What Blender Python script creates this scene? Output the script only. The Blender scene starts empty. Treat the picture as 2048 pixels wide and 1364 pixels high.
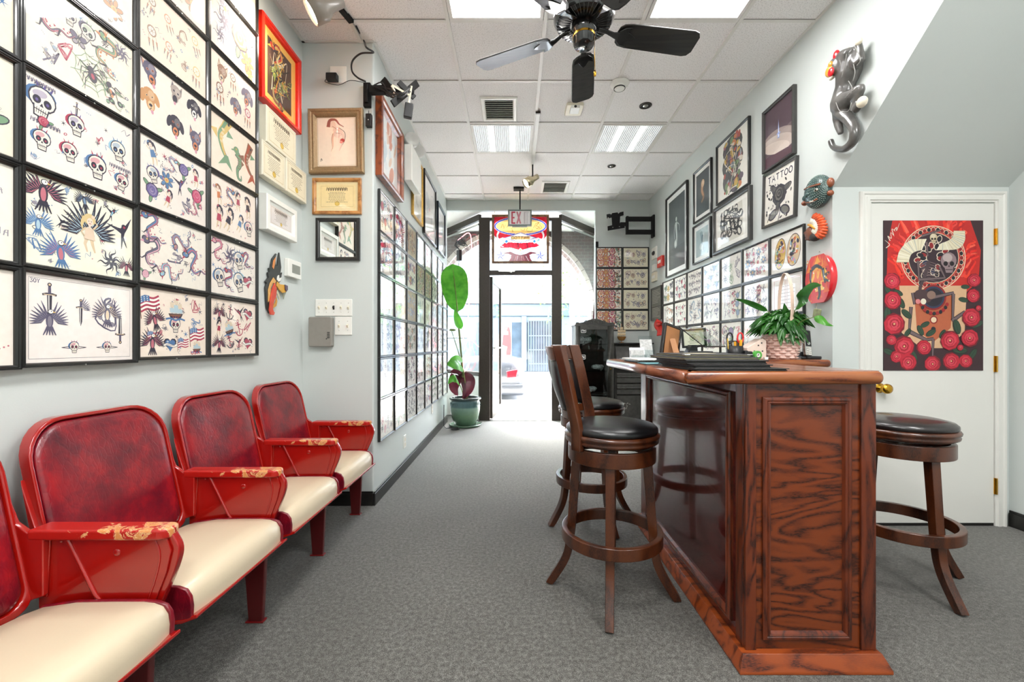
import bpy, bmesh, math, random
from math import sin, cos, pi, radians as R, sqrt, atan2
from mathutils import Vector, Matrix
random.seed(7)
SC = bpy.context.scene
COL = SC.collection
# ---------------------------------------------------------------- camera model
F, CX, CY, H0 = 840.0, 1027.0, 690.0, 1.125
CEIL = 3.253
XL, XI, YJ, YF, XR = -1.483, -0.983, 2.95, 6.164, 1.99      # left wall, corridor wall, jut face, front wall, right wall
YD, XS = 2.62, 3.09                                          # alcove wall with the white door, side wall
def P(px, py, Y): return Vector(((px-CX)*Y/F, Y, H0-(py-CY)*Y/F))
def on_x(px, py, X):
    Y = F*X/(px-CX); return Vector((X, Y, H0-(py-CY)*Y/F))
def on_z(px, py, Z):
    Y = F*(H0-Z)/(py-CY); return Vector(((px-CX)*Y/F, Y, Z))
cam = bpy.data.cameras.new('camera'); co = bpy.data.objects.new('camera', cam); COL.objects.link(co)
co.location = (0, 0, H0); co.rotation_euler = (pi/2, 0, 0)
cam.sensor_width = 36; cam.lens = 36*F/2048; cam.shift_x = -(CX-1024)/2048; cam.shift_y = (CY-682)/2048; cam.clip_start = .02
SC.camera = co
SC.view_settings.view_transform = 'Standard'; SC.view_settings.look = 'None'; SC.view_settings.gamma = 1
SC.view_settings.use_curve_mapping = False
# ---------------------------------------------------------------- colours / materials
def lin(c):
    if isinstance(c, str): c = tuple(int(c[i:i+2], 16)/255 for i in (0, 2, 4))
    return tuple(x/12.92 if x <= .04045 else ((x+.055)/1.055)**2.4 for x in c[:3])
def rgba(c): return (*lin(c), 1)
class NT:
    def __init__(s, name):
        s.m = bpy.data.materials.new(name); s.m.use_nodes = True
        s.t = s.m.node_tree; s.b = s.t.nodes['Principled BSDF']; s.o = s.t.nodes['Material Output']
    def n(s, t, **k):
        n = s.t.nodes.new('ShaderNode'+t)
        for a, v in k.items(): setattr(n, a, v)
        return n
    def l(s, a, b): s.t.links.new(a, b)
    def coord(s, scale=(1, 1, 1), rot=(0, 0, 0), kind='Object'):
        tc = s.n('TexCoord'); mp = s.n('Mapping'); mp.inputs['Scale'].default_value = scale; mp.inputs['Rotation'].default_value = rot
        s.l(tc.outputs[kind], mp.inputs[0]); return mp.outputs[0]
    def noise(s, vec, scale, detail=4, rough=.5, dist=0):
        n = s.n('TexNoise'); n.inputs['Scale'].default_value = scale; n.inputs['Detail'].default_value = detail
        n.inputs['Roughness'].default_value = rough; n.inputs['Distortion'].default_value = dist
        if vec is not None: s.l(vec, n.inputs['Vector'])
        return n.outputs['Fac']
    def ramp(s, fac, stops, interp='LINEAR'):
        r = s.n('ValToRGB'); e = r.color_ramp; e.interpolation = interp
        while len(e.elements) < len(stops): e.elements.new(.5)
        for el, (p, c) in zip(e.elements, stops): el.position = p; el.color = rgba(c) if not isinstance(c, float) else (c, c, c, 1)
        s.l(fac, r.inputs[0]); return r.outputs[0]
    def math(s, op, a, b=None):
        n = s.n('Math', operation=op)
        for i, v in ((0, a), (1, b)):
            if v is None: continue
            if isinstance(v, (int, float)): n.inputs[i].default_value = v
            else: s.l(v, n.inputs[i])
        return n.outputs[0]
    def bump(s, h, strength=.2, dist=.01):
        b = s.n('Bump'); b.inputs['Strength'].default_value = strength; b.inputs['Distance'].default_value = dist
        s.l(h, b.inputs['Height']); s.l(b.outputs[0], s.b.inputs['Normal'])
    def mix(s, f, a, b, mode='MIX'):
        n = s.n('Mix', data_type='RGBA', blend_type=mode)
        for i, v in ((0, f), (6, a), (7, b)):
            if isinstance(v, (int, float)): n.inputs[i].default_value = v
            elif isinstance(v, (str, tuple)): n.inputs[i].default_value = rgba(v)
            else: s.l(v, n.inputs[i])
        return n.outputs[2]
def mat(name, c='808080', rough=.5, metal=0, coat=0, coat_rough=.05, spec=None, noise=0, nscale=30, bump=0, bscale=80, emit=0, sheen=0, trans=0):
    s = NT(name); b = s.b
    b.inputs['Base Color'].default_value = rgba(c); b.inputs['Roughness'].default_value = rough; b.inputs['Metallic'].default_value = metal
    b.inputs['Coat Weight'].default_value = coat; b.inputs['Coat Roughness'].default_value = coat_rough
    if spec is not None: b.inputs['Specular IOR Level'].default_value = spec
    if sheen: b.inputs['Sheen Weight'].default_value = sheen
    if trans: b.inputs['Transmission Weight'].default_value = trans
    if emit: b.inputs['Emission Color'].default_value = rgba(c); b.inputs['Emission Strength'].default_value = emit
    if noise:
        v = s.coord(); f = s.noise(v, nscale, 5)
        L = lin(c); lo = tuple(max(0, x*(1-noise)) for x in L); hi = tuple(min(1, x*(1+noise)) for x in L)
        r = s.n('ValToRGB'); r.color_ramp.elements[0].color = (*lo, 1); r.color_ramp.elements[1].color = (*hi, 1)
        r.color_ramp.elements[0].position = .3; r.color_ramp.elements[1].position = .7
        s.l(f, r.inputs[0]); s.l(r.outputs[0], b.inputs['Base Color'])
    if bump:
        v = s.coord(); s.bump(s.noise(v, bscale, 6), bump)
    return s.m
def wood(name, cols, stretch, bands=9, nscale=1.6, rough=.3, coat=.3, coat_rough=.12, amt=1.0, bump=.06, dist=.4):
    """cathedral oak grain: contour lines of a stretched noise, with fine pores"""
    s = NT(name); v = s.coord(stretch)
    f = s.noise(v, nscale, 3, .5, dist)
    w = s.math('SINE', s.math('MULTIPLY', f, bands*2*pi))
    w = s.math('ADD', s.math('MULTIPLY', w, .5), .5)
    p = s.noise(s.coord(tuple(x*14 for x in stretch)), 6, 3, .6)
    w2 = s.math('ADD', s.math('MULTIPLY', w, .75*amt), s.math('MULTIPLY', p, .75))
    big = s.noise(s.coord(stretch), .9, 2)
    c = s.ramp(w2, [(.33, cols[0]), (.47, cols[1]), (1.0, cols[2])])
    c = s.mix(s.math('MULTIPLY', big, .3), c, cols[1])
    s.l(c, s.b.inputs['Base Color']); s.b.inputs['Roughness'].default_value = rough
    s.b.inputs['Coat Weight'].default_value = coat; s.b.inputs['Coat Roughness'].default_value = coat_rough
    s.bump(w2, bump, .002); return s.m
def thin_glass(name, tint='f4f8f8', refl=.06, rough=0.0):
    s = NT(name); s.t.nodes.remove(s.b)
    tr = s.n('BsdfTransparent'); tr.inputs[0].default_value = rgba(tint)
    gl = s.n('BsdfGlossy'); gl.inputs['Roughness'].default_value = rough
    g = s.n('NewGeometry'); d = s.n('VectorMath', operation='DOT_PRODUCT'); s.l(g.outputs['Normal'], d.inputs[0]); s.l(g.outputs['Incoming'], d.inputs[1])
    fr = s.math('ADD', s.math('MULTIPLY', s.math('POWER', s.math('SUBTRACT', 1, s.math('ABSOLUTE', d.outputs['Value'])), 5), .9), .04)
    mx = s.n('MixShader'); s.l(fr, mx.inputs[0]); s.l(tr.outputs[0], mx.inputs[1]); s.l(gl.outputs[0], mx.inputs[2]); s.l(mx.outputs[0], s.o.inputs[0])
    return s.m
def emission(name, c, st):
    s = NT(name); s.t.nodes.remove(s.b); e = s.n('Emission'); e.inputs[0].default_value = rgba(c); e.inputs[1].default_value = st
    s.l(e.outputs[0], s.o.inputs[0]); return s.m
# ---------------------------------------------------------------- mesh builder
class MB:
    def __init__(s): s.v = []; s.f = []; s.mi = []; s.c = []; s.m = 0
    def add(s, vs, fs, col=None):
        b = len(s.v); s.v += [Vector(v) for v in vs]
        for f in fs: s.f.append([b+i for i in f]); s.mi.append(s.m); s.c.append(col)
        return s
    def box(s, x0, y0, z0, x1, y1, z1):
        x0, x1 = sorted((x0, x1)); y0, y1 = sorted((y0, y1)); z0, z1 = sorted((z0, z1))
        return s.add([(x0,y0,z0),(x1,y0,z0),(x1,y1,z0),(x0,y1,z0),(x0,y0,z1),(x1,y0,z1),(x1,y1,z1),(x0,y1,z1)],
              [(0,3,2,1),(4,5,6,7),(0,1,5,4),(1,2,6,5),(2,3,7,6),(3,0,4,7)])
    def obox(s, c, ax, half):
        """oriented box: centre, three axes, half sizes"""
        c = Vector(c); a = [Vector(x).normalized()*h for x, h in zip(ax, half)]
        vs = [c+a[0]*i+a[1]*j+a[2]*k for k in (-1, 1) for j in (-1, 1) for i in (-1, 1)]
        return s.add(vs, [(0,2,3,1),(4,5,7,6),(0,1,5,4),(1,3,7,5),(3,2,6,7),(2,0,4,6)])
    def beam(s, a, b, w, t, up=(0, 0, 1)):
        a, b = Vector(a), Vector(b); d = (b-a); L = d.length; d.normalize()
        sd = d.cross(Vector(up))
        if sd.length < 1e-4: sd = d.cross(Vector((1, 0, 0)))
        sd.normalize(); u = sd.cross(d)
        return s.obox((a+b)/2, (d, sd, u), (L/2, w/2, t/2))
    def poly(s, pts, col=None): return s.add(pts, [tuple(range(len(pts)))], col)
    def prism(s, pts, off):
        """closed planar outline swept by a vector"""
        n = len(pts); off = Vector(off); A = [Vector(p) for p in pts]
        fs = [tuple(range(n-1, -1, -1)), tuple(range(n, 2*n))]+[(i, (i+1) % n, n+(i+1) % n, n+i) for i in range(n)]
        return s.add(A+[p+off for p in A], fs)
    def tube(s, path, r, n=8, cap=True, flat=None):
        pts = [Vector(p) for p in path]; k = len(pts)
        rs = r if isinstance(r, (list, tuple)) else [r]*k
        T = [((pts[min(i+1, k-1)]-pts[max(i-1, 0)])).normalized() for i in range(k)]
        u = T[0].orthogonal().normalized(); vs = []
        if flat is not None: u = (Vector(flat)-T[0]*T[0].dot(Vector(flat))).normalized()
        for i in range(k):
            u = (u-T[i]*u.dot(T[i])).normalized(); w = T[i].cross(u)
            ri = rs[i]; ra, rb = ri if isinstance(ri, tuple) else (ri, ri)
            for j in range(n):
                a = 2*pi*j/n; vs.append(pts[i]+u*cos(a)*ra+w*sin(a)*rb)
        fs = [(i*n+j, i*n+(j+1) % n, (i+1)*n+(j+1) % n, (i+1)*n+j) for i in range(k-1) for j in range(n)]
        if cap: fs += [tuple(range(n-1, -1, -1)), tuple((k-1)*n+j for j in range(n))]
        return s.add(vs, fs)
    def sweep(s, path, side, w, t):
        """rectangular bar along a path; side = constant width direction; w,t scalars or lists"""
        pts = [Vector(p) for p in path]; k = len(pts); side = Vector(side).normalized(); vs = []
        for i in range(k):
            T = (pts[min(i+1, k-1)]-pts[max(i-1, 0)]).normalized(); nrm = T.cross(side).normalized()
            wi = w[i] if isinstance(w, list) else w; ti = t[i] if isinstance(t, list) else t
            for a, b in ((-1, -1), (1, -1), (1, 1), (-1, 1)): vs.append(pts[i]+side*a*wi/2+nrm*b*ti/2)
        fs = [(i*4+j, i*4+(j+1) % 4, (i+1)*4+(j+1) % 4, (i+1)*4+j) for i in range(k-1) for j in range(4)]
        fs += [(3, 2, 1, 0), tuple((k-1)*4+j for j in range(4))]
        return s.add(vs, fs)
    def lathe(s, prof, c=(0, 0, 0), n=32, sx=1, sy=1, cap=True):
        c = Vector(c); k = len(prof); vs = [c+Vector((r*cos(2*pi*j/n)*sx, r*sin(2*pi*j/n)*sy, z)) for r, z in prof for j in range(n)]
        fs = [(i*n+j, i*n+(j+1) % n, (i+1)*n+(j+1) % n, (i+1)*n+j) for i in range(k-1) for j in range(n)]
        if cap: fs += [tuple(range(n-1, -1, -1)), tuple((k-1)*n+j for j in range(n))]
        return s.add(vs, fs)
    def lathe_ax(s, prof, c, ax, n=20):
        b = len(s.v); s.lathe(prof, (0, 0, 0), n); q = Vector((0, 0, 1)).rotation_difference(Vector(ax).normalized())
        for i in range(b, len(s.v)): s.v[i] = Vector(c)+q @ s.v[i]
        return s
    def ell(s, c, r, n=14, m=9):
        c = Vector(c); vs = [c+Vector((0, 0, -r[2]))]
        for i in range(1, m):
            a = -pi/2+pi*i/m
            for j in range(n): vs.append(c+Vector((r[0]*cos(a)*cos(2*pi*j/n), r[1]*cos(a)*sin(2*pi*j/n), r[2]*sin(a))))
        vs.append(c+Vector((0, 0, r[2]))); L = len(vs)-1
        fs = [(0, 1+(j+1) % n, 1+j) for j in range(n)]
        fs += [(1+i*n+j, 1+i*n+(j+1) % n, 1+(i+1)*n+(j+1) % n, 1+(i+1)*n+j) for i in range(m-2) for j in range(n)]
        fs += [(L, 1+(m-2)*n+j, 1+(m-2)*n+(j+1) % n) for j in range(n)]
        return s.add(vs, fs)
    def ring(s, c, r, w, h, n=40):
        """flat rectangular-section ring: mid radius r, radial width w, height h (z centred at c)"""
        a, b = r-w/2, r+w/2; pr = [(a, -h/2), (b, -h/2), (b, h/2), (a, h/2)]; c = Vector(c)
        vs = [c+Vector((p[0]*cos(2*pi*j/n), p[0]*sin(2*pi*j/n), p[1])) for j in range(n) for p in pr]
        fs = [(j*4+i, j*4+(i+1) % 4, ((j+1) % n)*4+(i+1) % 4, ((j+1) % n)*4+i) for j in range(n) for i in range(4)]
        return s.add(vs, fs)
    def loft(s, rings, close=True, caps=True):
        n = len(rings[0]); vs = [p for r in rings for p in r]; k = len(rings)
        fs = [(i*n+j, i*n+(j+1) % n, (i+1)*n+(j+1) % n, (i+1)*n+j) for i in range(k-1) for j in range(n if close else n-1)]
        if caps: fs += [tuple(range(n-1, -1, -1)), tuple((k-1)*n+j for j in range(n))]
        return s.add(vs, fs)
    def xf(s, M):
        for i, v in enumerate(s.v): s.v[i] = M @ v
        return s
    def build(s, name, mats, parent=None, smooth=False, bevel=0, seg=2, sub=0, angle=40, remesh=0, label=None):
        if not isinstance(mats, (list, tuple)): mats = [mats]
        me = bpy.data.meshes.new(name)
        if parent is not None:
            r = parent
            while r.parent: r = r.parent
            off = r.location.copy()
        else:
            xs = [v.x for v in s.v]; ys = [v.y for v in s.v]; zs = [v.z for v in s.v]
            off = Vector(((min(xs)+max(xs))/2, (min(ys)+max(ys))/2, min(zs)))
        me.from_pydata([v-off for v in s.v], [], s.f)
        for m in mats: me.materials.append(m)
        for p, i in zip(me.polygons, s.mi): p.material_index = i
        if any(c is not None for c in s.c):
            ca = me.color_attributes.new('ink', 'FLOAT_COLOR', 'CORNER')
            d = []
            for p, c in zip(me.polygons, s.c):
                d += list((*(c or (1, 1, 1)), 1))*p.loop_total
            ca.data.foreach_set('color', d)
        bm = bmesh.new(); bm.from_mesh(me)
        if not any(c is not None for c in s.c): bmesh.ops.remove_doubles(bm, verts=bm.verts, dist=1e-6); bmesh.ops.recalc_face_normals(bm, faces=bm.faces)
        bm.to_mesh(me); bm.free()
        if smooth: me.polygons.foreach_set('use_smooth', [True]*len(me.polygons))
        o = bpy.data.objects.new(name, me); COL.objects.link(o)
        if parent is not None: o.parent = parent
        else: o.location = off
        if remesh:
            q = o.modifiers.new('remesh', 'REMESH'); q.mode = 'VOXEL'; q.voxel_size = remesh; q.use_smooth_shade = True
            q = o.modifiers.new('smooth', 'SMOOTH'); q.factor = .5; q.iterations = 4
        if bevel:
            q = o.modifiers.new('bevel', 'BEVEL'); q.width = bevel; q.segments = seg; q.limit_method = 'ANGLE'; q.angle_limit = R(angle)
            if not smooth: me.polygons.foreach_set('use_smooth', [True]*len(me.polygons)); o.modifiers.new('wn', 'WEIGHTED_NORMAL').keep_sharp = True
        if sub: q = o.modifiers.new('sub', 'SUBSURF'); q.levels = sub; q.render_levels = sub
        if label: o['label'] = label
        return o
def tag(o, label, cat, group=None, kind=None):
    o['label'] = label; o['category'] = cat
    if group: o['group'] = group
    if kind: o['kind'] = kind
    return o
def thing(name, label, cat, loc=(0, 0, 0), rz=0, group=None):
    o = bpy.data.objects.new(name, None); COL.objects.link(o); o.empty_display_size = .05
    o.location = loc; o.rotation_euler = (0, 0, rz); return tag(o, label, cat, group)
def struct(o): o['kind'] = 'structure'; return o
def dup(root, loc, rz, label, group=None):
    r = root.copy(); COL.objects.link(r); r.location = loc; r.rotation_euler = (0, 0, rz); r['label'] = label
    if group: r['group'] = group
    for ch in list(root.children):
        c = ch.copy(); COL.objects.link(c); c.parent = r
        for g in list(ch.children):
            d = g.copy(); COL.objects.link(d); d.parent = c
    return r
def smoothpath(pts, k=6):
    """Catmull-Rom through points"""
    p = [Vector(q) for q in pts]; p = [2*p[0]-p[1]]+p+[2*p[-1]-p[-2]]; out = []
    for i in range(1, len(p)-2):
        for j in range(k):
            t = j/k; a, b, c, d = p[i-1], p[i], p[i+1], p[i+2]
            out.append(.5*((2*b)+(c-a)*t+(2*a-5*b+4*c-d)*t*t+(3*b-a-3*c+d)*t**3))
    return out+[p[-2]]
def rrect(x0, y0, x1, y1, r, k=5):
    """rounded rectangle outline (2-D), r = radius or (bl, br, tr, tl)"""
    rs = r if isinstance(r, tuple) else (r,)*4; o = []
    for (cx, cy, a0), q in zip(((x0, y0, pi), (x1, y0, 1.5*pi), (x1, y1, 0), (x0, y1, pi/2)), rs):
        sx = 1 if cx == x0 else -1; sy = 1 if cy == y0 else -1
        for i in range(k+1):
            a = a0+pi/2*i/k; o.append((cx+sx*q+q*cos(a), cy+sy*q+q*sin(a)))
    return o
SKY, SUN, EXPO = 3.2, 0.8, 1.62
# ---------------------------------------------------------------- materials
M = {}
M['wall'] = mat('wall paint', 'cdd3d0', .55, noise=.015, nscale=2, bump=.05, bscale=220)
M['ceil'] = None
def _ceil():
    s = NT('ceiling tile'); v = s.coord()
    a = s.noise(v, 125, 3, .75); b = s.noise(v, 3, 3)
    c = s.ramp(a, [(.34, 'c2bebc'), (.45, 'f1eeed'), (.7, 'faf7f6')])
    c = s.mix(s.math('MULTIPLY', b, .12), c, 'e6e1da'); s.l(c, s.b.inputs['Base Color'])
    s.b.inputs['Roughness'].default_value = .9; s.bump(a, .35, .002); return s.m
M['ceil'] = _ceil()
def _carpet():
    s = NT('grey loop carpet'); v = s.coord()
    a = s.noise(v, 300, 3, .9); b = s.noise(v, 60, 4, .7); c = s.noise(v, 1.3, 4, .6)
    m = s.math('ADD', s.math('MULTIPLY', a, .7), s.math('MULTIPLY', b, .3))
    k = s.ramp(m, [(.37, '20201d'), (.48, '4b4944'), (.6, '8e8d88')])
    k = s.mix(s.ramp(c, [(.35, 0.0), (.7, .35)]), k, '3e3d38'); s.l(k, s.b.inputs['Base Color'])
    s.b.inputs['Roughness'].default_value = .85; s.b.inputs['Sheen Weight'].default_value = .55; s.b.inputs['Sheen Roughness'].default_value = .35; s.b.inputs['Specular IOR Level'].default_value = .3
    s.bump(m, .35, .004); return s.m
M['carpet'] = _carpet()
M['white'] = mat('white enamel paint', 'e2e1db', .35, noise=.01, nscale=4)
M['whitep'] = mat('white plastic', 'f0efe8', .35, noise=.02, nscale=20)
M['cream'] = mat('cream plastic', 'e6dfca', .4, noise=.02, nscale=20)
M['black'] = mat('black lacquer', '141312', .28, coat=.4, noise=.2, nscale=40)
M['blackm'] = mat('matt black metal', '100f0f', .6, noise=.15, nscale=50, spec=.3)
M['blackp'] = mat('black plastic', '1a1a1c', .4, noise=.1, nscale=50)
M['base'] = mat('black rubber base', '1e1d1b', .3, noise=.2, nscale=25)
M['grid'] = mat('white grid metal', 'e4e1dc', .4, noise=.02, nscale=10)
M['shadowgap'] = mat('dark vent void', '2b2a28', .8, noise=.1)
M['chrome'] = mat('brushed steel', 'c8c8c4', .22, 1, noise=.05, nscale=80)
M['brass'] = mat('polished brass', 'd9a63a', .18, 1, noise=.08, nscale=30)
M['bronze'] = mat('dark bronze aluminium', '3a332d', .38, .3, noise=.1, nscale=40)
M['glass'] = thin_glass('window glass')
M['glassdark'] = thin_glass('smoked glass', 'dde3e3')
M['oakend'] = wood('dark stained oak panel', ('1a0803', '57230c', '773410'), (.7, 3.0, 2.8), 12, 2.1, .3, .3)
M['oakv'] = wood('dark stained oak stile', ('1d0904', '4e1d0b', '6b2c10'), (5.0, 5.0, .8), 10, 1.7, .3, .35)
M['oakside'] = wood('glossy mahogany panel', ('200606', '430f0c', '571712'), (3, 1.0, 3.2), 14, 1.6, .16, 1.0, .06, 1, .1)
M['oaktop'] = wood('worn oak counter edge', ('3a1608', '78391a', '94552a'), (1.0, 6, 6), 6, 1.6, .32, .4)
M['oaktopl'] = wood('worn oak counter edge lengthwise', ('34140b', '6d341e', '8a5036'), (6, 1.0, 6), 6, 1.6, .3, .5)
M['oakbase'] = wood('orange oak plinth', ('30100a', '74300f', '964417'), (1.0, 5, 5), 6, 1.8, .35, .3)
M['stool'] = wood('walnut stained beech', ('241007', '46200d', '603216'), (4, 4, 1.2), 4, 1.5, .3, .35, .1, .5, .03)
M['leather'] = mat('black leatherette', '111214', .3, coat=.25, coat_rough=.3, bump=.08, bscale=260)
M['leathero'] = mat('old leatherette with brown patch', '191313', .33, coat=.4, bump=.1, bscale=200)
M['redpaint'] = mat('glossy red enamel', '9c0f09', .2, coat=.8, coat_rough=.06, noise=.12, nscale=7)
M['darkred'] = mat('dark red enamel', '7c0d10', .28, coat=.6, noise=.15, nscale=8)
M['cushion'] = mat('cream vinyl', 'cdbda2', .38, coat=.15, noise=.02, nscale=5, bump=.03, bscale=160)
def _redvinyl():
    s = NT('mottled oxblood vinyl'); v = s.coord()
    a = s.noise(v, 9, 6, .65, .3); k = s.ramp(a, [(.3, '47081a'), (.52, '7a0c1d'), (.72, 'a3161e')])
    s.l(k, s.b.inputs['Base Color']); s.b.inputs['Roughness'].default_value = .33; s.b.inputs['Coat Weight'].default_value = .3; s.b.inputs['Coat Roughness'].default_value = .2
    w = s.n('TexVoronoi'); w.inputs['Scale'].default_value = 60; s.l(s.coord((1, 1, .35), (0, .5, 0)), w.inputs['Vector']); w.feature = 'DISTANCE_TO_EDGE'
    s.bump(s.math('ADD', s.ramp(w.outputs[0], [(0, 0.0), (.12, 1.0)]), s.noise(v, 180, 3)), .18, .002); return s.m
M['redvinyl'] = _redvinyl()
def _worn():
    s = NT('red paint worn to wood'); v = s.coord()
    a = s.noise(v, 22, 6, .7, .6); tc = s.n('TexCoord'); sp = s.n('SeparateXYZ'); s.l(tc.outputs['Object'], sp.inputs[0])
    g = s.math('ADD', a, s.math('MULTIPLY', s.math('ADD', sp.outputs[0], 0.0), .55))
    k = s.ramp(g, [(.655, 'ad150c'), (.67, 'f0d3a0'), (.69, 'd08a4e')], 'LINEAR')
    s.l(k, s.b.inputs['Base Color']); s.b.inputs['Roughness'].default_value = .3; s.b.inputs['Coat Weight'].default_value = .4
    s.bump(s.ramp(g, [(.62, 1.0), (.65, 0.0)]), .2, .002); return s.m
M['worn'] = _worn()
def _ink(name, coat, rough=.6):
    s = NT(name); a = s.n('VertexColor', layer_name='ink'); n = s.noise(s.coord(), 45, 4)
    c = s.mix(.10, a.outputs[0], s.ramp(n, [(.35, 'b9ab95'), (.7, 'f6f3ef')]), 'MULTIPLY'); s.l(c, s.b.inputs['Base Color'])
    s.b.inputs['Roughness'].default_value = rough; s.b.inputs['Coat Weight'].default_value = coat; s.b.inputs['Coat Roughness'].default_value = .015
    s.b.inputs['Coat IOR'].default_value = 1.42; return s.m
M['print'] = _ink('ink print behind glass', 1.0)
M['poster'] = _ink('ink print on board', .25)
M['paintink'] = _ink('hand painted colours', .4, .4)
M['brick'] = None
def _brick():
    s = NT('old red brick'); b = s.n('TexBrick'); b.inputs['Scale'].default_value = 4.4
    for i, c in ((1, '3f2621'), (2, '50322a'), (3, '6b625a')): b.inputs[i].default_value = rgba(c)
    b.inputs['Mortar Size'].default_value = .018
    s.l(s.coord((1, 1, 1), (pi/2, 0, 0)), b.inputs['Vector']); s.l(b.outputs[0], s.b.inputs['Base Color']); s.b.inputs['Roughness'].default_value = .85
    s.bump(b.outputs[1], -.4, .01); return s.m
M['brick'] = _brick()
# ---------------------------------------------------------------- room shell
def wallbox(name, *boxes, m='wall'):
    b = MB()
    for q in boxes: b.box(*q)
    return struct(b.build(name, M[m]))
wallbox('floor', (-1.65, -1.8, -.1, 3.25, 6.30, 0), m='carpet')
wallbox('ceiling', (-1.65, -1.8, CEIL, 3.25, 6.23, CEIL+.1), m='ceil')
wallbox('wall_left', (-1.65, -1.8, 0, XL, YJ, CEIL))
b = MB(); b.box(-1.65, YJ, 0, XI, 6.22, CEIL); o = struct(b.build('wall_corridor', M['wall'], bevel=.012, seg=3))
wallbox('wall_front', (XI, YF, 3.099, 1.2, 6.22, CEIL), (1.2, YF, 0, 2.15, 6.22, CEIL))
wallbox('wall_right', (XR, YD, 0, 2.15, YF, CEIL))
wallbox('wall_back', (-1.65, -1.8, 0, 3.25, -1.7, CEIL))
wallbox('wall_side', (XS, -1.7, 0, 3.25, YD, CEIL))
wallbox('wall_alcove', (2.15, YD, 0, 3.25, 2.76, CEIL))
b = MB(); b.prism([(XR, YD, 2.11), (XR, 1.35, CEIL), (XR, YD, CEIL)], (XS-XR, 0, 0)); struct(b.build('wall_stair_soffit', M['wall']))
# alcove stile between corridor corner and door is the end of wall_right; baseboards
def baseboard(name, pts):
    b = MB()
    for (x0, y0, x1, y1) in pts:
        b.box(x0, y0, 0, x1, y1, .085)
        dx = .004 if abs(x1-x0) < .03 else 0; dy = .004 if abs(y1-y0) < .03 else 0
        b.box(x0+dx, y0+dy, .085, x1-dx, y1-dy, .1)
    return struct(b.build(name, M['base'], bevel=.003))
baseboard('baseboard_corridor', [(XI, YJ-.014, XI+.016, 6.16)])
baseboard('baseboard_jut', [(XL, YJ-.016, XI, YJ)])
baseboard('baseboard_left', [(XL, -1.7, XL+.016, YJ-.02)])
baseboard('baseboard_side', [(XS-.016, -1.7, XS, YD-.01)])
baseboard('baseboard_right', [(XR-.016, YD+.03, XR, 6.1)])
baseboard('baseboard_front', [(1.22, YF-.016, XR-.02, YF)])
# ceiling grid
gx = [-1.07, -.43, .208, .846, 1.484, 2.122, 2.76]; gy = [2.754+.6325*k for k in range(-7, 6)]
b = MB()
for x in gx:
    y1 = YJ if x < XI else YF
    y1 = 1.3 if x > XR else y1
    b.box(x-.012, -1.7, CEIL-.009, x+.012, y1, CEIL+.002)
for y in gy:
    x0 = XL if y < YJ else XI; x1 = XR if y > 1.35 else XS
    xs = [x0]+[x for x in gx if x0+.05 < x < x1-.05]+[x1]
    for a, c in zip(xs, xs[1:]):
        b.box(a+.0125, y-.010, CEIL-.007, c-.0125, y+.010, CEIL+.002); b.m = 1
        b.box(a+.02, y-.0135, CEIL-.0012, c-.02, y-.0103, CEIL+.002); b.box(a+.02, y+.0103, CEIL-.0012, c-.02, y+.0125, CEIL+.002); b.m = 0  # grey strips along the cross bars: tile edge shadow put in as colour
for (x0, y0, x1, y1) in ((XI, YJ, XI+.02, YF), (XR-.02, 1.36, XR, YF), (XL, -1.7, XL+.02, YJ), (XI, YF-.02, XR, YF), (XL, YJ-.02, XI, YJ)):
    b.box(x0, y0, CEIL-.006, x1, y1, CEIL-.001)
struct(b.build('ceiling_grid', [M['grid'], mat('painted tile edge shade', '77736e', .9, noise=.1)]))
# lights in the grid
M['lampbright'] = emission('lit acrylic panel', 'fdfcfb', 8.5); M['lampfill'] = emission('added fill panel', 'fdfcfb', 15)
M['lampdim'] = emission('lit troffer tray', 'f2f5f4', .33)
M['tube'] = emission('fluorescent tube', 'fdfffb', .9)
M['rib'] = mat('clear prismatic lens', 'f4f6f5', .3, trans=.4)
GL = 'square ceiling light panels'
def light_panel(x0, y0, label, lens, m='lampbright'):
    x1, y1 = x0+.638, y0+.6325; t = thing('ceiling_light', label, 'ceiling light', ((x0+x1)/2, (y0+y1)/2, CEIL-.02), 0, GL)
    e = .016; f = MB()
    for q in ((x0+e, y0+e, x1-e, y0+e+.022), (x0+e, y1-e-.022, x1-e, y1-e), (x0+e, y0+e+.022, x0+e+.022, y1-e-.022), (x1-e-.022, y0+e+.022, x1-e, y1-e-.022)):
        f.box(q[0], q[1], CEIL-.012, q[2], q[3], CEIL-.0005)
    f.build('trim', M['grid'], t); e += .0225
    d = MB()
    if not lens:
        d.poly([(x0+e, y0+e, CEIL-.007), (x0+e, y1-e, CEIL-.007), (x1-e, y1-e, CEIL-.007), (x1-e, y0+e, CEIL-.007)]).build('diffuser', M[m], t)
    else:
        d.poly([(x0+e, y0+e, CEIL-.001), (x0+e, y1-e, CEIL-.001), (x1-e, y1-e, CEIL-.001), (x1-e, y0+e, CEIL-.001)]).build('reflector', M['lampdim'], t)
        for q in (.32, .66):
            u = MB(); u.box(x0+.638*q-.03, y0+e+.01, CEIL-.006, x0+.638*q+.03, y1-e-.01, CEIL-.0025); u.build('tube', M['tube'], t)
        r = MB(); n = 30
        for i in range(n+1):
            x = x0+e+(x1-x0-2*e)*i/n; r.box(x-.0025, y0+e, CEIL-.013, x+.0025, y1-e, CEIL-.0075)
        r.build('lens', M['rib'], t)
light_panel(-.43, gy[6], 'bright square ceiling panel left of the fan', False)
light_panel(.846, gy[6], 'bright square ceiling panel right of the fan', False)
light_panel(-.43, gy[9], 'ribbed ceiling panel beside the first air vent', True)
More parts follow.
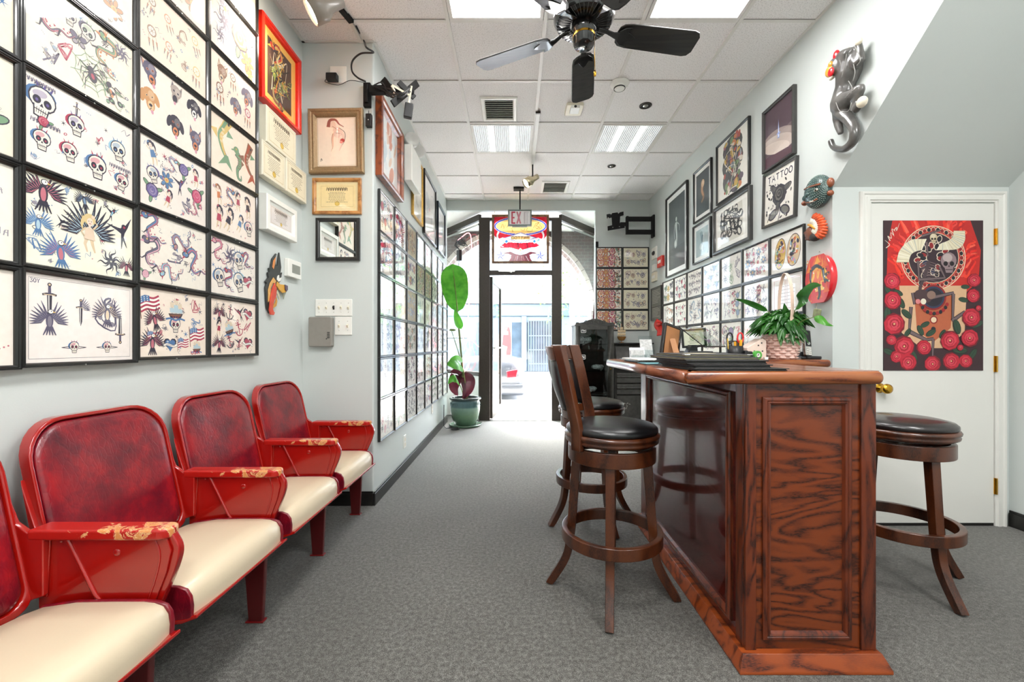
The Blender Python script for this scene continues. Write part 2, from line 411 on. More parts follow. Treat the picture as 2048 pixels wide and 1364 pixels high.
light_panel(.846, gy[9], 'ribbed ceiling panel beyond the smoke detector', True)
light_panel(-.43, gy[3], 'added ceiling fill panel over the seats, nearer the back wall', False, 'lampfill')  # this and the next three: unseen panels added to brighten counter and seats
light_panel(1.484, gy[3], 'added ceiling fill panel behind the counter end, nearer the back wall', False, 'lampfill')
light_panel(-.43, gy[1], 'added ceiling fill panel against the back wall, over the seats', False, 'lampfill')
light_panel(1.484, gy[1], 'added ceiling fill panel against the back wall, over the open floor', False, 'lampfill')
# ---------------------------------------------------------------- white door in the alcove
yd = YD
b = MB()
def casing(b, x0, x1, z1, w, y, z0=0):
    for (i, d) in ((0, .018), (.014, .024), (w*.35, .016), (w*.6, .02), (w*.85, .012)):
        pass
    pr = [(0, .012), (.006, .022), (.018, .022), (.024, .016), (w*.5, .016), (w*.55, .02), (w*.8, .02), (w*.84, .013), (w, .012)]
    rings = []
    for (i, d) in pr:
        rings.append([Vector((x0-w+i, y-d, z0)), Vector((x0-w+i, y-d, z1+w-i)), Vector((x1+w-i, y-d, z1+w-i)), Vector((x1+w-i, y-d, z0))])
    rings = [[Vector((p.x, y, p.z)) for p in rings[0]]]+rings+[[Vector((p.x, y, p.z)) for p in rings[-1]]]
    for a, c in zip(rings, rings[1:]):
        for i in range(3): b.poly([a[i], a[i+1], c[i+1], c[i]])
casing(b, 2.222, 2.992, 2.012, .068, yd); struct(b.build('trim_1', M['white']))
dt = thing('closet_door', 'white flat closet door under the stair slope with brass knob', 'door', (2.607, yd-.004, 0)); dt['kind'] = 'structure'
MB().box(2.226, yd-.008, .018, 2.988, yd, 2.006).build('slab', M['white'], dt, bevel=.002)
kz = H0-87*2.58/F; kx = (1771-CX)/F*2.57
k = MB(); k.lathe_ax([(.0, 0), (.03, .0), (.03, .006), (.012, .012), (.011, .03), (.024, .036), (.031, .05), (.028, .064), (.012, .07), (0, .07)], (kx, yd-.008, kz), (0, -1, 0)); k.build('knob', M['brass'], dt, smooth=True, label='round brass knob')
for py in (473, 728, 973):
    z = H0-(py-CY)*2.6/F; h = MB(); h.box(2.985, yd-.013, z-.05, 3.012, yd-.0085, z+.05); h.tube([(2.992, yd-.018, z-.05), (2.992, yd-.018, z+.05)], .006, 8)
    h.build('hinge', M['brass'], dt, label='brass hinge')
struct(MB().box(2.226, yd-.006, .0, 2.988, yd-.002, .016).build('trim_2', M['base']))
# ---------------------------------------------------------------- entrance: recessed storefront
LP, RP = (-.432, 6.257), (.640, 6.257)     # post centres
b = MB(); b.box(-1.3, 6.22, 3.099, 1.6, 7.3, 3.19); struct(b.build('ceiling_entry', M['white']))
wallbox('wall_entry', (-1.3, 6.22, -.1, -1.16, 7.25, 3.2), (1.385, 6.22, -.1, 1.6, 7.25, 3.2))
wallbox('floor_entry', (-1.3, 6.30, -.12, 1.6, 7.25, -.01), m='carpet')
M['concrete'] = mat('pale concrete paving', 'a9a6a0', .8, noise=.06, nscale=3, bump=.1, bscale=60)
M['asphalt'] = mat('grey asphalt', '77787a', .85, noise=.1, nscale=8, bump=.15, bscale=90)
sf = thing('storefront_frame', 'dark bronze storefront frame of the recessed shop entrance', 'storefront', (.104, 6.257, 0)); sf['kind'] = 'structure'
for nm, x0, x1 in (('post', -.514, -.352), ('post', .568, .716)):
    MB().box(x0, 6.235, 0, x1, 6.30, 3.02).build(nm, M['bronze'], sf, bevel=.004)
MB().box(-.352, 6.24, 2.165, .568, 6.30, 2.235).build('transom_bar', M['bronze'], sf, bevel=.003)
MB().box(-.352, 6.24, 2.975, .568, 6.30, 3.02).build('head', M['bronze'], sf, bevel=.003)
MB().box(-.352, 6.268, 2.235, .568, 6.272, 2.975).build('transom_glass', M['glass'], sf)
MB().box(-.352, 6.22, 0, .568, 6.31, .012).build('threshold', M['chrome'], sf, bevel=.003)
for sgn, (px0, py0), (px1, py1) in ((-1, (-.5, 6.275), (-1.16, 7.12)), (1, (.70, 6.275), (1.385, 7.10))):
    a = Vector((px0, py0, 0)); c = Vector((px1, py1, 0)); up = Vector((0, 0, 1)); q = (c-a).normalized()
    MB().beam(a+up*3.03, c+up*3.03, .05, .09).build('head', M['bronze'], sf)
    MB().beam(a+up*.69, c+up*.69, .05, .06).build('sill', M['bronze'], sf)
    MB().beam(a+up*2.93+q*.03, c+up*2.93, .03, .03).build('window_track', M['chrome'], sf)
    nrm = q.cross(up)*-.002
    MB().prism([a+up*.72+q*.02, c+up*.72, c+up*2.985, a+up*2.985+q*.02], nrm).build('display_glass', M['glass'], sf)
    nn = q.cross(up)*(.03 if sgn < 0 else -.03)
    MB().prism([a+q*.02-nn*.5, c-nn*.5, c+up*.66-nn*.5, a+q*.02+up*.66-nn*.5], nn).build('knee_wall', M['white'], sf)
MB().box(-1.16, 6.7, .012, -.95, 6.75, .6).build('ledge', M['white'], sf)
# open glass door leaf
dl = thing('entrance_door', 'bronze framed glass entrance door standing open to the street', 'door', (-.352, 6.30, 0))
ha = Vector((-.335, 6.31, 0)); he = Vector((-.225, 7.20, 0)); q = (he-ha).normalized(); up = Vector((0, 0, 1))
for nm, s0, s1 in (('stile', 0, .06), ('stile', .835, .897)):
    MB().beam(ha+q*s0+up*1.085, ha+q*s1+up*1.085, .04, 2.13).build(nm, M['bronze'], dl, bevel=.003)
for z in (.075, 2.11): MB().beam(ha+q*.06+up*z, ha+q*.835+up*z, .04, .08 if z > 1 else .11).build('rail', M['bronze'], dl, bevel=.003)
MB().beam(ha+q*.06+up*1.10, ha+q*.835+up*1.10, .006, 1.94).build('pane', M['glass'], dl)
pb = q.cross(up)*.05
MB().tube([ha+q*.05+up*1.08+pb*.5, ha+q*.06+up*1.08+pb, ha+q*.84+up*1.08+pb, ha+q*.85+up*1.08+pb*.5], .013, 8).build('push_bar', M['chrome'], dl, smooth=True)
cl = MB(); cl.box(-.22, 6.19, 2.205, .02, 6.235, 2.255); cl.beam((-.05, 6.20, 2.20), (.13, 6.42, 2.19), .02, .008); cl.beam((.13, 6.42, 2.19), (-.29, 6.6, 2.185), .02, .008)
tag(cl.build('door_closer', M['chrome'], bevel=.002), 'steel door closer arm under the transom bar', 'door closer')
# stair nosing / mat outside are part of the pavement
# ---------------------------------------------------------------- flash art: little drawings made of coloured outlines
K, DK, BN, WH = '2d2a3a', '55506a', 'efe6d8', 'fbf7ee'
RD, PK, BL, LB, GR, YL, OR, BR, PU, TN = 'ad3550', 'd795ab', '4a74a6', '8fbcd4', '6c9470', 'd8b562', 'd27a4c', '80543f', '5f5190', 'd9c09c'
class Art:
    def __init__(s, W, H, bg='f1e9de'):
        s.W, s.H = W, H; s.L = []; s.z = 1; s.T = (0, 0, 1, 0, 1)
        s.L.append(([[(0, 0), (W, 0), (W, H), (0, H)]], bg, -1))
    def at(s, x, y, sc, rot=0, fl=1): s.T = (x, y, sc, R(rot), fl); s.z = 1; return s
    def _t(s, p):
        x, y, k, r, f = s.T; a, b = p[0]*f*k, p[1]*k
        return (x+a*cos(r)-b*sin(r), y+a*sin(r)+b*cos(r))
    def poly(s, pts, c):
        q = [s._t(p) for p in pts]; s.L.append(([s.cl(q)], c, s.z)); s.z += 1
    def cl(s, q): return [(min(max(a, .001), s.W-.001), min(max(b, .001), s.H-.001)) for a, b in q]
    def ell(s, x, y, rx, ry, c, rot=0, n=14, a0=0, a1=360):
        r = R(rot); m = n if a1-a0 >= 360 else n+1; P_ = []
        for i in range(m):
            t = R(a0+(a1-a0)*i/n); u, v = rx*cos(t), ry*sin(t); P_.append((x+u*cos(r)-v*sin(r), y+u*sin(r)+v*cos(r)))
        s.poly(P_, c)
    def line(s, pts, w, c, w1=None, k=0):
        if k:
            pts = [(v.x, v.y) for v in smoothpath([(a, b_, 0) for a, b_ in pts], k)]
        n = len(pts); w1 = w if w1 is None else w1; A, B = [], []
        for i in range(n):
            a, b_ = pts[max(i-1, 0)], pts[min(i+1, n-1)]; dx, dy = b_[0]-a[0], b_[1]-a[1]; L = sqrt(dx*dx+dy*dy) or 1
            t = i/(n-1); ww = (w+(w1-w)*t)/2; A.append((pts[i][0]-dy/L*ww, pts[i][1]+dx/L*ww)); B.append((pts[i][0]+dy/L*ww, pts[i][1]-dx/L*ww))
        s.L.append(([s.cl([s._t(p) for p in (A[i], A[i+1], B[i+1], B[i])]) for i in range(n-1)], c, s.z)); s.z += 1
    def mesh(s, name, m, parent, x0, y0, z0, depth):
        """front faces -y; x0,z0 lower left corner in root-local coords"""
        b = MB()
        done = []
        for polys, c, z in sorted(s.L, key=lambda e: e[2]):
            xs = [p[0] for q in polys for p in q]; ys = [p[1] for q in polys for p in q]; bb = (min(xs), max(xs), min(ys), max(ys))
            rk = 1+max([d[4] for d in done if d[0] < bb[1] and d[1] > bb[0] and d[2] < bb[3] and d[3] > bb[2]], default=-1); done.append((*bb, rk)); lc = lin(c)
            for i, pts in enumerate(polys):
                area = sum(p[0]*q[1]-q[0]*p[1] for p, q in zip(pts, pts[1:]+pts[:1]))
                if abs(area) < 1e-9: continue
                if area < 0: pts = pts[::-1]
                b.poly([(x0+p[0], y0-depth-.00003*(2*rk+i % 2), z0+p[1]) for p in pts], lc)
        return b.build(name, m, parent)
rnd = random.Random(11)
def pick(*a): return rnd.choice(a)
def fade(c, t=.35, to='f1e9de'):
    a = [int(c[i:i+2], 16) for i in (0, 2, 4)]; b_ = [int(to[i:i+2], 16) for i in (0, 2, 4)]
    return ''.join('%02x' % int(x+(y-x)*t) for x, y in zip(a, b_))
FT = 0.0
def I(c): return fade(c, FT)
def skull(A, c=RD, c2=BL):
    A.ell(-.1, .3, .75, .55, I(c2), 15); A.ell(0, .2, .66, .64, I(K)); A.ell(0, .2, .59, .57, I(BN)); A.ell(-.15, .42, .35, .2, I(fade(c, .6)), 20)
    A.poly([(-.38, -.2), (.38, -.2), (.3, -.78), (-.3, -.78)], I(K)); A.poly([(-.32, -.2), (.32, -.2), (.25, -.71), (-.25, -.71)], I(BN))
    for e in (-1, 1): A.ell(e*.25, .08, .19, .22, I(K), e*15); A.ell(e*.25, .06, .07, .08, I(c))
    A.poly([(-.09, -.2), (.09, -.2), (0, 0)], I(K)); A.line([(-.3, -.42), (.3, -.42)], .05, I(K))
    for i in range(5): A.line([(-.2+.1*i, -.3), (-.2+.1*i, -.6)], .025, I(K))
    for i in range(3): A.line([(-.3+.3*i, .78), (-.4+.4*i, 1.05)], .1, I(c), .01)
def rose(A, c=RD, lf=GR):
    for a in (20, 140, 260): A.ell(.75*cos(R(a)), .75*sin(R(a)), .4, .19, I(K), a); A.ell(.75*cos(R(a)), .75*sin(R(a)), .35, .14, I(lf), a)
    A.ell(0, 0, .66, .62, I(K), n=9)
    for r, f in ((.6, 0), (.46, .35), (.34, 0), (.2, .4), (.1, 0)): A.ell(.04*rnd.uniform(-1, 1), .04*rnd.uniform(-1, 1), r, r*.92, I(fade(c, f)), rnd.uniform(0, 90), 8); A.ell(.02, .02, r*.86, r*.78, I(fade(c, f*.5)), rnd.uniform(0, 90), 7)
def dagger(A, c=DK):
    A.poly([(-.13, .35), (.13, .35), (.1, -.7), (0, -1.05), (-.1, -.7)], I(K)); A.poly([(-.08, .33), (0, .33), (0, -.98), (-.06, -.7)], I('c9c6c4')); A.line([(-.36, .36), (-.15, .42), (.15, .42), (.36, .36)], .11, I(K)); A.line([(-.3, .38), (.3, .38)], .04, I(TN))
    A.poly([(-.08, .42), (.08, .42), (.07, .85), (-.07, .85)], I(c)); A.ell(0, .93, .11, .11, I(K)); A.ell(0, .93, .06, .06, I(TN))
def wing(A, x, y, sg, c1=K, c2=BL, n=8, L=1.0, up=70):
    for i in range(n):
        a = R(up-i*95/n); l = L*(1-.06*i); bx, by = x+sg*.05*i, y-.04*i
        tip = (bx+sg*cos(a)*l, by+sin(a)*l); mid = (bx+sg*cos(a)*l*.6+.02, by+sin(a)*l*.6)
        A.line([(bx, by), mid, tip], .17, I(c1), .02); A.line([(bx, by), (bx+sg*cos(a)*l*.55, by+sin(a)*l*.55)], .05, I(fade(c2, .3)), .01)
def eagle(A, c=K, c2=RD):
    wing(A, -.1, .1, -1, c, c2); wing(A, .1, .1, 1, c, c2)
    A.ell(0, -.1, .2, .45, I(c)); A.ell(0, -.15, .12, .33, I(fade(c2, .3)))
    for i in (-2, -1, 0, 1, 2): A.line([(i*.05, -.45), (i*.17, -.95)], .13, I(c), .05)
    A.ell(.06, .42, .17, .15, I(K)); A.ell(.06, .43, .13, .11, I(WH)); A.poly([(.18, .46), (.36, .38), (.18, .36)], I(YL)); A.ell(.09, .45, .03, .03, I(K))
def swallow(A, c=BL):
    A.line([(-.9, .7), (-.3, .3), (0, .1)], .03, I(K), .38); A.line([(.9, .8), (.4, .35), (0, .1)], .03, I(K), .38); A.line([(.85, .74), (.4, .34), (.08, .15)], .01, I(c), .24)
    A.line([(.15, .3), (0, 0), (-.2, -.4), (-.45, -.95)], .36, I(K), .03); A.line([(.1, .25), (0, 0), (-.12, -.3)], .22, I(c), .1); A.line([(-.1, -.3), (-.05, -.95)], .16, I(K), .02); A.ell(.2, .38, .16, .15, I(K)); A.ell(.22, .33, .08, .08, I(RD))
def dragon(A, c=BL, c2=RD):
    p = [(-.55, .75), (-.1, .9), (.15, .55), (-.2, .2), (-.5, -.1), (-.3, -.5), (.2, -.45), (.5, -.7), (.85, -.6)]
    A.line(p, .32, I(K), .05, 5); A.line(p, .25, I(c), .02, 5); A.line([(x+.04, y-.03) for x, y in p], .09, I(fade(c2, .2)), .02, 5)
    q = smoothpath([(x, y, 0) for x, y in p], 3)
    for i in range(1, len(q)-1, 2):
        d = (q[i+1]-q[i-1]).normalized(); n = Vector((-d.y, d.x, 0)); t = q[i]+n*.13
        A.poly([t+d*.06, t+n*.11, t-d*.06], I(c2))
    A.ell(-.68, .7, .27, .2, I(K), -20); A.ell(-.68, .7, .2, .14, I(c), -20); A.poly([(-.85, .68), (-1.08, .5), (-.75, .55)], I(c2)); A.ell(-.62, .76, .05, .05, I(YL))
    for a in (100, 125, 150): A.line([(-.6, .85), (-.6+.35*cos(R(a)), .85+.35*sin(R(a)))], .07, I(c2), .01)
    for x, y in ((-.5, -.1), (.2, -.45)): A.line([(x, y), (x-.25, y-.25), (x-.4, y-.2)], .1, I(K), .02)
def lady(A, c=RD, hair=K):
    A.line([(-.1, -.2), (-.22, -.6), (-.1, -1.0)], .22, I(fade(TN, .1)), .08); A.line([(.1, -.2), (.18, -.6), (.3, -.98)], .22, I(TN), .08)
    A.poly([(-.2, .25), (.2, .25), (.26, -.1), (.3, -.35), (-.3, -.35), (-.24, -.1)], I(c)); A.line([(-.2, .25), (-.42, 0), (-.25, -.2)], .1, I(TN), .06); A.line([(.2, .25), (.42, .5), (.2, .75)], .1, I(TN), .06)
    A.ell(0, .72, .32, .3, I(hair)); A.line([(-.25, .8), (-.4, .4), (-.35, .1)], .25, I(hair), .03, 3); A.ell(.02, .58, .17, .22, I('f0d8c4')); A.line([(0, .4), (0, .25)], .12, I('f0d8c4'))
    A.line([(-.04, .5), (.08, .5)], .03, I(RD)); A.ell(-.05, .62, .03, .02, I(K)); A.ell(.09, .62, .03, .02, I(K)); A.ell(.18, .88, .1, .09, I(c))
def fairy(A):
    wing(A, -.05, .25, -1, K, LB, 9, 1.1, 80); wing(A, .05, .25, 1, K, LB, 9, 1.1, 80); x, y, k, r, f = A.T; A.T = (x, y, k*.72, r, f); A.z = 60; lady(A, 'e6cdb4', 'dcc48a')
def heart(A, c=RD):
    A.poly([(0, -.85)]+[(.72*1.15*(sin(t)**3), .15+.8*(13*cos(t)-5*cos(2*t)-2*cos(3*t)-cos(4*t))/17*1.0) for t in [pi-.2-i*(2*pi-.4)/16 for i in range(17)]], I(K)); A.ell(-.3, .25, .34, .3, I(c)); A.ell(.3, .25, .34, .3, I(c)); A.poly([(-.58, .1), (.58, .1), (0, -.68)], I(c)); A.ell(-.32, .36, .13, .1, I(fade(c, .6)))
    A.line([(-.95, -.1), (-.4, .08), (.4, -.12), (.95, .05)], .3, I(K), k=4); A.line([(-.92, -.1), (-.4, .08), (.4, -.12), (.92, .05)], .22, I(WH), k=4); A.line([(-.6, 0), (-.3, .05), (.2, -.06), (.6, -.06)], .05, I(DK))
def flag(A):
    for i in range(7): y = -.42+.14*i; A.line([(-.8, y-.1), (-.3, y+.06), (.3, y-.06), (.8, y+.08)], .14, I(RD if i % 2 == 0 else WH), k=4)
    A.poly([(-.8, .05), (-.35, .2), (0, .15), (0, .55), (-.35, .62), (-.8, .5)], I(BL)); A.line([(-.85, .7), (-.85, -1.0)], .06, I(BR))
    for i in range(3):
        for j in range(3): A.ell(-.66+.24*i, .18+.14*j+.02*i, .045, .045, I(WH), n=5)
def ship(A):
    A.poly([(-.7, -.3), (.75, -.25), (.5, -.7), (-.45, -.72)], I(K)); A.poly([(-.6, -.36), (.62, -.32), (.45, -.5), (-.5, -.5)], I(BR))
    for x, h in ((-.35, .7), (.05, .95), (.42, .65)):
        A.line([(x, -.3), (x, h)], .04, I(K)); A.poly([(x-.2, h-.1), (x+.18, h-.1), (x+.26, h-.5), (x-.16, h-.5)], I(fade(TN, .4))); A.poly([(x-.22, h-.55), (x+.22, h-.55), (x+.3, -.22), (x-.2, -.22)], I(fade(LB, .4)))
    A.line([(-.95, -.75), (-.5, -.68), (0, -.8), (.5, -.68), (.95, -.78)], .14, I(BL), k=3); A.poly([(.05, .95), (.4, .85), (.05, .78)], I(RD))
def anchor(A, c=K):
    A.line([(0, .7), (0, -.7)], .12, I(c)); A.ell(0, .8, .18, .18, I(c)); A.ell(0, .8, .1, .1, I(WH)); A.line([(-.4, .4), (.4, .4)], .1, I(c)); A.line([(-.65, -.2), (-.4, -.65), (0, -.8), (.4, -.65), (.65, -.2)], .12, I(c), k=4)
    A.line([(-.5, -.3), (.1, .1), (-.1, .45), (.45, .7)], .07, I(RD), k=4)
def dog(A, c=K, c2=BR, ears=1):
    if ears:
        for e in (-1, 1): A.poly([(e*.15, .5), (e*.5, 1.0), (e*.55, .2)], I(c)); A.poly([(e*.25, .5), (e*.46, .8), (e*.48, .3)], I(fade(c2, .3)))
    else:
        for e in (-1, 1): A.ell(e*.52, .15, .2, .42, I(c), e*15)
    A.ell(0, .25, .5, .5, I(c)); A.ell(0, -.25, .32, .42, I(c)); A.ell(0, -.35, .22, .3, I(c2)); A.ell(.15, .3, .25, .3, I(fade(c, .3)))
    A.ell(0, -.3, .13, .09, I(K)); A.line([(0, -.38), (0, -.5), (-.15, -.6)], .04, I(K)); A.ell(.05, -.7, .1, .14, I(PK))
    for e in (-1, 1): A.ell(e*.2, .22, .09, .07, I(c2)); A.ell(e*.2, .22, .05, .05, I(K))
def spider(A, c=GR):
    for i in range(8): a = i*pi/4; A.line([(0, 0), (cos(a), sin(a))], .025, I(c))
    for r in (.3, .55, .8):
        p = [(r*cos(i*pi/8)*(1 if i % 2 == 0 else .86), r*sin(i*pi/8)*(1 if i % 2 == 0 else .86)) for i in range(17)]; A.line(p, .025, I(c))
    for sg in (-1, 1):
        for i in range(4): A.line([(0, .05), (sg*.4, .45-.25*i), (sg*.6, .15-.3*i)], .05, I(K), .02)
    A.ell(0, -.15, .2, .27, I(K)); A.ell(0, .16, .14, .14, I(K)); A.ell(0, -.15, .08, .13, I(RD))
def fish(A, c=OR, c2=YL):
    p = [(.35, .9), (.1, .5), (-.15, .1), (.0, -.35), (.2, -.6)]; A.line(p, .3, I(K), .16, 4); A.line(p, .44, I(c2), .1, 4); A.line([(x-.08, y) for x, y in p], .16, I(c), .05, 4)
    A.poly([(.15, -.5), (-.25, -1.0), (.2, -.8), (.55, -1.0), (.3, -.5)], I(c)); A.poly([(-.3, .3), (-.75, .2), (-.3, -.05)], I(c2)); A.poly([(.3, .5), (.6, .3), (.2, .2)], I(GR)); A.ell(.33, .72, .06, .06, I(K))
    for i in range(4): A.ell(.02-.03*i, .4-.16*i, .09, .05, I(fade(c2, .4)))
def seahorse(A, c=GR, c2=BR):
    p = [(-.1, .55), (.15, .35), (.2, 0), (0, -.35), (.05, -.75), (.3, -.8), (.3, -.55)]; A.line(p, .42, I(K), .06, 5); A.line(p, .34, I(c), .03, 5)
    A.ell(-.1, .68, .22, .18, I(c), 20); A.line([(-.2, .65), (-.5, .55)], .12, I(c), .06); A.ell(-.1, .72, .05, .05, I(YL)); A.poly([(.3, .3), (.55, .15), (.33, -.05)], I(c2))
    for i in range(5): A.line([(.0, .3-.13*i), (.25, .3-.13*i)], .03, I(c2))
def tribal(A, c=K):
    for a in range(0, 360, 60):
        r = R(a); d = lambda u, v: (u*cos(r)-v*sin(r), u*sin(r)+v*cos(r)); A.line([d(.08, 0), d(.4, .22), d(.75, .05), d(1, .25)], .2, I(c), .01, 3); A.line([d(.2, -.05), d(.5, -.12), d(.65, -.35)], .12, I(c), .01, 3)
def butterfly(A, c=OR):
    for e in (-1, 1): A.ell(e*.45, .3, .45, .33, I(K), e*35); A.ell(e*.45, .3, .36, .24, I(c), e*35); A.ell(e*.35, -.3, .32, .26, I(K), -e*30); A.ell(e*.35, -.3, .24, .18, I(fade(c, .4)), -e*30)
    A.line([(0, .5), (0, -.6)], .12, I(K), .04); A.line([(0, .45), (.2, .8)], .03, I(K)); A.line([(0, .45), (-.2, .8)], .03, I(K))
def flower(A, c=PK):
    for i in range(7): a = i*360/7; A.ell(.5*cos(R(a)), .5*sin(R(a)), .34, .2, I(fade(K, .2)), a); A.ell(.5*cos(R(a)), .5*sin(R(a)), .29, .15, I(c), a)
    A.ell(0, 0, .24, .24, I(YL)); A.ell(0, 0, .12, .12, I(OR))
def feathers(A, c=BR):
    A.ell(0, .5, .4, .4, I(c)); A.ell(0, .5, .3, .3, I(WH))
    for i in range(4): a = i*pi/4; A.line([(.3*cos(a), .5+.3*sin(a)), (-.3*cos(a), .5-.3*sin(a))], .03, I(c))
    for x, l in ((-.3, .8), (0, 1.05), (.3, .85)): A.line([(x, .2), (x*1.1, -.1)], .03, I(c)); A.line([(x*1.1, -.1), (x*1.2, .15-l)], .17, I(K), .03); A.line([(x*1.1, -.1), (x*1.15, -.1-l*.4)], .1, I(OR), .04)
def seafan(A, c=LB): dragon(A, c, GR)
def lettering(A, n=6, c=DK):
    for i in range(n):
        x = -.9+1.8*i/n; A.line([(x, -.12), (x+.05, .16), (x+.15, .1), (x+.16, -.14)], .05, I(c)); A.line([(x, .02), (x+.2, .03)], .03, I(c))
def squig(A, c=DK, n=7):
    p = [(rnd.uniform(-.8, .8), rnd.uniform(-.9, .9)) for _ in range(n)]; A.line(p, .05, I(c), .15, 4); A.line([(x*.7+.1, y*.7) for x, y in p[::-1]], .03, I(c), .08, 4)
    for x, y in p[:4]: A.ell(x*.6, y*.6, .16, .12, I(fade(c, .35)), rnd.uniform(0, 180), 9)
def mess(A, c=RD, c2=BL):
    for _ in range(8):
        x, y = rnd.uniform(-.75, .75), rnd.uniform(-.75, .75); q = pick(c, c2, K, c, GR)
        A.ell(x, y, rnd.uniform(.12, .3), rnd.uniform(.1, .24), I(K), rnd.uniform(0, 180), 9); A.ell(x, y, rnd.uniform(.1, .2), rnd.uniform(.07, .17), I(q), rnd.uniform(0, 180), 9)
    for _ in range(4): A.line([(rnd.uniform(-.9, .9), rnd.uniform(-.9, .9)) for _ in range(4)], .09, I(pick(K, c, c2)), .01, 4)
def paisley(A, c=OR, c2=BR):
    A.ell(0, 0, .78, .92, I(K), rnd.uniform(-20, 20), 16); A.ell(0, 0, .72, .86, I(fade(c, .1)), 0, 16); A.ell(0, .05, .56, .7, I(BN), 0, 14)
    for i in range(9): a = i*40; A.ell(.55*cos(R(a)), .62*sin(R(a)), .16, .11, I(pick(c, c2, K, RD)), a, 8)
    A.ell(0, .1, .33, .42, I(c)); A.ell(0, .15, .22, .25, I(fade(c, .5))); A.ell(-.08, .18, .05, .05, I(K)); A.ell(.1, .18, .05, .05, I(K)); A.line([(-.1, -.02), (.1, -.02)], .05, I(K))
def ornament(A, c=BR):
    for e in (-1, 1): A.line([(0, -.9), (e*.5, -.4), (e*.35, .1), (e*.7, .5), (e*.45, .9)], .16, I(c), .03, 5); A.line([(0, .1), (e*.3, .4), (e*.2, .8)], .12, I(fade(c, .3)), .03, 4); A.ell(e*.4, -.1, .16, .2, I(fade(c, .4)), e*30)
    A.ell(0, -.1, .28, .5, I(c)); A.ell(0, -.05, .2, .36, I(fade(c, .5))); A.ell(0, .1, .1, .12, I(K)); A.line([(0, -.2), (0, -.5)], .07, I(K), .01)
def filler(A, n, cols=(K, RD, BL, DK)):
    s0 = min(A.W, A.H)
    for _ in range(n*3):
        A.at(rnd.uniform(.05, .95)*A.W, rnd.uniform(.05, .95)*A.H, s0*rnd.uniform(.022, .06), rnd.uniform(0, 360)); A.z = 0; q = rnd.randrange(6); c = I(pick(*cols))
        if q == 0: [A.line([(0, 0), (cos(k*pi/3), sin(k*pi/3))], .25, c, .02) for k in range(6)]
        elif q > 3: [A.line([(rnd.uniform(-1, 1), rnd.uniform(-1, 1)) for _ in range(4)], .16, c if k else I(pick(K, DK)), .04, 3) for k in range(3)]; A.ell(0, 0, .5, .4, I(fade(pick(*cols), .4)), 0, 8)
        elif q == 1: A.line([(-1, -.5), (-.3, .5), (.3, -.5), (1, .5)], .16, c, .05, 3)
        elif q == 2: A.ell(0, 0, .5, .35, c, 0, 7); A.ell(0, 0, .25, .18, I(WH), 0, 6)
        else: [A.ell(-.8+.8*k, 0, .2, .2, c, 0, 6) for k in range(3)]
def scatter(A, items, nx, ny, sc=.8, jit=.13, m=.08, rotj=22):
    cw, chh = A.W*(1-2*m)/nx, A.H*(1-2*m)/ny; k = 0
    for j in range(ny):
        for i in range(nx):
            f = items[k % len(items)]; k += 1
            A.at(A.W*m+cw*(i+.5+rnd.uniform(-jit, jit)), A.H*m+chh*(j+.5+rnd.uniform(-jit, jit)), sqrt(cw*chh)*.66*sc*rnd.uniform(.85, 1.15), rnd.uniform(-rotj, rotj), pick(1, -1)); f(A)
    filler(A, nx*ny)
GLY = {'E': [[(1, 1), (0, 1), (0, 0), (1, 0)], [(0, .5), (.8, .5)]], 'X': [[(0, 0), (1, 1)], [(0, 1), (1, 0)]], 'I': [[(.5, 0), (.5, 1)]], 'T': [[(.5, 0), (.5, 1)], [(0, 1), (1, 1)]], 'A': [[(0, 0), (.5, 1), (1, 0)], [(.2, .4), (.8, .4)]],
 'O': [[(.5, 0), (.1, .2), (0, .5), (.1, .8), (.5, 1), (.9, .8), (1, .5), (.9, .2), (.5, 0)]], '0': [[(.5, 0), (.1, .2), (.05, .5), (.1, .8), (.5, 1), (.9, .8), (.95, .5), (.9, .2), (.5, 0)]], '3': [[(0, 1), (1, 1), (.45, .58), (.95, .4), (.85, .08), (.4, 0), (0, .14)]], 'Y': [[(0, 1), (.5, .5), (1, 1)], [(.5, .5), (.5, 0)]],
 'U': [[(0, 1), (0, .3), (.3, 0), (.7, 0), (1, .3), (1, 1)]], 'S': [[(1, .85), (.5, 1), (.05, .8), (.5, .5), (.95, .2), (.5, 0), (0, .15)]], 'N': [[(0, 0), (0, 1), (1, 0), (1, 1)]], 'M': [[(0, 0), (0, 1), (.5, .3), (1, 1), (1, 0)]], 'G': [[(1, .85), (.5, 1), (0, .6), (.1, .1), (.6, 0), (1, .2), (1, .45), (.6, .45)]]}
def write(A, txt, x, y, w, h, st, c, mirror=False):
    """letters placed in sheet coordinates"""
    A.at(0, 0, 1); A.z = 195; n = len(txt); cw = w/n
    for i, ch in enumerate(txt[::-1] if mirror else txt):
        for s_ in GLY.get(ch, []):
            A.line([(x+cw*i+cw*.12+(1-a if mirror else a)*cw*.76, y+b_*h) for a, b_ in s_], st, c)
def textlines(A, x, y, w, n, dy, th, c, center=True):
    A.at(0, 0, 1); A.z = 3
    for i in range(n):
        l = w*rnd.uniform(.6, 1); xx = x+(w-l)/2 if center else x; k = 0
        while k < l:
            q = rnd.uniform(.03, .12)*w; q = min(q, l-k); A.poly([(xx+k, y-i*dy), (xx+k+q*.8, y-i*dy), (xx+k+q*.8, y-i*dy+th), (xx+k, y-i*dy+th)], c); k += q
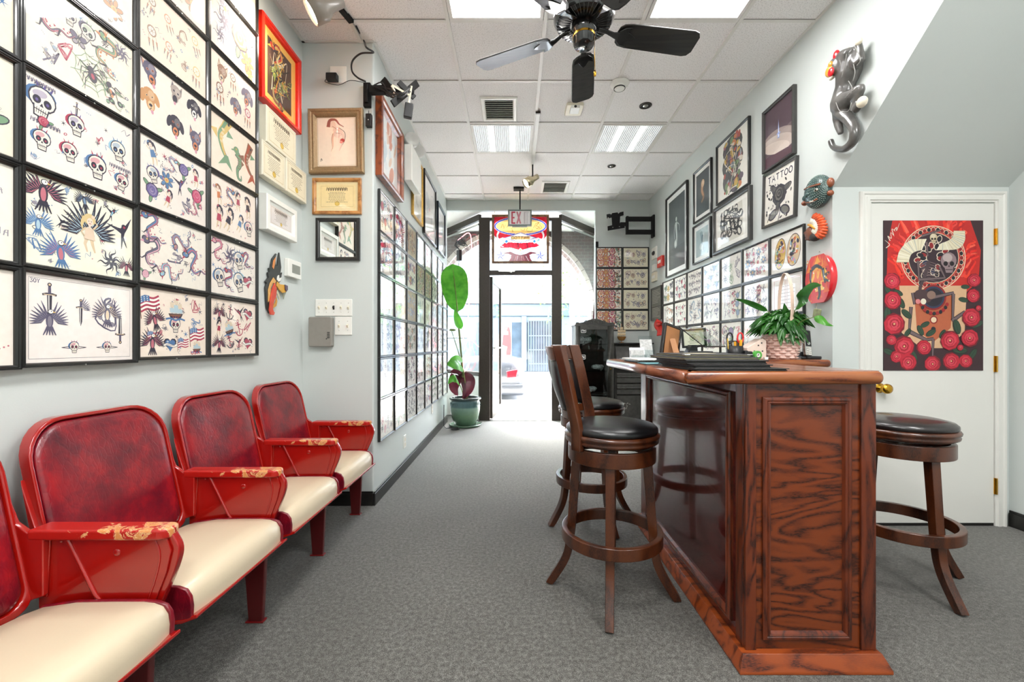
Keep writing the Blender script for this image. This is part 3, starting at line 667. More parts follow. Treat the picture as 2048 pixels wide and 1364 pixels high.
# ---------------------------------------------------------------- frames
def frame_rings(b, w, h, prof, z0=0):
    rings = [[(-w/2+i, -d, z0+i), (w/2-i, -d, z0+i), (w/2-i, -d, z0+h-i), (-w/2+i, -d, z0+h-i)] for i, d in prof]
    for a, c in zip(rings, rings[1:]):
        for k in range(4): b.poly([a[k], a[(k+1) % 4], c[(k+1) % 4], c[k]])
    b.poly([rings[0][k] for k in (3, 2, 1, 0)])
FLASHPROF = [(0, 0), (0, .017), (.0015, .0195), (.0055, .0195), (.007, .017), (.0095, .017), (.011, .015), (.0135, .012), (.0145, .006)]
def picture(name, label, cat, loc, rz, w, h, fw, fd, fm, artfn, bg, group=None, matw=0, matc='f2efe8', prof=None, pm='print', fname='frame', back=None, tilt=0):
    t = thing(name, label, cat, (0, 0, 0), 0, group); f = MB()
    p = prof or [(0, 0), (0, fd*.85), (fw*.1, fd), (fw*.55, fd), (fw*.6, fd*.9), (fw*.9, fd*.75), (fw, fd*.35)]
    frame_rings(f, w, h, p); f.build(fname, M[fm], t)
    iw = w-2*fw+.002; ih = h-2*fw+.002; d = (fd*.4 if not prof else prof[-1][1]-.0006)
    if matw:
        A = Art(iw, ih, matc); A.mesh('mat_board', M['poster'], t, -iw/2, 0, fw-.001, d-.0006); 
    A = Art(iw-2*matw, ih-2*matw, bg); 
    if artfn: artfn(A)
    A.mesh('print', M[pm], t, -iw/2+matw, 0, fw-.001+matw, d)
    t.location = loc; t.rotation_euler = (0, R(tilt), rz); return t
RL, RR, RF = pi/2, -pi/2, 0      # left wall faces +x, right wall faces -x, jut/front faces -y
FRAME_MESH = None
def flash(label, loc, rz, artfn, bg, group, w=.3835, h=.3025):
    global FRAME_MESH
    t = thing('framed_flash_sheet', label, 'framed print', (0, 0, 0), 0, group)
    if FRAME_MESH is None:
        f = MB(); frame_rings(f, w, h, FLASHPROF); f.m = 1
        for x, z in ((-.01, .0035), (.02, h-.0035)): f.lathe_ax([(0, 0), (.0028, 0), (.0028, .0008), (0, .0012)], (x, -.0195, z), (0, -1, 0), 8)
        FRAME_MESH = f.build('frame', [M['black'], M['chrome']], t)
    else:
        c = FRAME_MESH.copy(); COL.objects.link(c); c.parent = t
    iw, ih = w-.0285, h-.0285; A = Art(iw, ih, bg); artfn(A); A.mesh('print', M['print'], t, -iw/2, 0, .01425, .0072)
    t.location = loc; t.rotation_euler = (0, 0, rz); return t
def lam(f, *a): return lambda A: f(A, *a)
# ---------------------------------------------------------------- big flash wall on the left
def sh_skulls(A):
    filler(A, 9)
    for x, y, s_, f in ((.13, .72, .2, lam(skull, PU, BL)), (.42, .66, .14, lam(skull, PU, RD)), (.42, .84, .1, dagger), (.84, .6, .15, lam(skull, BL, LB)), (.13, .3, .13, skull), (.14, .52, .09, rose), (.36, .3, .13, lam(skull, RD, RD)), (.62, .26, .17, lam(skull, RD, BL)), (.88, .2, .13, lam(skull, RD, BL)), (.64, .62, .06, lam(squig, RD))):
        A.at(A.W*x, A.H*y, A.W*s_*.85, rnd.uniform(-15, 15)); f(A)
    for x, y in ((.16, .5), (.12, .93), (.86, .38)): A.at(A.W*x, A.H*y, A.W*.13); lettering(A, 9)
def sh_eagles(A):
    filler(A, 9)
    for x, y, s_, f, r in ((.14, .84, .2, lam(eagle, K, RD), 0), (.54, .5, .27, fairy, 0), (.89, .62, .17, lam(swallow, K), 20), (.1, .47, .13, lam(eagle, BL, LB), 0), (.29, .54, .07, lam(swallow, K), -20), (.49, .9, .1, lam(eagle, K, BL), 10), (.77, .84, .09, lam(swallow, LB), 0), (.28, .2, .18, lam(eagle, BL, RD), 5), (.06, .22, .08, lam(squig, BL), 0), (.76, .2, .15, lam(tribal, K), 0), (.93, .17, .11, lam(eagle, K, RD), 0)):
        A.at(A.W*x, A.H*y, A.W*s_*.95, r); f(A)
def sh_daggers(A):
    A.at(0, 0, 1); W, H = A.W, A.H
    A.line([(.01, .012), (W-.01, .012), (W-.01, H-.012), (.01, H-.012), (.01, .012)], .0012, K)
    for x, y, s_, f, r in ((.19, .7, .17, lam(dagger, DK), 0), (.19, .5, .16, lam(eagle, DK, DK), 0), (.46, .6, .13, lam(dagger, DK), 0), (.46, .68, .1, lam(wing, 0, 0, 1, DK, WH), 0), (.72, .6, .2, lam(squig, DK), 0), (.72, .62, .16, lam(eagle, DK, TN), 0), (.86, .42, .16, lam(dagger, DK), 180), (.4, .17, .07, skull, 0), (.72, .17, .07, skull, 0)):
        A.at(W*x, H*y, W*s_*.95, r)
        f(A)
    for x in (.4, .72): A.at(W*x, H*.17, W*.11); A.line([(-1, 0), (-.4, .08), (-.3, 0), (-.4, -.08), (-1, 0)], .05, K); A.line([(1, 0), (.4, .08), (.3, 0), (.4, -.08), (1, 0)], .05, K)
    write(A, '30Y', W*.035, H*.9, W*.08, H*.045, .0022, DK)
def sh_spiders(A):
    filler(A, 9)
    for x, y, s_, f, r in ((.2, .66, .2, lam(dragon, DK, RD), 30), (.36, .82, .1, lam(skull, DK, GR), 0), (.52, .78, .12, lam(skull, GR, DK), -20), (.44, .62, .1, lam(butterfly, DK), 0), (.56, .32, .22, spider, 20), (.72, .66, .2, lam(dragon, GR, OR), -30), (.3, .38, .12, lam(squig, RD), 0), (.88, .85, .12, lam(tribal, DK), 0), (.8, .2, .14, lam(mess, OR, GR), 0), (.2, .2, .1, lam(squig, DK), 0)):
        A.at(A.W*x, A.H*y, A.W*s_*.95, r); f(A)
def sh_dogs(A):
    for x, y, s_, f, r in ((.15, .84, .15, lam(dog, DK, OR), 15), (.5, .8, .13, lam(dog, 'a99a92', K), -10), (.14, .45, .15, lam(dog, 'c9905a', 'e6c090', 0), 10), (.8, .78, .14, lam(dog, K, WH, 0), 0), (.5, .3, .15, lam(dog, K, OR, 0), 0), (.82, .26, .15, lam(dog, DK, OR), 0)):
        A.at(A.W*x, A.H*y, A.W*s_*1.2, r); f(A)
def sh_feathers(A): scatter(A, [lam(feathers, BR), lam(feathers, OR), lam(squig, BR), lam(feathers, YL)], 4, 2, .8)
def sh_pale(A): scatter(A, [lam(lady, OR, BR), lam(squig, OR), lam(flower, OR)], 3, 2, .75)
def sh_flags(A):
    filler(A, 9)
    for x, y, s_, f, r in ((.14, .78, .17, flag, 8), (.2, .56, .15, lam(eagle, K, RD), 15), (.5, .72, .16, ship, 0), (.5, .48, .12, skull, 0), (.84, .82, .1, lam(squig, RD), 0), (.82, .5, .1, lam(squig, BL), 0), (.17, .22, .17, lam(eagle, K, RD), 0), (.18, .3, .1, flag, 0), (.42, .17, .12, lam(heart, BL), 0), (.62, .2, .11, flag, 0), (.85, .35, .16, flag, 5), (.84, .14, .1, lam(ship), 0)):
        A.at(A.W*x, A.H*y, A.W*s_*.95, r); f(A)
    write(A, 'USA', A.W*.74, A.H*.02, A.W*.16, A.H*.05, .004, RD)
def sh_dragons(A):
    filler(A, 9)
    for x, y, s_, f, r in ((.2, .78, .2, lam(dragon, BL, RD), 0), (.62, .76, .18, lam(dragon, 'a57080', BL), 90), (.2, .38, .22, lam(dragon, DK, PK), -10), (.5, .52, .16, lam(squig, DK), 0), (.84, .42, .22, lam(dragon, BL, RD), 20), (.46, .2, .17, lam(dragon, LB, RD), 60), (.08, .1, .08, lam(rose, PK), 0)):
        A.at(A.W*x, A.H*y, A.W*s_*.95, r); f(A)
def sh_mix(A): scatter(A, [lam(rose, PU), lam(lady, RD), lam(squig, DK), lam(dragon, PK, RD), lam(skull, BL, PU), lam(flower, BL), lam(swallow, PU), lam(rose, 'c2436a'), lam(lady, BL), lam(dragon, LB, RD)], 4, 3, .95, .15)
def sh_pinup(A): scatter(A, [lam(lady, RD), lam(lady, K), lam(lady, BL), lam(skull, RD), lam(lady, OR, BR), lam(dragon, BL, OR)], 4, 2, .95, .1)
def sh_devils(A): scatter(A, [lam(skull, BL), lam(dragon, RD, BL), lam(skull, BL, LB), lam(heart), lam(dragon, PK, RD), lam(tribal, DK)], 4, 2, .95, .1)
def sh_navy(A):
    scatter(A, [lam(eagle, K, RD), lam(anchor), lam(swallow, RD), lam(heart), lam(lady, RD), lam(ship), lam(anchor, RD), lam(squig, RD)], 4, 3, .85, .1)
    write(A, 'USN', A.W*.55, A.H*.13, A.W*.13, A.H*.05, .004, RD)
def sh_fish(A):
    for x, y, s_, f, r in ((.25, .62, .3, lam(fish, GR, YL), 0), (.57, .36, .22, lam(seahorse), 0), (.82, .5, .25, lam(fish, 'a5442e', BR), 10)):
        A.at(A.W*x, A.H*y, A.W*s_*1.25, r); f(A)
def sh_native(A): scatter(A, [lam(feathers, BR), lam(dog, DK, OR, 0), lam(feathers, RD), lam(dog, BR, TN)], 3, 2, .85)
def sh_phoenix(A):
    for x, y, s_, f in ((.28, .62, .22, lam(tribal, DK)), (.62, .62, .3, lam(rose, OR)), (.75, .7, .18, lam(flower, BL)), (.2, .3, .15, lam(tribal, DK)), (.8, .3, .2, lam(flower, OR)), (.85, .12, .12, lam(flower, YL)), (.3, .85, .15, lam(flower, 'a9a6c0'))):
        A.at(A.W*x, A.H*y, A.W*s_*1.0); f(A)
def sh_blue(A): scatter(A, [lam(lady, BL), lam(rose, PU), lam(mess, BL, PU)], 2, 2, .9)
def sh_bw(A): scatter(A, [lam(squig, DK), lam(tribal, DK), lam(lettering)], 3, 2, .8)
left = {  # (column, row): (drawing, fade, background, words)
 ('B', 0): (sh_daggers, 0, 'f3eae4', 'flash sheet of grey winged daggers marked 30Y'), ('B', 1): (sh_eagles, .05, 'f2efdc', 'flash sheet of black eagles and a winged woman'),
 ('B', 2): (sh_skulls, .05, 'eee6de', 'flash sheet of purple and red skulls'), ('B', 3): (sh_spiders, .3, 'f3ead9', 'flash sheet with a big spider web and green monsters'),
 ('B', 4): (sh_pale, .55, 'fbeee4', 'pale flash sheet above the spider web sheet'), ('B', 5): (sh_pale, .6, 'fdf3ea', 'faded flash sheet second above the spider web sheet'),
 ('C', 0): (sh_flags, .05, 'f3e5d6', 'flash sheet of striped flags, ships and eagles'), ('C', 1): (sh_dragons, .15, 'efe8dc', 'flash sheet of curling blue and red dragons'),
 ('C', 2): (sh_mix, .12, 'f0e6dd', 'flash sheet of roses and small women above the dragon sheet'), ('C', 3): (sh_dogs, .1, 'f3e8dc', 'flash sheet of six dog heads'),
 ('C', 4): (sh_feathers, .45, 'fae6d4', 'flash sheet of orange feathers above the dog heads'), ('C', 5): (sh_pale, .65, 'fff3e2', 'washed out flash sheet lit by the spotlight'),
 ('D', 0): (sh_navy, .05, 'f3e4d6', 'flash sheet of small navy emblems with anchors and eagles'), ('D', 1): (sh_devils, .12, 'f2e9df', 'flash sheet of devils and blue skulls'),
 ('D', 2): (sh_pinup, .1, 'f4e6da', 'flash sheet of small pin-up women'), ('D', 3): (sh_fish, .12, 'f4e4d2', 'flash sheet of a golden fish and a sea horse'),
 ('D', 4): (sh_native, .25, 'f8e6d6', 'flash sheet of a horse head and dream catchers'), ('D', 5): (sh_phoenix, .15, 'fbeadb', 'flash sheet of a large orange flower with a blue wing'),
 ('D', 6): (sh_feathers, .35, 'fbe9d8', 'flash sheet in the topmost row, nearest the red frame'),
 ('A', 0): (sh_bw, .35, 'f6ece2', 'bordered flash sheet left of the winged daggers sheet'), ('A', 1): (sh_bw, .45, 'f2ece0', 'grey flash sheet left of the black eagles sheet'),
 ('A', 2): (sh_blue, .1, 'ece4d2', 'flash sheet of blue women left of the skull sheet'), ('A', 3): (sh_blue, .05, 'f0e6cf', 'flash sheet of dark blue heads left of the spider sheet'),
 ('A', 4): (sh_pale, .4, 'f5e9dd', 'reddish flash sheet at the upper left edge'),
}
GLW = 'flash sheets on the big left wall'
yB = {'A': .859, 'B': 1.243, 'C': 1.627, 'D': 2.011}
for (c, r), (fn, fd, bg, words) in left.items():
    FT = fd; rnd.seed(hash((ord(c), r)) % 9999)
    drop = {'A': -.012, 'B': -.008, 'C': 0, 'D': 0}[c]
    flash('black-framed '+words, (XL+.012, yB[c]+.192, 1.064+drop+.3035*r), RL, fn, bg, GLW)
# ---------------------------------------------------------------- corridor wall gallery, 8 x 6
pal = [(K, DK), (RD, BL), (GR, BR), (BL, LB), (PU, RD), (OR, BR), (DK, GR), (BR, OR)]
def generic(seed):
    def fn(A):
        rnd.seed(seed); a, b_ = pal[seed % len(pal)]
        sets = [[lam(skull, a, b_), lam(rose, a), lam(squig, b_)], [lam(eagle, a, b_), lam(swallow, b_), lam(heart, a)], [lam(dragon, a, b_), lam(tribal, K)], [lam(lady, a), lam(flower, b_), lam(butterfly, a)], [lam(mess, a, b_), lam(squig, K)], [lam(tribal, K), lam(ornament, b_), lam(squig, DK)], [lam(dagger), lam(skull, a, b_), lam(heart, a), lam(rose, b_)]]
        q = sets[(seed*7+seed//3) % len(sets)]; nx, ny = pick((3, 2), (4, 3), (4, 2), (5, 3)); scatter(A, q, nx, ny, .92, .1)
    return fn
def dense(seed):
    def fn(A): rnd.seed(seed); scatter(A, [lam(mess, OR, BR), lam(paisley, BR, OR), lam(mess, GR, BR)], 5, 3, 1.15, .1, .03)
    return fn
ROWW = ['bottom row', 'fifth row down', 'fourth row down', 'third row down', 'second row down', 'top row']
COLW = ['column at the wall corner', 'second column from the corner', 'third column from the corner', 'fourth column from the corner', 'fifth column from the corner', 'sixth column from the corner', 'column by the plant', 'column behind plant']
GCW = 'flash sheets on the corridor wall'
for c in range(8):
    for r in range(6):
        sd = 100+c*6+r; FT = .3; tan = (c, r) in ((2, 5), (3, 4), (4, 4), (2, 3))
        bg = 'cdbfa0' if tan else pick('f2efe8', 'f5f2ec', 'e9e4da', 'f6f3ef', 'efe9de')
        fn = dense(sd) if (c, r) in ((3, 4), (4, 4)) else generic(sd)
        if (c, r) in ((0, 4), (1, 5)): FT = 0; fn = lam(scatter, [lam(eagle, K, RD), lam(flag), lam(skull, RD, BL), lam(heart)], 3, 2, 1.0)
        if sd % 6 == 1: FT = .6
        flash('%s flash sheet on the corridor wall, %s, %s' % ('tan' if tan else 'pale', ROWW[r], COLW[c]), (XI+.004, 3.03+.3875*c+.192, .424+.3058*r), RL, fn, bg, GCW)
# ---------------------------------------------------------------- right wall gallery 7 x 3
GRW = 'flash sheets on the right wall'
rw = ['top row', 'middle row', 'bottom row']; cw = ['next to the masks', 'second from the masks', 'third from the masks', 'fourth from the masks', 'fifth from the masks', 'sixth from the masks', 'farthest from the masks']
def sh_ovals(A):
    for x, s1 in ((.3, .9), (.72, 1.05)):
        A.at(A.W*x, A.H*.5, A.H*.42, -8); A.ell(0, 0, .62*s1, 1.0, K, n=20); A.ell(0, 0, .58*s1, .95, pick(OR, YL, TN), n=20)
        for _ in range(46): A.z = 3; A.ell(rnd.uniform(-.4, .4), rnd.uniform(-.72, .72), rnd.uniform(.05, .16), rnd.uniform(.04, .13), pick(GR, OR, LB, PK, K, BR, WH, YL), rnd.uniform(0, 180), 9)
        for _ in range(4): A.line([(rnd.uniform(-.4, .4), rnd.uniform(-.7, .7)) for _ in range(4)], .05, K, .01, 3)
def sh_boxes(A):
    A.at(0, 0, 1)
    for x, w in ((.1, .36), (.52, .4)): A.line([(A.W*x, A.H*.12), (A.W*(x+w), A.H*.12), (A.W*(x+w), A.H*.9), (A.W*x, A.H*.9), (A.W*x, A.H*.12)], .006, 'c79a94')
    textlines(A, A.W*.2, A.H*.7, A.W*.6, 6, A.H*.09, A.H*.02, 'b9aaa8')
for c in range(7):
    for r in range(3):
        sd = 300+c*5+r*3; FT = .35; fn = generic(sd); bg = pick('f4f1ea', 'f0ece2', 'f6f3ee')
        w_ = ('tan' if (c, r) == (6, 2) else 'pale')+' flash sheet'
        if (c, r) == (0, 0): FT = 0; fn = sh_ovals; w_ = 'colourful sheet of two ornate ovals'
        if (c, r) == (0, 1): FT = .2; fn = sh_boxes; w_ = 'sheet with two thin boxes behind the basket handle'
        if (c, r) == (6, 0): FT = .1; fn = lam(scatter, [lam(butterfly, GR), lam(flower, YL), lam(butterfly, K)], 3, 2, .9)
        if (c, r) == (5, 0): FT = .1; fn = lam(scatter, [lam(swallow, PU), lam(rose, RD), lam(swallow, BL)], 4, 3, .95)
        if (c, r) == (5, 1): FT = .05; fn = lam(scatter, [lam(dagger, RD), lam(rose, RD), lam(swallow, K)], 5, 3, .8)
        if (c, r) == (6, 2): bg = 'd8ba7c'; fn = dense(5)
        flash(w_ if (c, r) == (0, 1) else '%s, %s on the right wall, %s' % (w_, rw[r], cw[c]), (XR-.004, 2.853+.386*c+.193, 1.645+.003-.3035*r), RR, fn, bg, GRW)
# ---------------------------------------------------------------- front wall gallery 2 x 4
GFW = 'flash sheets on the front wall'
for r in range(4):
    for c in range(2):
        rnd.seed(500+r*2+c); FT = .1 if c == 0 else .2
        if c == 0: fn = lam(scatter, [lam(paisley, OR, RD), lam(flower, OR), lam(paisley, RD, OR), lam(mess, OR, GR)], 4, 3, 1.2, .12, .03); bg = 'efe9dc'
        else: fn = lam(scatter, [lam(ornament, BR), lam(squig, DK), lam(ornament, DK), lam(butterfly, TN), lam(skull, BR, TN)], 4, 2, .9, .08); bg = 'ece6cd'
        flash('%s flash sheet above the dresser, %s, %s column' % ('orange patterned' if c == 0 else 'cream', ['top row', 'second row', 'third row', 'bottom row'][r], 'window-side' if c == 0 else 'corner-side'), (1.205+.39*c+.195, YF-.004, 2.256-.3065*r), RF, fn, bg, GFW)
FT = 0
# ---------------------------------------------------------------- other pictures
def wallpic(wall, y0, y1, z0, z1, *a, **k):
    """picture on a side wall between depths y0..y1"""
    return dict(loc=((XL if wall == 'L' else XI if wall == 'I' else XR)+(-.002 if wall == 'R' else .002), (y0+y1)/2, z0), rz=RR if wall == 'R' else RL, w=y1-y0, h=z1-z0)
M['redframe'] = mat('bright red lacquer frame', 'e2220f', .25, coat=.6, noise=.05)
M['walnut'] = wood('reddish walnut frame', ('3a150a', '7a3618', '94481f'), (4, 4, 4), 4, 2, .3, .3)
M['goldwood'] = mat('antique gold moulding', '9a7f5c', .45, .35, noise=.15, nscale=90, bump=.3, bscale=120)
M['lightoak'] = wood('honey oak frame', ('7c4a22', 'b0763c', 'c98f50'), (4, 4, 4), 4, 2, .35, .2)
M['darkgrey'] = mat('charcoal frame', '3a3937', .4, coat=.2, noise=.1)
M['silver'] = mat('silver frame', 'b9b8b2', .3, .8, noise=.05)
M['goldf'] = mat('gilt frame', 'b9924a', .35, .7, noise=.2, nscale=90)
M['navy'] = mat('blue black frame', '15202b', .3, coat=.4, noise=.1)
M['mirror'] = mat('mirror glass', 'e9eeec', .02, 1, noise=.01)
def a_dragonprint(A):
    rnd.seed(3); W, H = A.W, A.H; A.at(0, 0, 1); A.poly([(W*.14, H*.1), (W*.86, H*.1), (W*.86, H*.9), (W*.14, H*.9)], '4a2f22')
    for x, y, s_, r, c in ((.5, .62, .42, 0, 'c4472c'), (.45, .35, .4, 150, 'a8552e'), (.6, .5, .35, 60, '8f9a4a'), (.4, .78, .25, 200, 'd8c9a0')):
        A.at(W*x, H*y, W*s_*.8, r); dragon(A, c, pick('d9a23f', 'e0582f', '9aa552'))
    A.at(W*.5, H*.45, W*.3)
    for _ in range(14): A.line([(rnd.uniform(-1, 1), rnd.uniform(-1.3, 1.3)) for _ in range(3)], .07, pick('e0582f', 'd9a23f', 'efe0c0', '6d7f3a', '2c1a15'), .01, 4)
picture('framed_picture', 'red-framed dragon picture with yellow mat, high beside the flash wall', 'framed print', fw=.035, fd=.045, fm='redframe', artfn=a_dragonprint, bg='f2b95a', **wallpic('L', 2.41, 2.85, 2.55, 3.05), matw=0)
def a_cert(seal='c9a23e', n=8):
    def fn(A):
        W, H = A.W, A.H; rnd.seed(int(W*1000)); A.at(0, 0, 1)
        A.line([(W*.06, H*.07), (W*.94, H*.07), (W*.94, H*.93), (W*.06, H*.93), (W*.06, H*.07)], H*.012, 'b7a06a')
        A.at(W*.5, H*.8, W*.32); lettering(A, 9, '5a4c38'); textlines(A, W*.18, H*.66, W*.64, n, H*.058, H*.018, '8b7d66')
        A.z = 4; A.ell(W*.5, H*.2, H*.1, H*.1, seal, n=18); A.ell(W*.5, H*.2, H*.075, H*.075, 'e0bd5c', n=18)
    return fn
def plaque(label, y0, y1, z0, z1, d=.04):
    k = wallpic('L', y0, y1, z0, z1)
    return picture('certificate_plaque', label, 'certificate', fw=.012, fd=d, fm='cream', artfn=a_cert(), bg='efe6cc', group='certificate plaques', pm='poster', prof=[(0, 0), (0, d-.004), (.003, d), (.012, d), (.013, d-.001)], **k)
def plaqueprint(): pass
plaque('cream certificate plaque just under the red frame', 2.45, 2.785, 2.315, 2.53)
plaque('cream certificate plaque touching the flash wall', 2.41, 2.655, 2.105, 2.31)
plaque('cream certificate plaque in the wall corner', 2.665, 2.925, 2.105, 2.318)
picture('framed_certificate', 'white box-framed certificate above the painted beast head', 'certificate', fw=.05, fd=.05, fm='whitep', artfn=a_cert(), bg='ece4e0', **wallpic('L', 2.44, 2.78, 1.80, 2.01), prof=[(0, 0), (0, .046), (.004, .05), (.03, .05), (.034, .044), (.05, .038)], pm='print')
# jut face (facing the camera)
def jut(px0, px1, py0, py1, Y=YJ-.02):
    a = P(px0, py1, Y); c = P(px1, py0, Y); return dict(loc=((a.x+c.x)/2, YJ-.002, a.z), rz=0, w=c.x-a.x, h=c.z-a.z)
def a_nude(A):
    W, H = A.W, A.H; A.at(0, 0, 1)
    A.line([(W*.02, H*.02), (W*.98, H*.02), (W*.98, H*.98), (W*.02, H*.98), (W*.02, H*.02)], .004, 'd9c3a4')
    A.at(W*.52, H*.62, W*.42)
    A.line([(-.25, .45), (.1, .35), (.35, 0), (.32, -.4), (.1, -.9)], .34, 'eccab8', .05, 4); A.line([(.12, .5), (.45, .2), (.45, -.25), (.3, -.55)], .05, '5a3a34', .02, 4)
    A.line([(-.1, .25), (-.3, -.1), (-.28, -.6), (-.4, -.95)], .2, 'e7beaa', .02, 4); A.line([(-.28, .15), (-.35, -.3), (-.3, -.8)], .03, '6d463c', .01, 4)
    A.ell(-.3, .72, .2, .23, 'ecc9b6', 20); A.line([(-.55, .55), (-.45, .95), (-.1, .98), (.12, .72), (.4, .55)], .22, '9a5348', .04, 4); A.line([(-.3, .6), (.05, .35), (.3, .05)], .03, '9a5a50', .01, 4)
    A.ell(.02, .1, .2, .22, 'f0d2c0'); A.ell(.3, -.28, .14, .12, 'c0413a'); A.ell(.24, -.38, .1, .08, 'd8675c'); A.line([(-.1, .2), (.15, .15)], .03, '7a4a40')
    A.at(W*.1, H*.14, W*.05); squig(A, '3b332e')
picture('framed_print', 'gold-framed figure drawing on the corner wall', 'framed print', fw=.055, fd=.035, fm='goldwood', artfn=a_nude, bg='fae6d2', **jut(619, 728, 218, 347), prof=[(0, 0), (0, .03), (.006, .036), (.018, .034), (.024, .028), (.036, .03), (.044, .024), (.05, .016), (.055, .01)], tilt=-1)
picture('framed_certificate', 'honey wood framed certificate under the gold-framed drawing', 'certificate', fw=.026, fd=.02, fm='lightoak', artfn=a_cert('d0a83c'), bg='f0d9a0', **jut(624, 722, 355.5, 428), matw=.018, matc='ecd9a8')
mj = jut(631, 719, 435.5, 521); t = picture('wall_mirror', 'small black-framed mirror under the wooden certificate', 'mirror', fw=.028, fd=.022, fm='black', artfn=None, bg='ffffff', **mj)
for ch in list(t.children):
    if ch.name.startswith('print'):
        ch.data.materials.clear(); ch.data.materials.append(M['mirror']); ch.name = 'mirror_glass'
# corridor wall, upper
def a_blur(cols, seed):
    def fn(A):
        rnd.seed(seed); A.at(A.W/2, A.H/2, A.W*.5)
        for _ in range(22): A.ell(rnd.uniform(-.8, .8), rnd.uniform(-.8, .8), rnd.uniform(.1, .4), rnd.uniform(.08, .3), pick(*cols), rnd.uniform(0, 180), 11)
    return fn
picture('framed_picture', 'wide reddish wood framed picture at the corridor corner', 'framed print', fw=.07, fd=.05, fm='walnut', artfn=a_blur(('dfe6ea', 'c7d6de', 'e9c7b0', 'd58f78', 'f2efe8'), 4), bg='eef0ee', **wallpic('I', 2.985, 3.57, 2.335, 2.915), prof=[(0, 0), (0, .045), (.008, .052), (.03, .048), (.036, .038), (.055, .03), (.07, .012)])
picture('framed_picture', 'thin gilt-framed picture below the emergency light', 'framed print', fw=.022, fd=.025, fm='goldf', artfn=a_blur(('e6e2d8', 'd8d4c6', 'cbd3d0', 'efece4'), 5), bg='efece2', **wallpic('I', 4.03, 4.46, 2.38, 3.0))
picture('framed_picture', 'black-framed pale print between gilt frame and front wall', 'framed print', fw=.03, fd=.03, fm='black', artfn=a_blur(('eceae8', 'd9dadc', 'd9b8bc', 'f4f1ee'), 6), bg='f3f1ee', **wallpic('I', 4.52, 5.2, 2.33, 3.03))
picture('framed_picture', 'blue-black framed picture nearest the front wall, left side', 'framed print', fw=.03, fd=.035, fm='navy', artfn=a_blur(('eceae8', 'e3d3d6', 'd5dade', 'f4f1ee'), 7), bg='f3f1ee', **wallpic('I', 5.31, 5.87, 2.335, 2.95))
# right wall, upper
def a_purple(A):
    W, H = A.W, A.H; rnd.seed(8); A.at(0, 0, 1); A.poly([(0, 0), (W, 0), (W, H), (0, H)], '4a3440')
    A.ell(W*.5, H*.36, W*.62, H*.2, '8f7d78', -12, 24); A.ell(W*.45, H*.32, W*.6, H*.15, 'b9a89e', -14, 24); A.ell(W*.4, H*.27, W*.5, H*.1, 'cdbdb2', -16, 20); A.poly([(0, 0), (W, 0), (W, H*.13), (0, H*.2)], '4f2838')
    for i in range(9): A.line([(0, H*(.2+.025*i)), (W*.5, H*(.25+.025*i)), (W, H*(.34+.022*i))], .0015, 'a59488', k=3)
    A.poly([(W*.46, H*.4), (W*.5, H*.72), (W*.54, H*.4)], '7f8fc0'); A.poly([(W*.48, H*.42), (W*.5, H*.68), (W*.52, H*.42)], 'cfd8f2'); A.ell(W*.5, H*.48, W*.07, H*.015, '8fa0d8')
picture('framed_picture', 'dark purple space picture in charcoal frame, top of the right wall', 'framed print', fw=.022, fd=.03, fm='darkgrey', artfn=a_purple, bg='4a3440', **wallpic('R', 2.945, 3.315, 2.47, 2.955))
def a_tattoo(A):
    W, H = A.W, A.H; rnd.seed(9); A.at(0, 0, 1)
    for _ in range(60): A.z = 2; x, y = rnd.uniform(.05, .95)*W, rnd.uniform(.04, .96)*H; A.ell(x, y, rnd.uniform(.006, .02), rnd.uniform(.004, .012), pick('2b2a2a', '6a6864', '8c8a85', '3b3a3a'), rnd.uniform(0, 180), 8)
    A.at(W*.5, H*.5, W*.36); A.z = 10; rose(A, '4a4a4a', '77756f'); A.at(W*.5, H*.52, W*.3); A.z = 40; rose(A, '2e2e30', '5c5b58')
    A.at(W*.5, H*.3, W*.4); A.z = 8; A.line([(0, .3), (.1, -.3), (-.05, -.8)], .09, K, .05, 4); A.ell(-.5, -.4, .42, .25, K, 25); A.ell(-.5, -.4, .33, .17, '77756f', 25); A.ell(.5, -.35, .42, .25, K, -25); A.ell(.5, -.35, .33, .17, '77756f', -25)
    A.at(0, 0, 1); A.z = 60; A.poly([(W*.06, H*.8), (W*.94, H*.82), (W*.94, H*.96), (W*.06, H*.93)], 'efece4'); write(A, 'TATTOO', W*.08, H*.81, W*.84, H*.12, .009, K)
picture('framed_print', 'black and white rose print lettered TATTOO, leaning askew', 'framed print', fw=.02, fd=.025, fm='darkgrey', artfn=a_tattoo, bg='e9e5dc', **wallpic('R', 2.94, 3.33, 2.035, 2.455), tilt=2.5)
def a_oval(A):
    W, H = A.W, A.H; rnd.seed(10); A.at(W*.5, H*.5, W*.4)
    for x, y, rx, ry in ((0, .75, .8, .5), (0, .1, .85, .6), (-.2, -.55, .6, .6), (.25, -.8, .5, .45)): A.ell(x, y, rx, ry, '3a3a3a', 0, 18)
    for _ in range(80): A.z = 8; x, y = rnd.uniform(-.72, .72), rnd.uniform(-1.15, 1.15); A.ell(x, y, rnd.uniform(.05, .2), rnd.uniform(.05, .16), pick('b04a3a', 'c97a4a', '6f8a5a', '8f9aa0', 'd9c9b0', '5a4a5a', 'c9a54a', '9a5a6a', 'e0d5c5', '44484a'), rnd.uniform(0, 180), 10)
    for _ in range(10): A.z = 20; A.line([(rnd.uniform(-.7, .7), rnd.uniform(-1.1, 1.1)) for _ in range(4)], .05, pick('2b2b2b', 'e9e2d4'), .01, 4)
picture('framed_print', 'tall black-framed colourful swirling print on the right wall', 'framed print', fw=.018, fd=.025, fm='black', artfn=a_oval, bg='f1efe6', **wallpic('R', 3.515, 4.08, 2.475, 3.045))
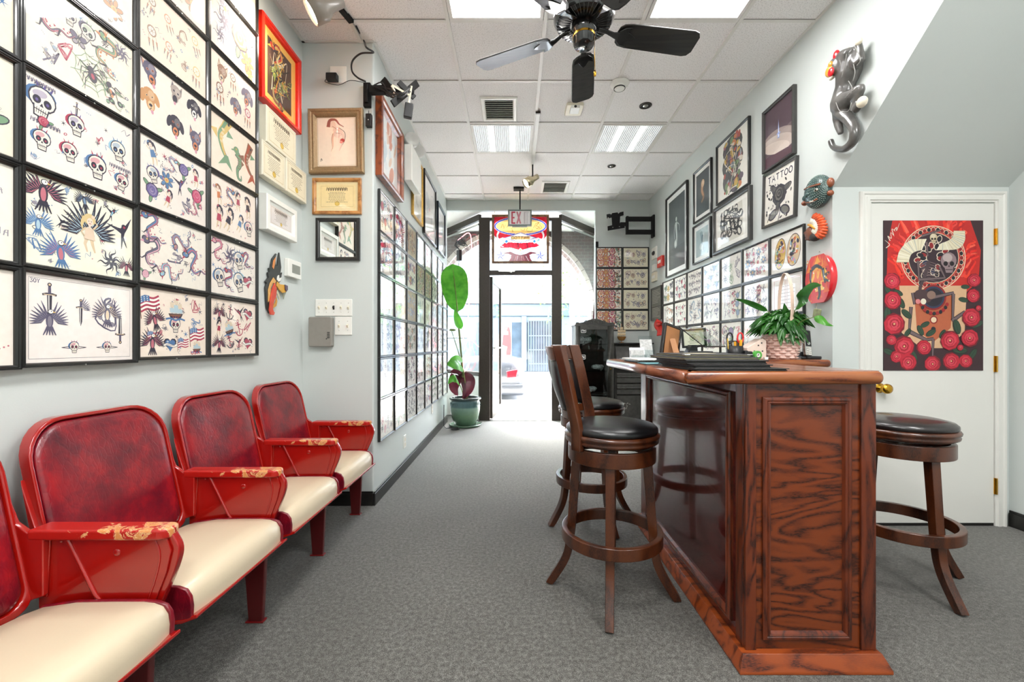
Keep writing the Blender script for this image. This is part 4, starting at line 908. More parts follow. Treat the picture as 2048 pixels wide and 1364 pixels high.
def a_lines(A):
    W, H = A.W, A.H; rnd.seed(12); A.at(W*.5, H*.5, W*.46)
    A.poly([(-.9, -.8), (.9, -.85), (.8, .75), (-.8, .8)], 'd9d6cb')
    for _ in range(26): A.z = 3; x, y = rnd.uniform(-.75, .75), rnd.uniform(-.65, .65); A.ell(x, y, rnd.uniform(.12, .28), rnd.uniform(.1, .22), '3a3a3a', rnd.uniform(0, 180), 12); A.ell(x, y, rnd.uniform(.07, .15), rnd.uniform(.05, .12), 'e9e6dc', rnd.uniform(0, 180), 10)
    for _ in range(8): A.z = 9; A.line([(rnd.uniform(-.7, .7), rnd.uniform(-.6, .6)) for _ in range(4)], .05, '2e2e2e', .02, 4)
picture('framed_print', 'wide charcoal-framed black line drawing under the swirling print', 'framed print', fw=.035, fd=.035, fm='darkgrey', artfn=a_lines, bg='f0efe8', **wallpic('R', 3.487, 4.13, 2.0, 2.455), matw=.04, matc='f3f2ec')
def a_baby(A):
    W, H = A.W, A.H; A.at(0, 0, 1); A.poly([(0, 0), (W, 0), (W, H), (0, H)], '2f3b40'); A.at(W*.5, H*.52, W*.4); A.line([(0, .7), (-.1, .1), (.2, -.5), (-.2, -.9)], .6, '8a6a52', .2, 4); A.line([(0, .6), (-.1, .1), (.15, -.4)], .35, 'c79a74', .15, 4); A.ell(.05, .72, .32, .34, 'd9b48e'); A.ell(.1, .78, .16, .16, 'ecd2b4')
picture('framed_print', 'narrow black-framed dark portrait print left of the swirling print', 'framed print', fw=.018, fd=.025, fm='black', artfn=a_baby, bg='2f3b40', **wallpic('R', 4.19, 4.6, 2.445, 3.0), matw=.04, matc='f3f2ee')
def a_blue(A):
    W, H = A.W, A.H; A.at(0, 0, 1); A.poly([(0, 0), (W, 0), (W, H), (0, H)], 'a7bcc0'); A.at(W*.5, H*.5, W*.4); A.line([(-.2, 1), (0, .2), (.25, -.8)], .5, '7f9aa2', .2, 4); A.ell(.1, .3, .3, .35, '5c7680'); A.ell(-.2, -.4, .3, .3, 'cfdcdc'); A.line([(.4, .8), (.1, -.9)], .12, 'dfe8e6')
picture('framed_print', 'small black-framed pale blue print under the dark portrait', 'framed print', fw=.02, fd=.028, fm='black', artfn=a_blue, bg='a7bcc0', **wallpic('R', 4.2, 4.61, 2.0, 2.415), matw=.045, matc='eff3f1')
def a_statue(A):
    W, H = A.W, A.H; A.at(0, 0, 1); A.poly([(0, 0), (W, 0), (W, H), (0, H)], '3e4a4d'); A.poly([(0, 0), (W, 0), (W, H*.3), (0, H*.3)], '2e383b'); A.at(W*.48, H*.5, W*.36)
    A.line([(0, .7), (.02, .2), (.1, -.3), (.05, -1.0)], .34, 'b9c2c2', .1, 4); A.line([(-.2, .6), (-.35, .1), (-.25, -.4)], .1, 'a3adae', .05, 4); A.line([(.22, .6), (.5, .4), (.55, 0)], .1, 'a3adae', .04, 4); A.ell(.02, .9, .12, .16, 'c9d2d0'); A.ell(-.1, -.75, .25, .3, '9aa5a6'); A.ell(-.1, -.75, .15, .2, 'c5cecd')
picture('framed_print', 'tall black-framed grey statue photograph nearest the front wall', 'framed print', fw=.02, fd=.03, fm='black', artfn=a_statue, bg='3e4a4d', **wallpic('R', 4.765, 5.42, 1.985, 3.0), matw=.06, matc='f1f3f1')
t = picture('framed_notice', 'small dark framed notice board in the front right corner', 'framed notice', fw=.012, fd=.018, fm='darkgrey', artfn=lambda A: (A.at(0, 0, 1), textlines(A, A.W*.1, A.H*.92, A.W*.8, 9, A.H*.05, A.H*.02, 'b7b8ae', False), textlines(A, A.W*.1, A.H*.35, A.W*.8, 7, A.H*.045, A.H*.02, 'b7b8ae', False), A.poly([(0, A.H*.39), (A.W, A.H*.39), (A.W, A.H*.41), (0, A.H*.41)], '2a2b29')), bg='6c6f69', **wallpic('R', 5.62, 6.04, 1.47, 1.93))
# poster on the white door
def a_poster(A):
    W, H = A.W, A.H; rnd.seed(21)
    def N(x, y): return ((x-115)/855*W, (1320-y)/1273*H)
    k = W/855; A.at(0, 0, 1)
    A.poly([N(115, 47), N(970, 47), N(970, 1320), N(115, 1320)], '3a2228')
    A.poly([N(190, 47), N(860, 47), N(950, 300), N(930, 560), N(780, 700), N(300, 700), N(140, 560), N(150, 250)], 'c4231d')
    A.poly([N(250, 600), N(830, 600), N(810, 1000), N(640, 1130), N(440, 1130), N(270, 1000)], 'd9b08a'); A.poly([N(380, 700), N(720, 680), N(690, 960), N(540, 1080), N(400, 980)], 'b8603e')
    for i in range(75):
        a = rnd.uniform(-35, 215); r0 = rnd.uniform(235, 330)*k; c = N(540, 365); x0, y0 = c[0]+r0*cos(R(a)), c[1]+r0*sin(R(a))
        A.z = 5; A.line([(x0, y0), (x0+30*k*cos(R(a+40)), y0+60*k*sin(R(a))+20*k), (x0+70*k*cos(R(a)), y0+95*k*abs(sin(R(a)))+30*k), (x0+60*k*cos(R(a+30)), y0+150*k*abs(sin(R(a)))+30*k)], 30*k, pick('f03c26', 'f8624a', 'b8161c', 'e82c22', 'e8443a'), 2*k, 4)
    A.z = 12; c = N(540, 365)
    A.ell(*c, 278*k, 278*k, 'e8cdb0', n=40); A.ell(*c, 270*k, 270*k, 'c9281f', n=40); A.z = 20
    for i in range(40):
        a = i*9; A.z = 16; A.ell(c[0]+245*k*cos(R(a)), c[1]+245*k*sin(R(a)), 19*k, 21*k, 'ead9bd', n=10); A.z = 17; A.ell(c[0]+243*k*cos(R(a)), c[1]+243*k*sin(R(a)), 16*k, 18*k, '1f1d26' if i % 2 else '8f1e1f', n=10)
    A.z = 18; A.ell(*c, 218*k, 218*k, 'e0c4a6', n=36); A.ell(*c, 212*k, 212*k, '35222c', n=36)
    for i in range(26):
        a = rnd.uniform(0, 360); r = rnd.uniform(60, 185)*k; A.z = 21; A.ell(c[0]+r*cos(R(a)), c[1]+r*sin(R(a)), 34*k, 24*k, 'e6d6c0', a, 12); A.ell(c[0]+r*cos(R(a)), c[1]+r*sin(R(a)), 27*k, 18*k, pick('2b3550', '8f1f22', '1f1d26'), a, 12)
    for x, y, r in ((540, 700, 110), (540, 700, 95), (540, 700, 78), (540, 700, 60), (540, 700, 42), (545, 890, 34), (545, 890, 24), (542, 968, 20), (542, 968, 12)):
        A.z += 1; A.ell(*N(x, y), r*k, r*k, ('e8cfae', '1f1d26', 'c98a5e', '8f1e1f', '241f2a', 'e8cfae', '2b3550', 'ead9bd', '241f2a')[(int(r)*7+y) % 9], n=26)
    for i in range(11): a = 200+i*14; q = N(545, 720); A.z = 34; A.ell(q[0]+118*k*cos(R(a)), q[1]+118*k*sin(R(a)), 15*k, 17*k, '1f1d26' if i % 2 else 'a3222a', n=9)
    A.z = 36; B = '4a3a40'; BL_ = '6f5d60'
    for pts, w in (([(480, 450), (600, 430)], 0),): pass
    for i in range(8): A.z = 36; A.line([N(430+i*4, 430+i*20), N(500, 400+i*22), N(590, 430+i*20)], 11*k, pick('85706e', '6d5a5c'), 5*k, 3)
    A.z = 38; A.line([N(500, 390), N(470, 500), N(430, 600), N(420, 680)], 34*k, B, 24*k, 3)
    for seg, w in (([(405, 390), (415, 550)], 17), ([(415, 550), (640, 535)], 20), ([(590, 440), (640, 540)], 18), ([(480, 230), (490, 350)], 16), ([(365, 660), (380, 760)], 22), ([(350, 780), (335, 985)], 22), ([(335, 990), (480, 1060), (545, 1050)], 26), ([(540, 700), (715, 660)], 24), ([(710, 670), (705, 880)], 20), ([(700, 900), (810, 820)], 26), ([(540, 1050), (535, 1200)], 18), ([(440, 180), (600, 130)], 16)):
        A.z = 39; A.line([N(*p) for p in seg], w*k*1.5, '2b2126', w*k); A.z = 40; A.line([N(*p) for p in seg], w*k, BL_, w*k*.6)
    A.z = 41; A.ell(*N(450, 690), 80*k, 55*k, '4a3438', -20); A.ell(*N(520, 680), 38*k, 36*k, '8c7064'); A.ell(*N(405, 735), 22*k, 22*k, 'd88080'); A.ell(*N(452, 735), 24*k, 26*k, 'e6ddc8')
    def sk(x, y, r, base):
        A.at(*N(x, y), r*k); A.z = 44; A.ell(0, .15, .8, .85, '2b2126'); A.ell(0, .18, .74, .78, base); A.ell(-.1, .45, .45, .4, fade(base, .4)); A.poly([(-.4, -.4), (.45, -.4), (.36, -.95), (-.25, -.95)], base)
        for e in (-.28, .3): A.ell(e, -.1, .21, .22, '1a1418')
        A.poly([(-.06, -.4), (.12, -.4), (.03, -.2)], '1a1418'); A.line([(-.3, -.66), (.36, -.66)], .07, '3a2c30'); A.at(0, 0, 1)
    sk(668, 405, 92, '8f7a7e'); sk(540, 200, 44, 'cdbb98')
    def fanp(o, i_):
        o2 = [(v.x, v.y) for v in smoothpath([(a_, b_, 0) for a_, b_ in o], 4)]; i2 = [(v.x, v.y) for v in smoothpath([(a_, b_, 0) for a_, b_ in i_], 4)]
        A.z = 52; A.poly([N(*p) for p in o2]+[N(*p) for p in i2[::-1]], 'e4dcc0')
        for p, q in zip(o2, i2): A.z = 54; A.line([N(*q), N(*p)], 5*k, pick('cfc4a6', 'bfc0b4', 'f1ead6'), 9*k)
    def fan(cx, cy, r0, r1, a0, a1):
        q = N(cx, cy); n = 9; A.z = 52
        A.poly([(q[0]+r1*k*cos(R(a0+(a1-a0)*i/n)), q[1]+r1*k*sin(R(a0+(a1-a0)*i/n))) for i in range(n+1)]+[(q[0]+r0*k*cos(R(a1-(a1-a0)*i/n)), q[1]+r0*k*sin(R(a1-(a1-a0)*i/n))) for i in range(n+1)], 'e9e0c2')
        for i in range(n): A.z = 54; a = R(a0+(a1-a0)*(i+.5)/n); A.line([(q[0]+r0*k*cos(a), q[1]+r0*k*sin(a)), (q[0]+r1*k*cos(a), q[1]+r1*k*sin(a))], 6*k, pick('d5c8a4', 'c9c8b4', 'f3ecd6'), 10*k)
    fanp([(220, 400), (250, 300), (340, 215), (475, 205)], [(325, 400), (345, 340), (385, 312), (435, 300)]); fanp([(810, 140), (806, 225), (745, 290), (570, 300)], [(712, 138), (704, 185), (672, 215), (600, 245)])
    for x, y, r in ((150, 640, 40), (270, 750, 45), (240, 660, 40), (310, 840, 50), (150, 840, 60), (470, 930, 40), (430, 980, 45), (520, 1000, 45), (800, 720, 40), (740, 950, 60), (620, 1010, 40), (920, 930, 50), (160, 1160, 50), (370, 1190, 50), (770, 1150, 60), (880, 1180, 50), (320, 1000, 40), (815, 610, 35)):
        A.at(*N(x, y), r*k, rnd.uniform(0, 360)); A.z = 56; A.ell(0, 0, 1.1, .55, '1d2a22'); A.ell(0, .05, 1.0, .42, '2f4a36'); A.line([(-.9, 0), (.9, 0)], .06, '1d2a22')
    A.at(0, 0, 1)
    for x, y, r in ((185, 560, 75), (190, 725, 82), (205, 925, 98), (290, 1115, 95), (460, 1125, 68), (680, 1065, 88), (850, 1045, 80), (865, 870, 85), (885, 685, 62), (890, 555, 62), (695, 1240, 78), (535, 1265, 76), (820, 1240, 62), (325, 1250, 78), (225, 1200, 58), (925, 790, 26), (770, 1125, 28), (180, 1060, 48)):
        A.at(*N(x, y), r*k, rnd.uniform(0, 360)); A.z = 60; A.ell(0, 0, 1, .96, '7a0f22', n=9)
        for q, c in ((.92, 'c21f36'), (.74, 'a5152c'), (.64, 'd63a4c'), (.46, 'a8182e'), (.36, 'd8485a'), (.2, '9c1428')): A.ell(rnd.uniform(-.06, .06), rnd.uniform(-.06, .06), q, q*.92, c, rnd.uniform(0, 180), 8)
        A.ell(0, 0, .09, .09, 'e8c48a', n=6)
    A.at(0, 0, 1); A.z = 62
    for pts in ([(135, 280), (165, 255), (150, 235), (125, 215)], [(170, 220), (150, 180), (180, 200), (175, 150), (205, 180)], [(200, 170), (185, 120), (215, 140)], [(205, 130), (225, 105), (225, 135), (250, 70)]): A.line([N(*p) for p in pts], 7*k, 'e6dccb', 3*k, 4)
pc = P(1866.5, 741, YD-.012); w_, h_ = (1966-1767)*(YD-.012)/F, (741-441)*(YD-.012)/F
t = thing('skeleton_poster', 'red skeleton and roses poster stuck on the white door', 'poster'); A = Art(w_, h_, '3a2228'); a_poster(A)
MB().box(-w_/2, -.004, 0, w_/2, 0, h_).build('backing', M['blackp'], t)
A.mesh('print', M['poster'], t, -w_/2, 0, 0, .0045); t.location = (pc.x, YD-.0085, pc.z)
FT = 0
# ---------------------------------------------------------------- red theatre seats. Local frame: origin on floor under the far arm, +y along the row (away), +x into the room
PITCH = .54
M['legshade'] = mat('red enamel with painted shade', '55090c', .3, coat=.5, noise=.15, nscale=8)  # darker copy of the seat red, under-seat shade painted into the legs
def seat_proto():
    t = thing('theater_seat', '', 'theater seat', (0, 0, 0), 0, 'red theater seats along the left wall')
    X0 = -1.31+1.3; # local x is world x + 1.30
    lx = lambda x: x+1.30
    # standard (side panel) under the far arm: outline in x,z
    front = smoothpath([(-.945, 0, .605), (-.925, 0, .56), (-.938, 0, .50), (-.985, 0, .385), (-1.004, 0, .29), (-1.012, 0, .15), (-1.02, 0, 0)], 5)
    out = [(lx(p.x), p.z) for p in front]+[(lx(-1.075), 0), (lx(-1.085), .14), (lx(-1.10), .29), (lx(-1.275), .33), (lx(-1.315), .4), (lx(-1.315), .585), (lx(-1.29), .605)]
    up_ = [q for q in out if q[1] >= .28]; lo_ = [q for q in out if q[1] <= .30]
    b = MB(); b.prism([(x, -.011, z) for x, z in up_], (0, .022, 0)); b.build('side_panel', M['redpaint'], t, bevel=.004)
    b = MB(); b.prism([(x, -.0112, z) for x, z in lo_], (0, .0224, 0)); b.build('leg', M['legshade'], t, bevel=.004)
    # raised plate at the front of the standard, both faces, with ridge line and rivets
    for sg in (-1, 1):
        y = sg*.0112; b = MB()
        pl = [(lx(-1.225), .602), (lx(-.958), .602), (lx(-.942), .56), (lx(-.955), .50), (lx(-.998), .39), (lx(-1.018), .33), (lx(-1.12), .40), (lx(-1.15), .44)]
        b.prism([(x, y, z) for x, z in pl], (0, sg*.006, 0))
        b.prism([(x, y, z) for x, z in [(lx(-1.313), .60), (lx(-1.275), .60), (lx(-1.285), .43), (lx(-1.313), .43)]], (0, sg*.005, 0))
        b.tube([(lx(-1.228), y+sg*.006, .598), (lx(-1.15), y+sg*.006, .44), (lx(-1.12), y+sg*.006, .40)], .006, 6)
        b.tube(smoothpath([(lx(-.985), y+sg*.006, .59), (lx(-.972), y+sg*.006, .545), (lx(-.985), y+sg*.006, .48), (lx(-1.01), y+sg*.006, .41)], 4), .0035, 6)
        for rx, rz, rr in ((-1.09, .555, .011), (-1.243, .585, .005), (-1.295, .58, .011), (-1.02, .595, .005)): b.lathe_ax([(0, 0), (rr, 0), (rr*.8, .004), (0, .006)], (lx(rx), y+sg*.005, rz), (0, sg, 0), 10)
        b.build('panel_plate', M['redpaint'], t, bevel=.002)
    # floor foot
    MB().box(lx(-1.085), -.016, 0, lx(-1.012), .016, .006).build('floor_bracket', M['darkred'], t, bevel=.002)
    # armrest
    ol = rrect(lx(-1.325), -.031, lx(-.943), .031, (.008, .03, .03, .008), 6)
    b = MB(); b.prism([(x, y, .592) for x, y in ol], (0, 0, .029)); b.build('armrest', M['worn'], t, bevel=.007, seg=3, label='red armrest with paint worn to the wood')
    # backrest: y from -PITCH+.03 .. -.03
    ya, yb = -PITCH+.034, -.024; yc = (ya+yb)/2; hw = (yb-ya)/2
    def bx(z): return lx(-1.325-.105*max(0, (z-.42)/.48))
    def outline(e, zb, zt):
        o = rrect(ya+e, zb, yb-e, zt, (.05, .05, .12-e*.6, .12-e*.6), 7); return o
    def curve(y): return .018*(1-((y-yc)/hw)**2)
    def shell(e, zb, zt, d0, d1, n=1):
        o = outline(e, zb, zt); return [[Vector((bx(z)+d-curve(y), y, z)) for y, z in o] for d in (d0, d1)]
    b = MB(); r0, r1 = shell(0, .40, .90, -.018, .016); r2 = shell(.011, .42, .889, 0, .016)[1]; r3 = shell(.013, .42, .887, 0, .004)[1]
    b.loft([r0, r1, r2, r3], caps=True); b.build('back_frame', M['redpaint'], t, bevel=.004, seg=2)
    # upholstery: gently bulged pad
    rings = []
    for k_, d in ((1, .006), (.985, .015), (.94, .021), (.85, .026), (.65, .031), (.4, .033), (.15, .034), (.03, .034)):
        rings.append([Vector((bx(z)+d-curve(y), y, z)) for y, z in [(yc+(y-yc)*k_, .6525+(z-.6525)*k_) for y, z in outline(.015, .424, .885)]])
    b = MB(); b.loft(rings, caps=True); b.build('backrest', M['redvinyl'], t, smooth=True, label='oxblood vinyl back pad')
    # bracket joining back and standard (curved web at the far side)
    web = [(lx(-1.405), .78), (lx(-1.385), .70), (lx(-1.36), .64), (lx(-1.32), .612), (lx(-1.28), .606), (lx(-1.28), .44), (lx(-1.34), .42), (lx(-1.36), .5), (lx(-1.39), .64)]
    b = MB(); b.prism([(x, -.03, z) for x, z in web], (0, .016, 0)); b.build('back_bracket', M['redpaint'], t, bevel=.004)
    web = [(lx(-1.405), .74), (lx(-1.36), .6), (lx(-1.3), .56), (lx(-1.28), .44), (lx(-1.34), .42), (lx(-1.36), .5)]
    b = MB(); b.prism([(x, ya-.012, z) for x, z in web], (0, .014, 0)); b.build('back_bracket', M['redpaint'], t, bevel=.003)
    # cushion: cream top and front, oxblood sides, red pan
    y0, y1 = -PITCH+.035, -.03
    def prof(f):   # f 0 rear .. 1 front : x, top z, bottom z
        x = lx(-1.30)+(.37)*f; return x
    top = [(-1.305, .40), (-1.27, .425), (-1.18, .438), (-1.08, .440), (-1.0, .440), (-.96, .437), (-.935, .428), (-.922, .408), (-.918, .38), (-.92, .345)]
    b = MB(); n = 9; grid = []
    for (x, z) in top:
        row = []
        for j in range(n+1):
            u = j/n; y = y0+(y1-y0)*u; e = 1-(2*u-1)**6; row.append(Vector((lx(x)-(1-e)*.012*(x > -1.0)+.01*(1-(2*u-1)**2)*(x > -1.0), y, z-(1-e)*.010+.008*(1-(2*u-1)**2)*(x < -.95))))
        grid.append(row)
    for i in range(len(grid)-1):
        for j in range(n): b.poly([grid[i][j], grid[i][j+1], grid[i+1][j+1], grid[i+1][j]])
    cu = b.build('seat_cushion', M['cushion'], t, smooth=True, label='cream vinyl seat cushion')
    for yy, sg in ((y0, -1), (y1, 1)):
        b = MB(); pts = [(lx(x)-.004, yy+sg*.004, z-.006) for x, z in top]+[(lx(-1.02), yy+sg*.002, .325), (lx(-1.2), yy+sg*.002, .335), (lx(-1.305), yy+sg*.002, .36)]
        b.prism(pts, (0, -sg*.012, 0)); b.build('seat_side', M['redvinyl'], t, bevel=.003)
    pan = [(-1.305, .385), (-1.2, .33), (-1.05, .312), (-.95, .325), (-.907, .341), (-.907, .352), (-.95, .338), (-1.05, .325), (-1.2, .345), (-1.29, .395)]
    b = MB(); b.prism([(lx(x), y0-.004, z) for x, z in pan], (0, y1-y0+.008, 0)); b.build('seat_pan', M['redpaint'], t, bevel=.003)
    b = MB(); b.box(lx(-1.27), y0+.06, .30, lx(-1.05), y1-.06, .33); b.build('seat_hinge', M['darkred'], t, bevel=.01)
    return t
s0 = seat_proto()
ys = [1.172, 1.712, 2.252, 2.792]
labs = ['red theater seat at the bottom left corner, only its cream cushion and worn arm showing', 'red theater seat with an oxblood back, the nearest shown whole', 'middle red theater seat between two chipped armrests', 'red theater seat farthest along, against the corner wall']
for i, y in enumerate(ys):
    if i == 0: s0.location = (-1.30, y, 0); s0['label'] = labs[0]
    else: dup(s0, (-1.30, y, 0), 0, labs[i])
# ---------------------------------------------------------------- bar stools. Local frame: centre at origin, legs on the axes
def stool_proto(back, cush='leather'):
    t = thing('bar_stool', '', 'bar stool', (0, 0, 0), 0, 'swivel bar stools')
    legp = smoothpath([(.155, 0, .63), (.168, 0, .45), (.182, 0, .27), (.205, 0, .14), (.285, 0, 0)], 5); n = len(legp)
    for k in range(4):
        a = k*pi/2; q = Matrix.Rotation(a, 4, 'Z'); b = MB()
        pts = [Vector(p) for p in legp]; b.sweep(pts, (0, 1, 0), [.040-.006*i/n for i in range(n)], [.042-.008*i/n for i in range(n)])
        for v in b.v:
            if v.z < .012: v.z = max(v.z, 0)
        mz = min(v.z for v in b.v)
        for v in b.v:
            if v.z < .03: v.z = max(0, v.z-mz)
        b.xf(q); b.build('leg', M['stool'], t, bevel=.003)
    b = MB(); b.ring((0, 0, .272), .212, .026, .052, 48); b.build('foot_ring', M['stool'], t, bevel=.004)
    b = MB(); b.ring((0, 0, .643), .184, .022, .064, 48); b.build('apron', M['stool'], t, bevel=.003)
    b = MB(); b.box(-.11, -.11, .672, .11, .11, .678); b.box(-.11, -.11, .684, .11, .11, .69); b.lathe([(.07, .678), (.07, .684)], n=24); b.build('swivel_plate', M['chrome'], t)
    b = MB(); b.lathe([(.0, .69), (.195, .69), (.206, .697), (.208, .705), (.203, .712), (.21, .718), (.212, .726), (.207, .735), (.19, .738), (0, .738)], n=48); b.build('seat_ring', M['stool'], t, smooth=True)
    b = MB(); b.lathe([(0, .736), (.198, .736), (.204, .744), (.203, .756), (.19, .768), (.15, .778), (.09, .784), (.0, .786)], n=48); b.build('seat', M[cush], t, smooth=True)
    if back:
        # back faces +x locally from the -x side; posts at +-48 degrees
        for s_ in (-1, 1):
            a = pi+s_*R(52); d = Vector((cos(a), sin(a), 0)); tn = Vector((-sin(a), cos(a), 0)); lean = Vector((-1, 0, 0))
            p = smoothpath([d*.202+Vector((0, 0, .668)), d*.205+Vector((0, 0, .76)), d*.205+lean*.02+Vector((0, 0, .86)), d*.205+lean*.05+Vector((0, 0, 1.0)), d*.20+lean*.085+Vector((0, 0, 1.125))], 4)
            b = MB(); b.sweep(p, tn, .058, .028); b.build('back_post', M['stool'], t, bevel=.005)
        def arcpt(th, z, rr):
            l = .02+.065*(z-.86)/.26 if z > .86 else .02*(z-.74)/.12
            return Vector((cos(th)*rr-l, sin(th)*rr, z))
        ths = [pi-R(43)+R(86)*i/10 for i in range(11)]
        def shell(z0, z1, r0, r1, nz, bul=0):
            b = MB(); vi, vo = [], []
            for j in range(nz+1):
                z = z0+(z1-z0)*j/nz; e = bul*sin(pi*j/nz)
                vi.append([arcpt(th, z, r0-e*sin(pi*(.1+.8*i/10))) for i, th in enumerate(ths)]); vo.append([arcpt(th, z, r1+e*sin(pi*(.1+.8*i/10))) for i, th in enumerate(ths)])
            rings = [a+c[::-1] for a, c in zip(vi, vo)]; b.loft(rings); return b
        shell(1.055, 1.118, .186, .216, 3).build('back_rail', M['stool'], t, bevel=.004)
        shell(.80, .835, .19, .214, 2).build('back_rail', M['stool'], t, bevel=.003)
        shell(.838, 1.052, .190, .212, 8, .016).build('back_pad', M['leather'], t, smooth=True, label='black leatherette back pad')
        b = MB(); b.obox((.2*cos(pi+R(40)), .2*sin(pi+R(40)), .80), ((1, 0, 0), (0, 1, 0), (0, 0, 1)), (.008, .02, .014)); b.build('bracket', M['chrome'], t)
    return t
st = stool_proto(True); st.location = (.446, 1.917, 0); st.rotation_euler = (0, 0, R(-14.5)); st['label'] = 'nearest bar stool with black seat and padded back, beside the counter'
# leg directions 255.5/345.5/.. equal rotation -14.5 : matches -15
s2 = dup(st, (.500, 2.70, 0), R(19), 'second bar stool with a padded back, mostly hidden behind the nearest one')
for ch in st.children:
    if ch.name.startswith(('back', 'bracket')): ch.rotation_euler.z = R(-5)
for ch in s2.children:
    if ch.name.startswith(('back', 'bracket', 'seat')): ch.rotation_euler.z = R(-34)
s3 = stool_proto(False, 'leathero'); s3.location = (1.865, 2.03, 0); s3['label'] = 'bar stool on the far side of the counter, in front of the white door'
# ---------------------------------------------------------------- L-shaped counter
ct = thing('reception_counter', 'dark stained oak reception counter with panelled front and thick rounded top', 'counter', (1.03, 2.0, 0))
zb, zt = .989, 1.034
L1x0, L1x1, Yn, Yf = .812, 1.266, 1.472, 2.668
b = MB(); b.box(L1x0+.012, Yn+.012, .0, L1x1-.002, Yf, zb); b.build('body', M['oakside'], ct)
# near end: panel face, stiles and moulding
MB().box(L1x0+.014, Yn+.004, .055, L1x1-.004, Yn+.012, zb).build('end_panel', M['oakend'], ct)
for x0, x1 in ((L1x0, L1x0+.037), (L1x1-.05, L1x1+.002)): MB().box(x0, Yn-.004, .058, x1, Yn+.011, zb).build('stile', M['oakv'], ct, bevel=.002)
def moulding(b, pts, w, prof, axis_out):
    """mitred picture moulding around rectangle pts (ccw), prof=[(inset, height)]"""
    c = sum((Vector(p) for p in pts), Vector())/4; out = Vector(axis_out); rings = []
    ex = (Vector(pts[1])-Vector(pts[0])).normalized(); ez = (Vector(pts[3])-Vector(pts[0])).normalized()
    sg = ((1, 1), (-1, 1), (-1, -1), (1, -1))
    for i, d in prof: rings.append([Vector(p)+ex*i*s[0]+ez*i*s[1]+out*d for p, s in zip(pts, sg)])
    for a, q in zip(rings, rings[1:]):
        for k in range(4): b.poly([a[k], a[(k+1) % 4], q[(k+1) % 4], q[k]])
pm = [(0, 0), (0, .007), (.005, .011), (.012, .012), (.015, .009), (.019, .013), (.025, .01), (.03, 0)]
b = MB(); moulding(b, [(.873, Yn+.004, .092), (1.184, Yn+.004, .092), (1.184, Yn+.004, .943), (.873, Yn+.004, .943)], .03, pm, (0, -1, 0)); b.build('panel_moulding', M['oakv'], ct)
# long side towards the room (facing -x)
MB().box(L1x0+.004, Yn+.014, .055, L1x0+.012, Yf-.002, zb).build('side_panel', M['oakside'], ct)
for y0, y1 in ((Yn+.0115, 1.533), (2.575, Yf)): MB().box(L1x0-.002, y0, .058, L1x0+.004, y1, zb).build('stile', M['oakv'], ct, bevel=.002)
b = MB(); moulding(b, [(L1x0+.004, 2.54, .10), (L1x0+.004, 1.56, .10), (L1x0+.004, 1.56, .952), (L1x0+.004, 2.54, .952)], .03, [(i, d*1.5) for i, d in pm], (-1, 0, 0)); b.build('panel_moulding', M['oakv'], ct)
# sloped plinth
def plinth(x0, y0, x1, y1, z, ins):
    b = MB(); o = [(x0, y0), (x1, y0), (x1, y1), (x0, y1)]; i = [(x0+ins, y0+ins), (x1-ins, y0+ins), (x1-ins, y1), (x0+ins, y1)]
    b.loft([[Vector((x, y, 0)) for x, y in o], [Vector((x, y, .012)) for x, y in o], [Vector((x, y, z)) for x, y in i]]); return b
plinth(.772, 1.430, 1.2955, Yf, .058, .021).build('plinth', M['oakbase'], ct, bevel=.002)
# short return leg
R0, R1 = 2.50, 2.76
MB().box(L1x1-.001, R0+.03, 0, 1.865, R1-.03, zb+.003).build('return_body', M['oakv'], ct)
# top: L1 slab and return slab
def slab(o, z0, z1, m, name):
    rings = []
    c = Vector((sum(p[0] for p in o)/len(o), sum(p[1] for p in o)/len(o), 0))
    n = len(o)
    def off(d):
        r = []
        for i in range(n):
            p, q, s_ = Vector((*o[i-1], 0)), Vector((*o[i], 0)), Vector((*o[(i+1) % n], 0))
            a = (q-p).normalized(); c2 = (s_-q).normalized(); na = Vector((-a.y, a.x, 0)); nb = Vector((-c2.y, c2.x, 0)); m_ = (na+nb); m_ = m_/max(.3, m_.dot(na)) if m_.length > .01 else na
            r.append(q+m_*d)
        return r
    h = z1-z0
    for d, z in [(h*.42*(1-abs(cos(pi*i/12-pi/2))**.8)+.0, z0+h*(.5-.5*cos(pi*i/12))) for i in range(13)]: rings.append([p+Vector((0, 0, z)) for p in off(d)])
    b = MB(); b.loft(rings, caps=False); b.poly(rings[0][::-1]); b.poly(rings[-1]); o_ = b.build(name, m, ct, smooth=True); o_.modifiers.new('wn', 'WEIGHTED_NORMAL'); return o_
tp = rrect(.593, 1.438, 1.278, R1, (.008, .02, .01, .09), 6)
slab(tp, zb, zt, M['oaktop'], 'countertop')
rp = rrect(1.281, R0, 1.905, R1, (.004, .03, .03, .004), 5)
slab(rp, zb+.003, zt+.003, M['oaktop'], 'return_top')
# edge band running along the room side of the top, mitred into the front band
b = MB(); b.tube([(.6, 1.46, (zb+zt)/2), (.6, 2.62, (zb+zt)/2)], (.0215), 14); b.build('edge_band', M['oaktopl'], ct, smooth=True)
b = MB()
for i in range(5): b.box(.66+.125*i, 1.47, zt-.001, .66+.125*i+.12, R1-.05, zt+.0008)
b.build('top_boards', M['oaktopl'], ct)
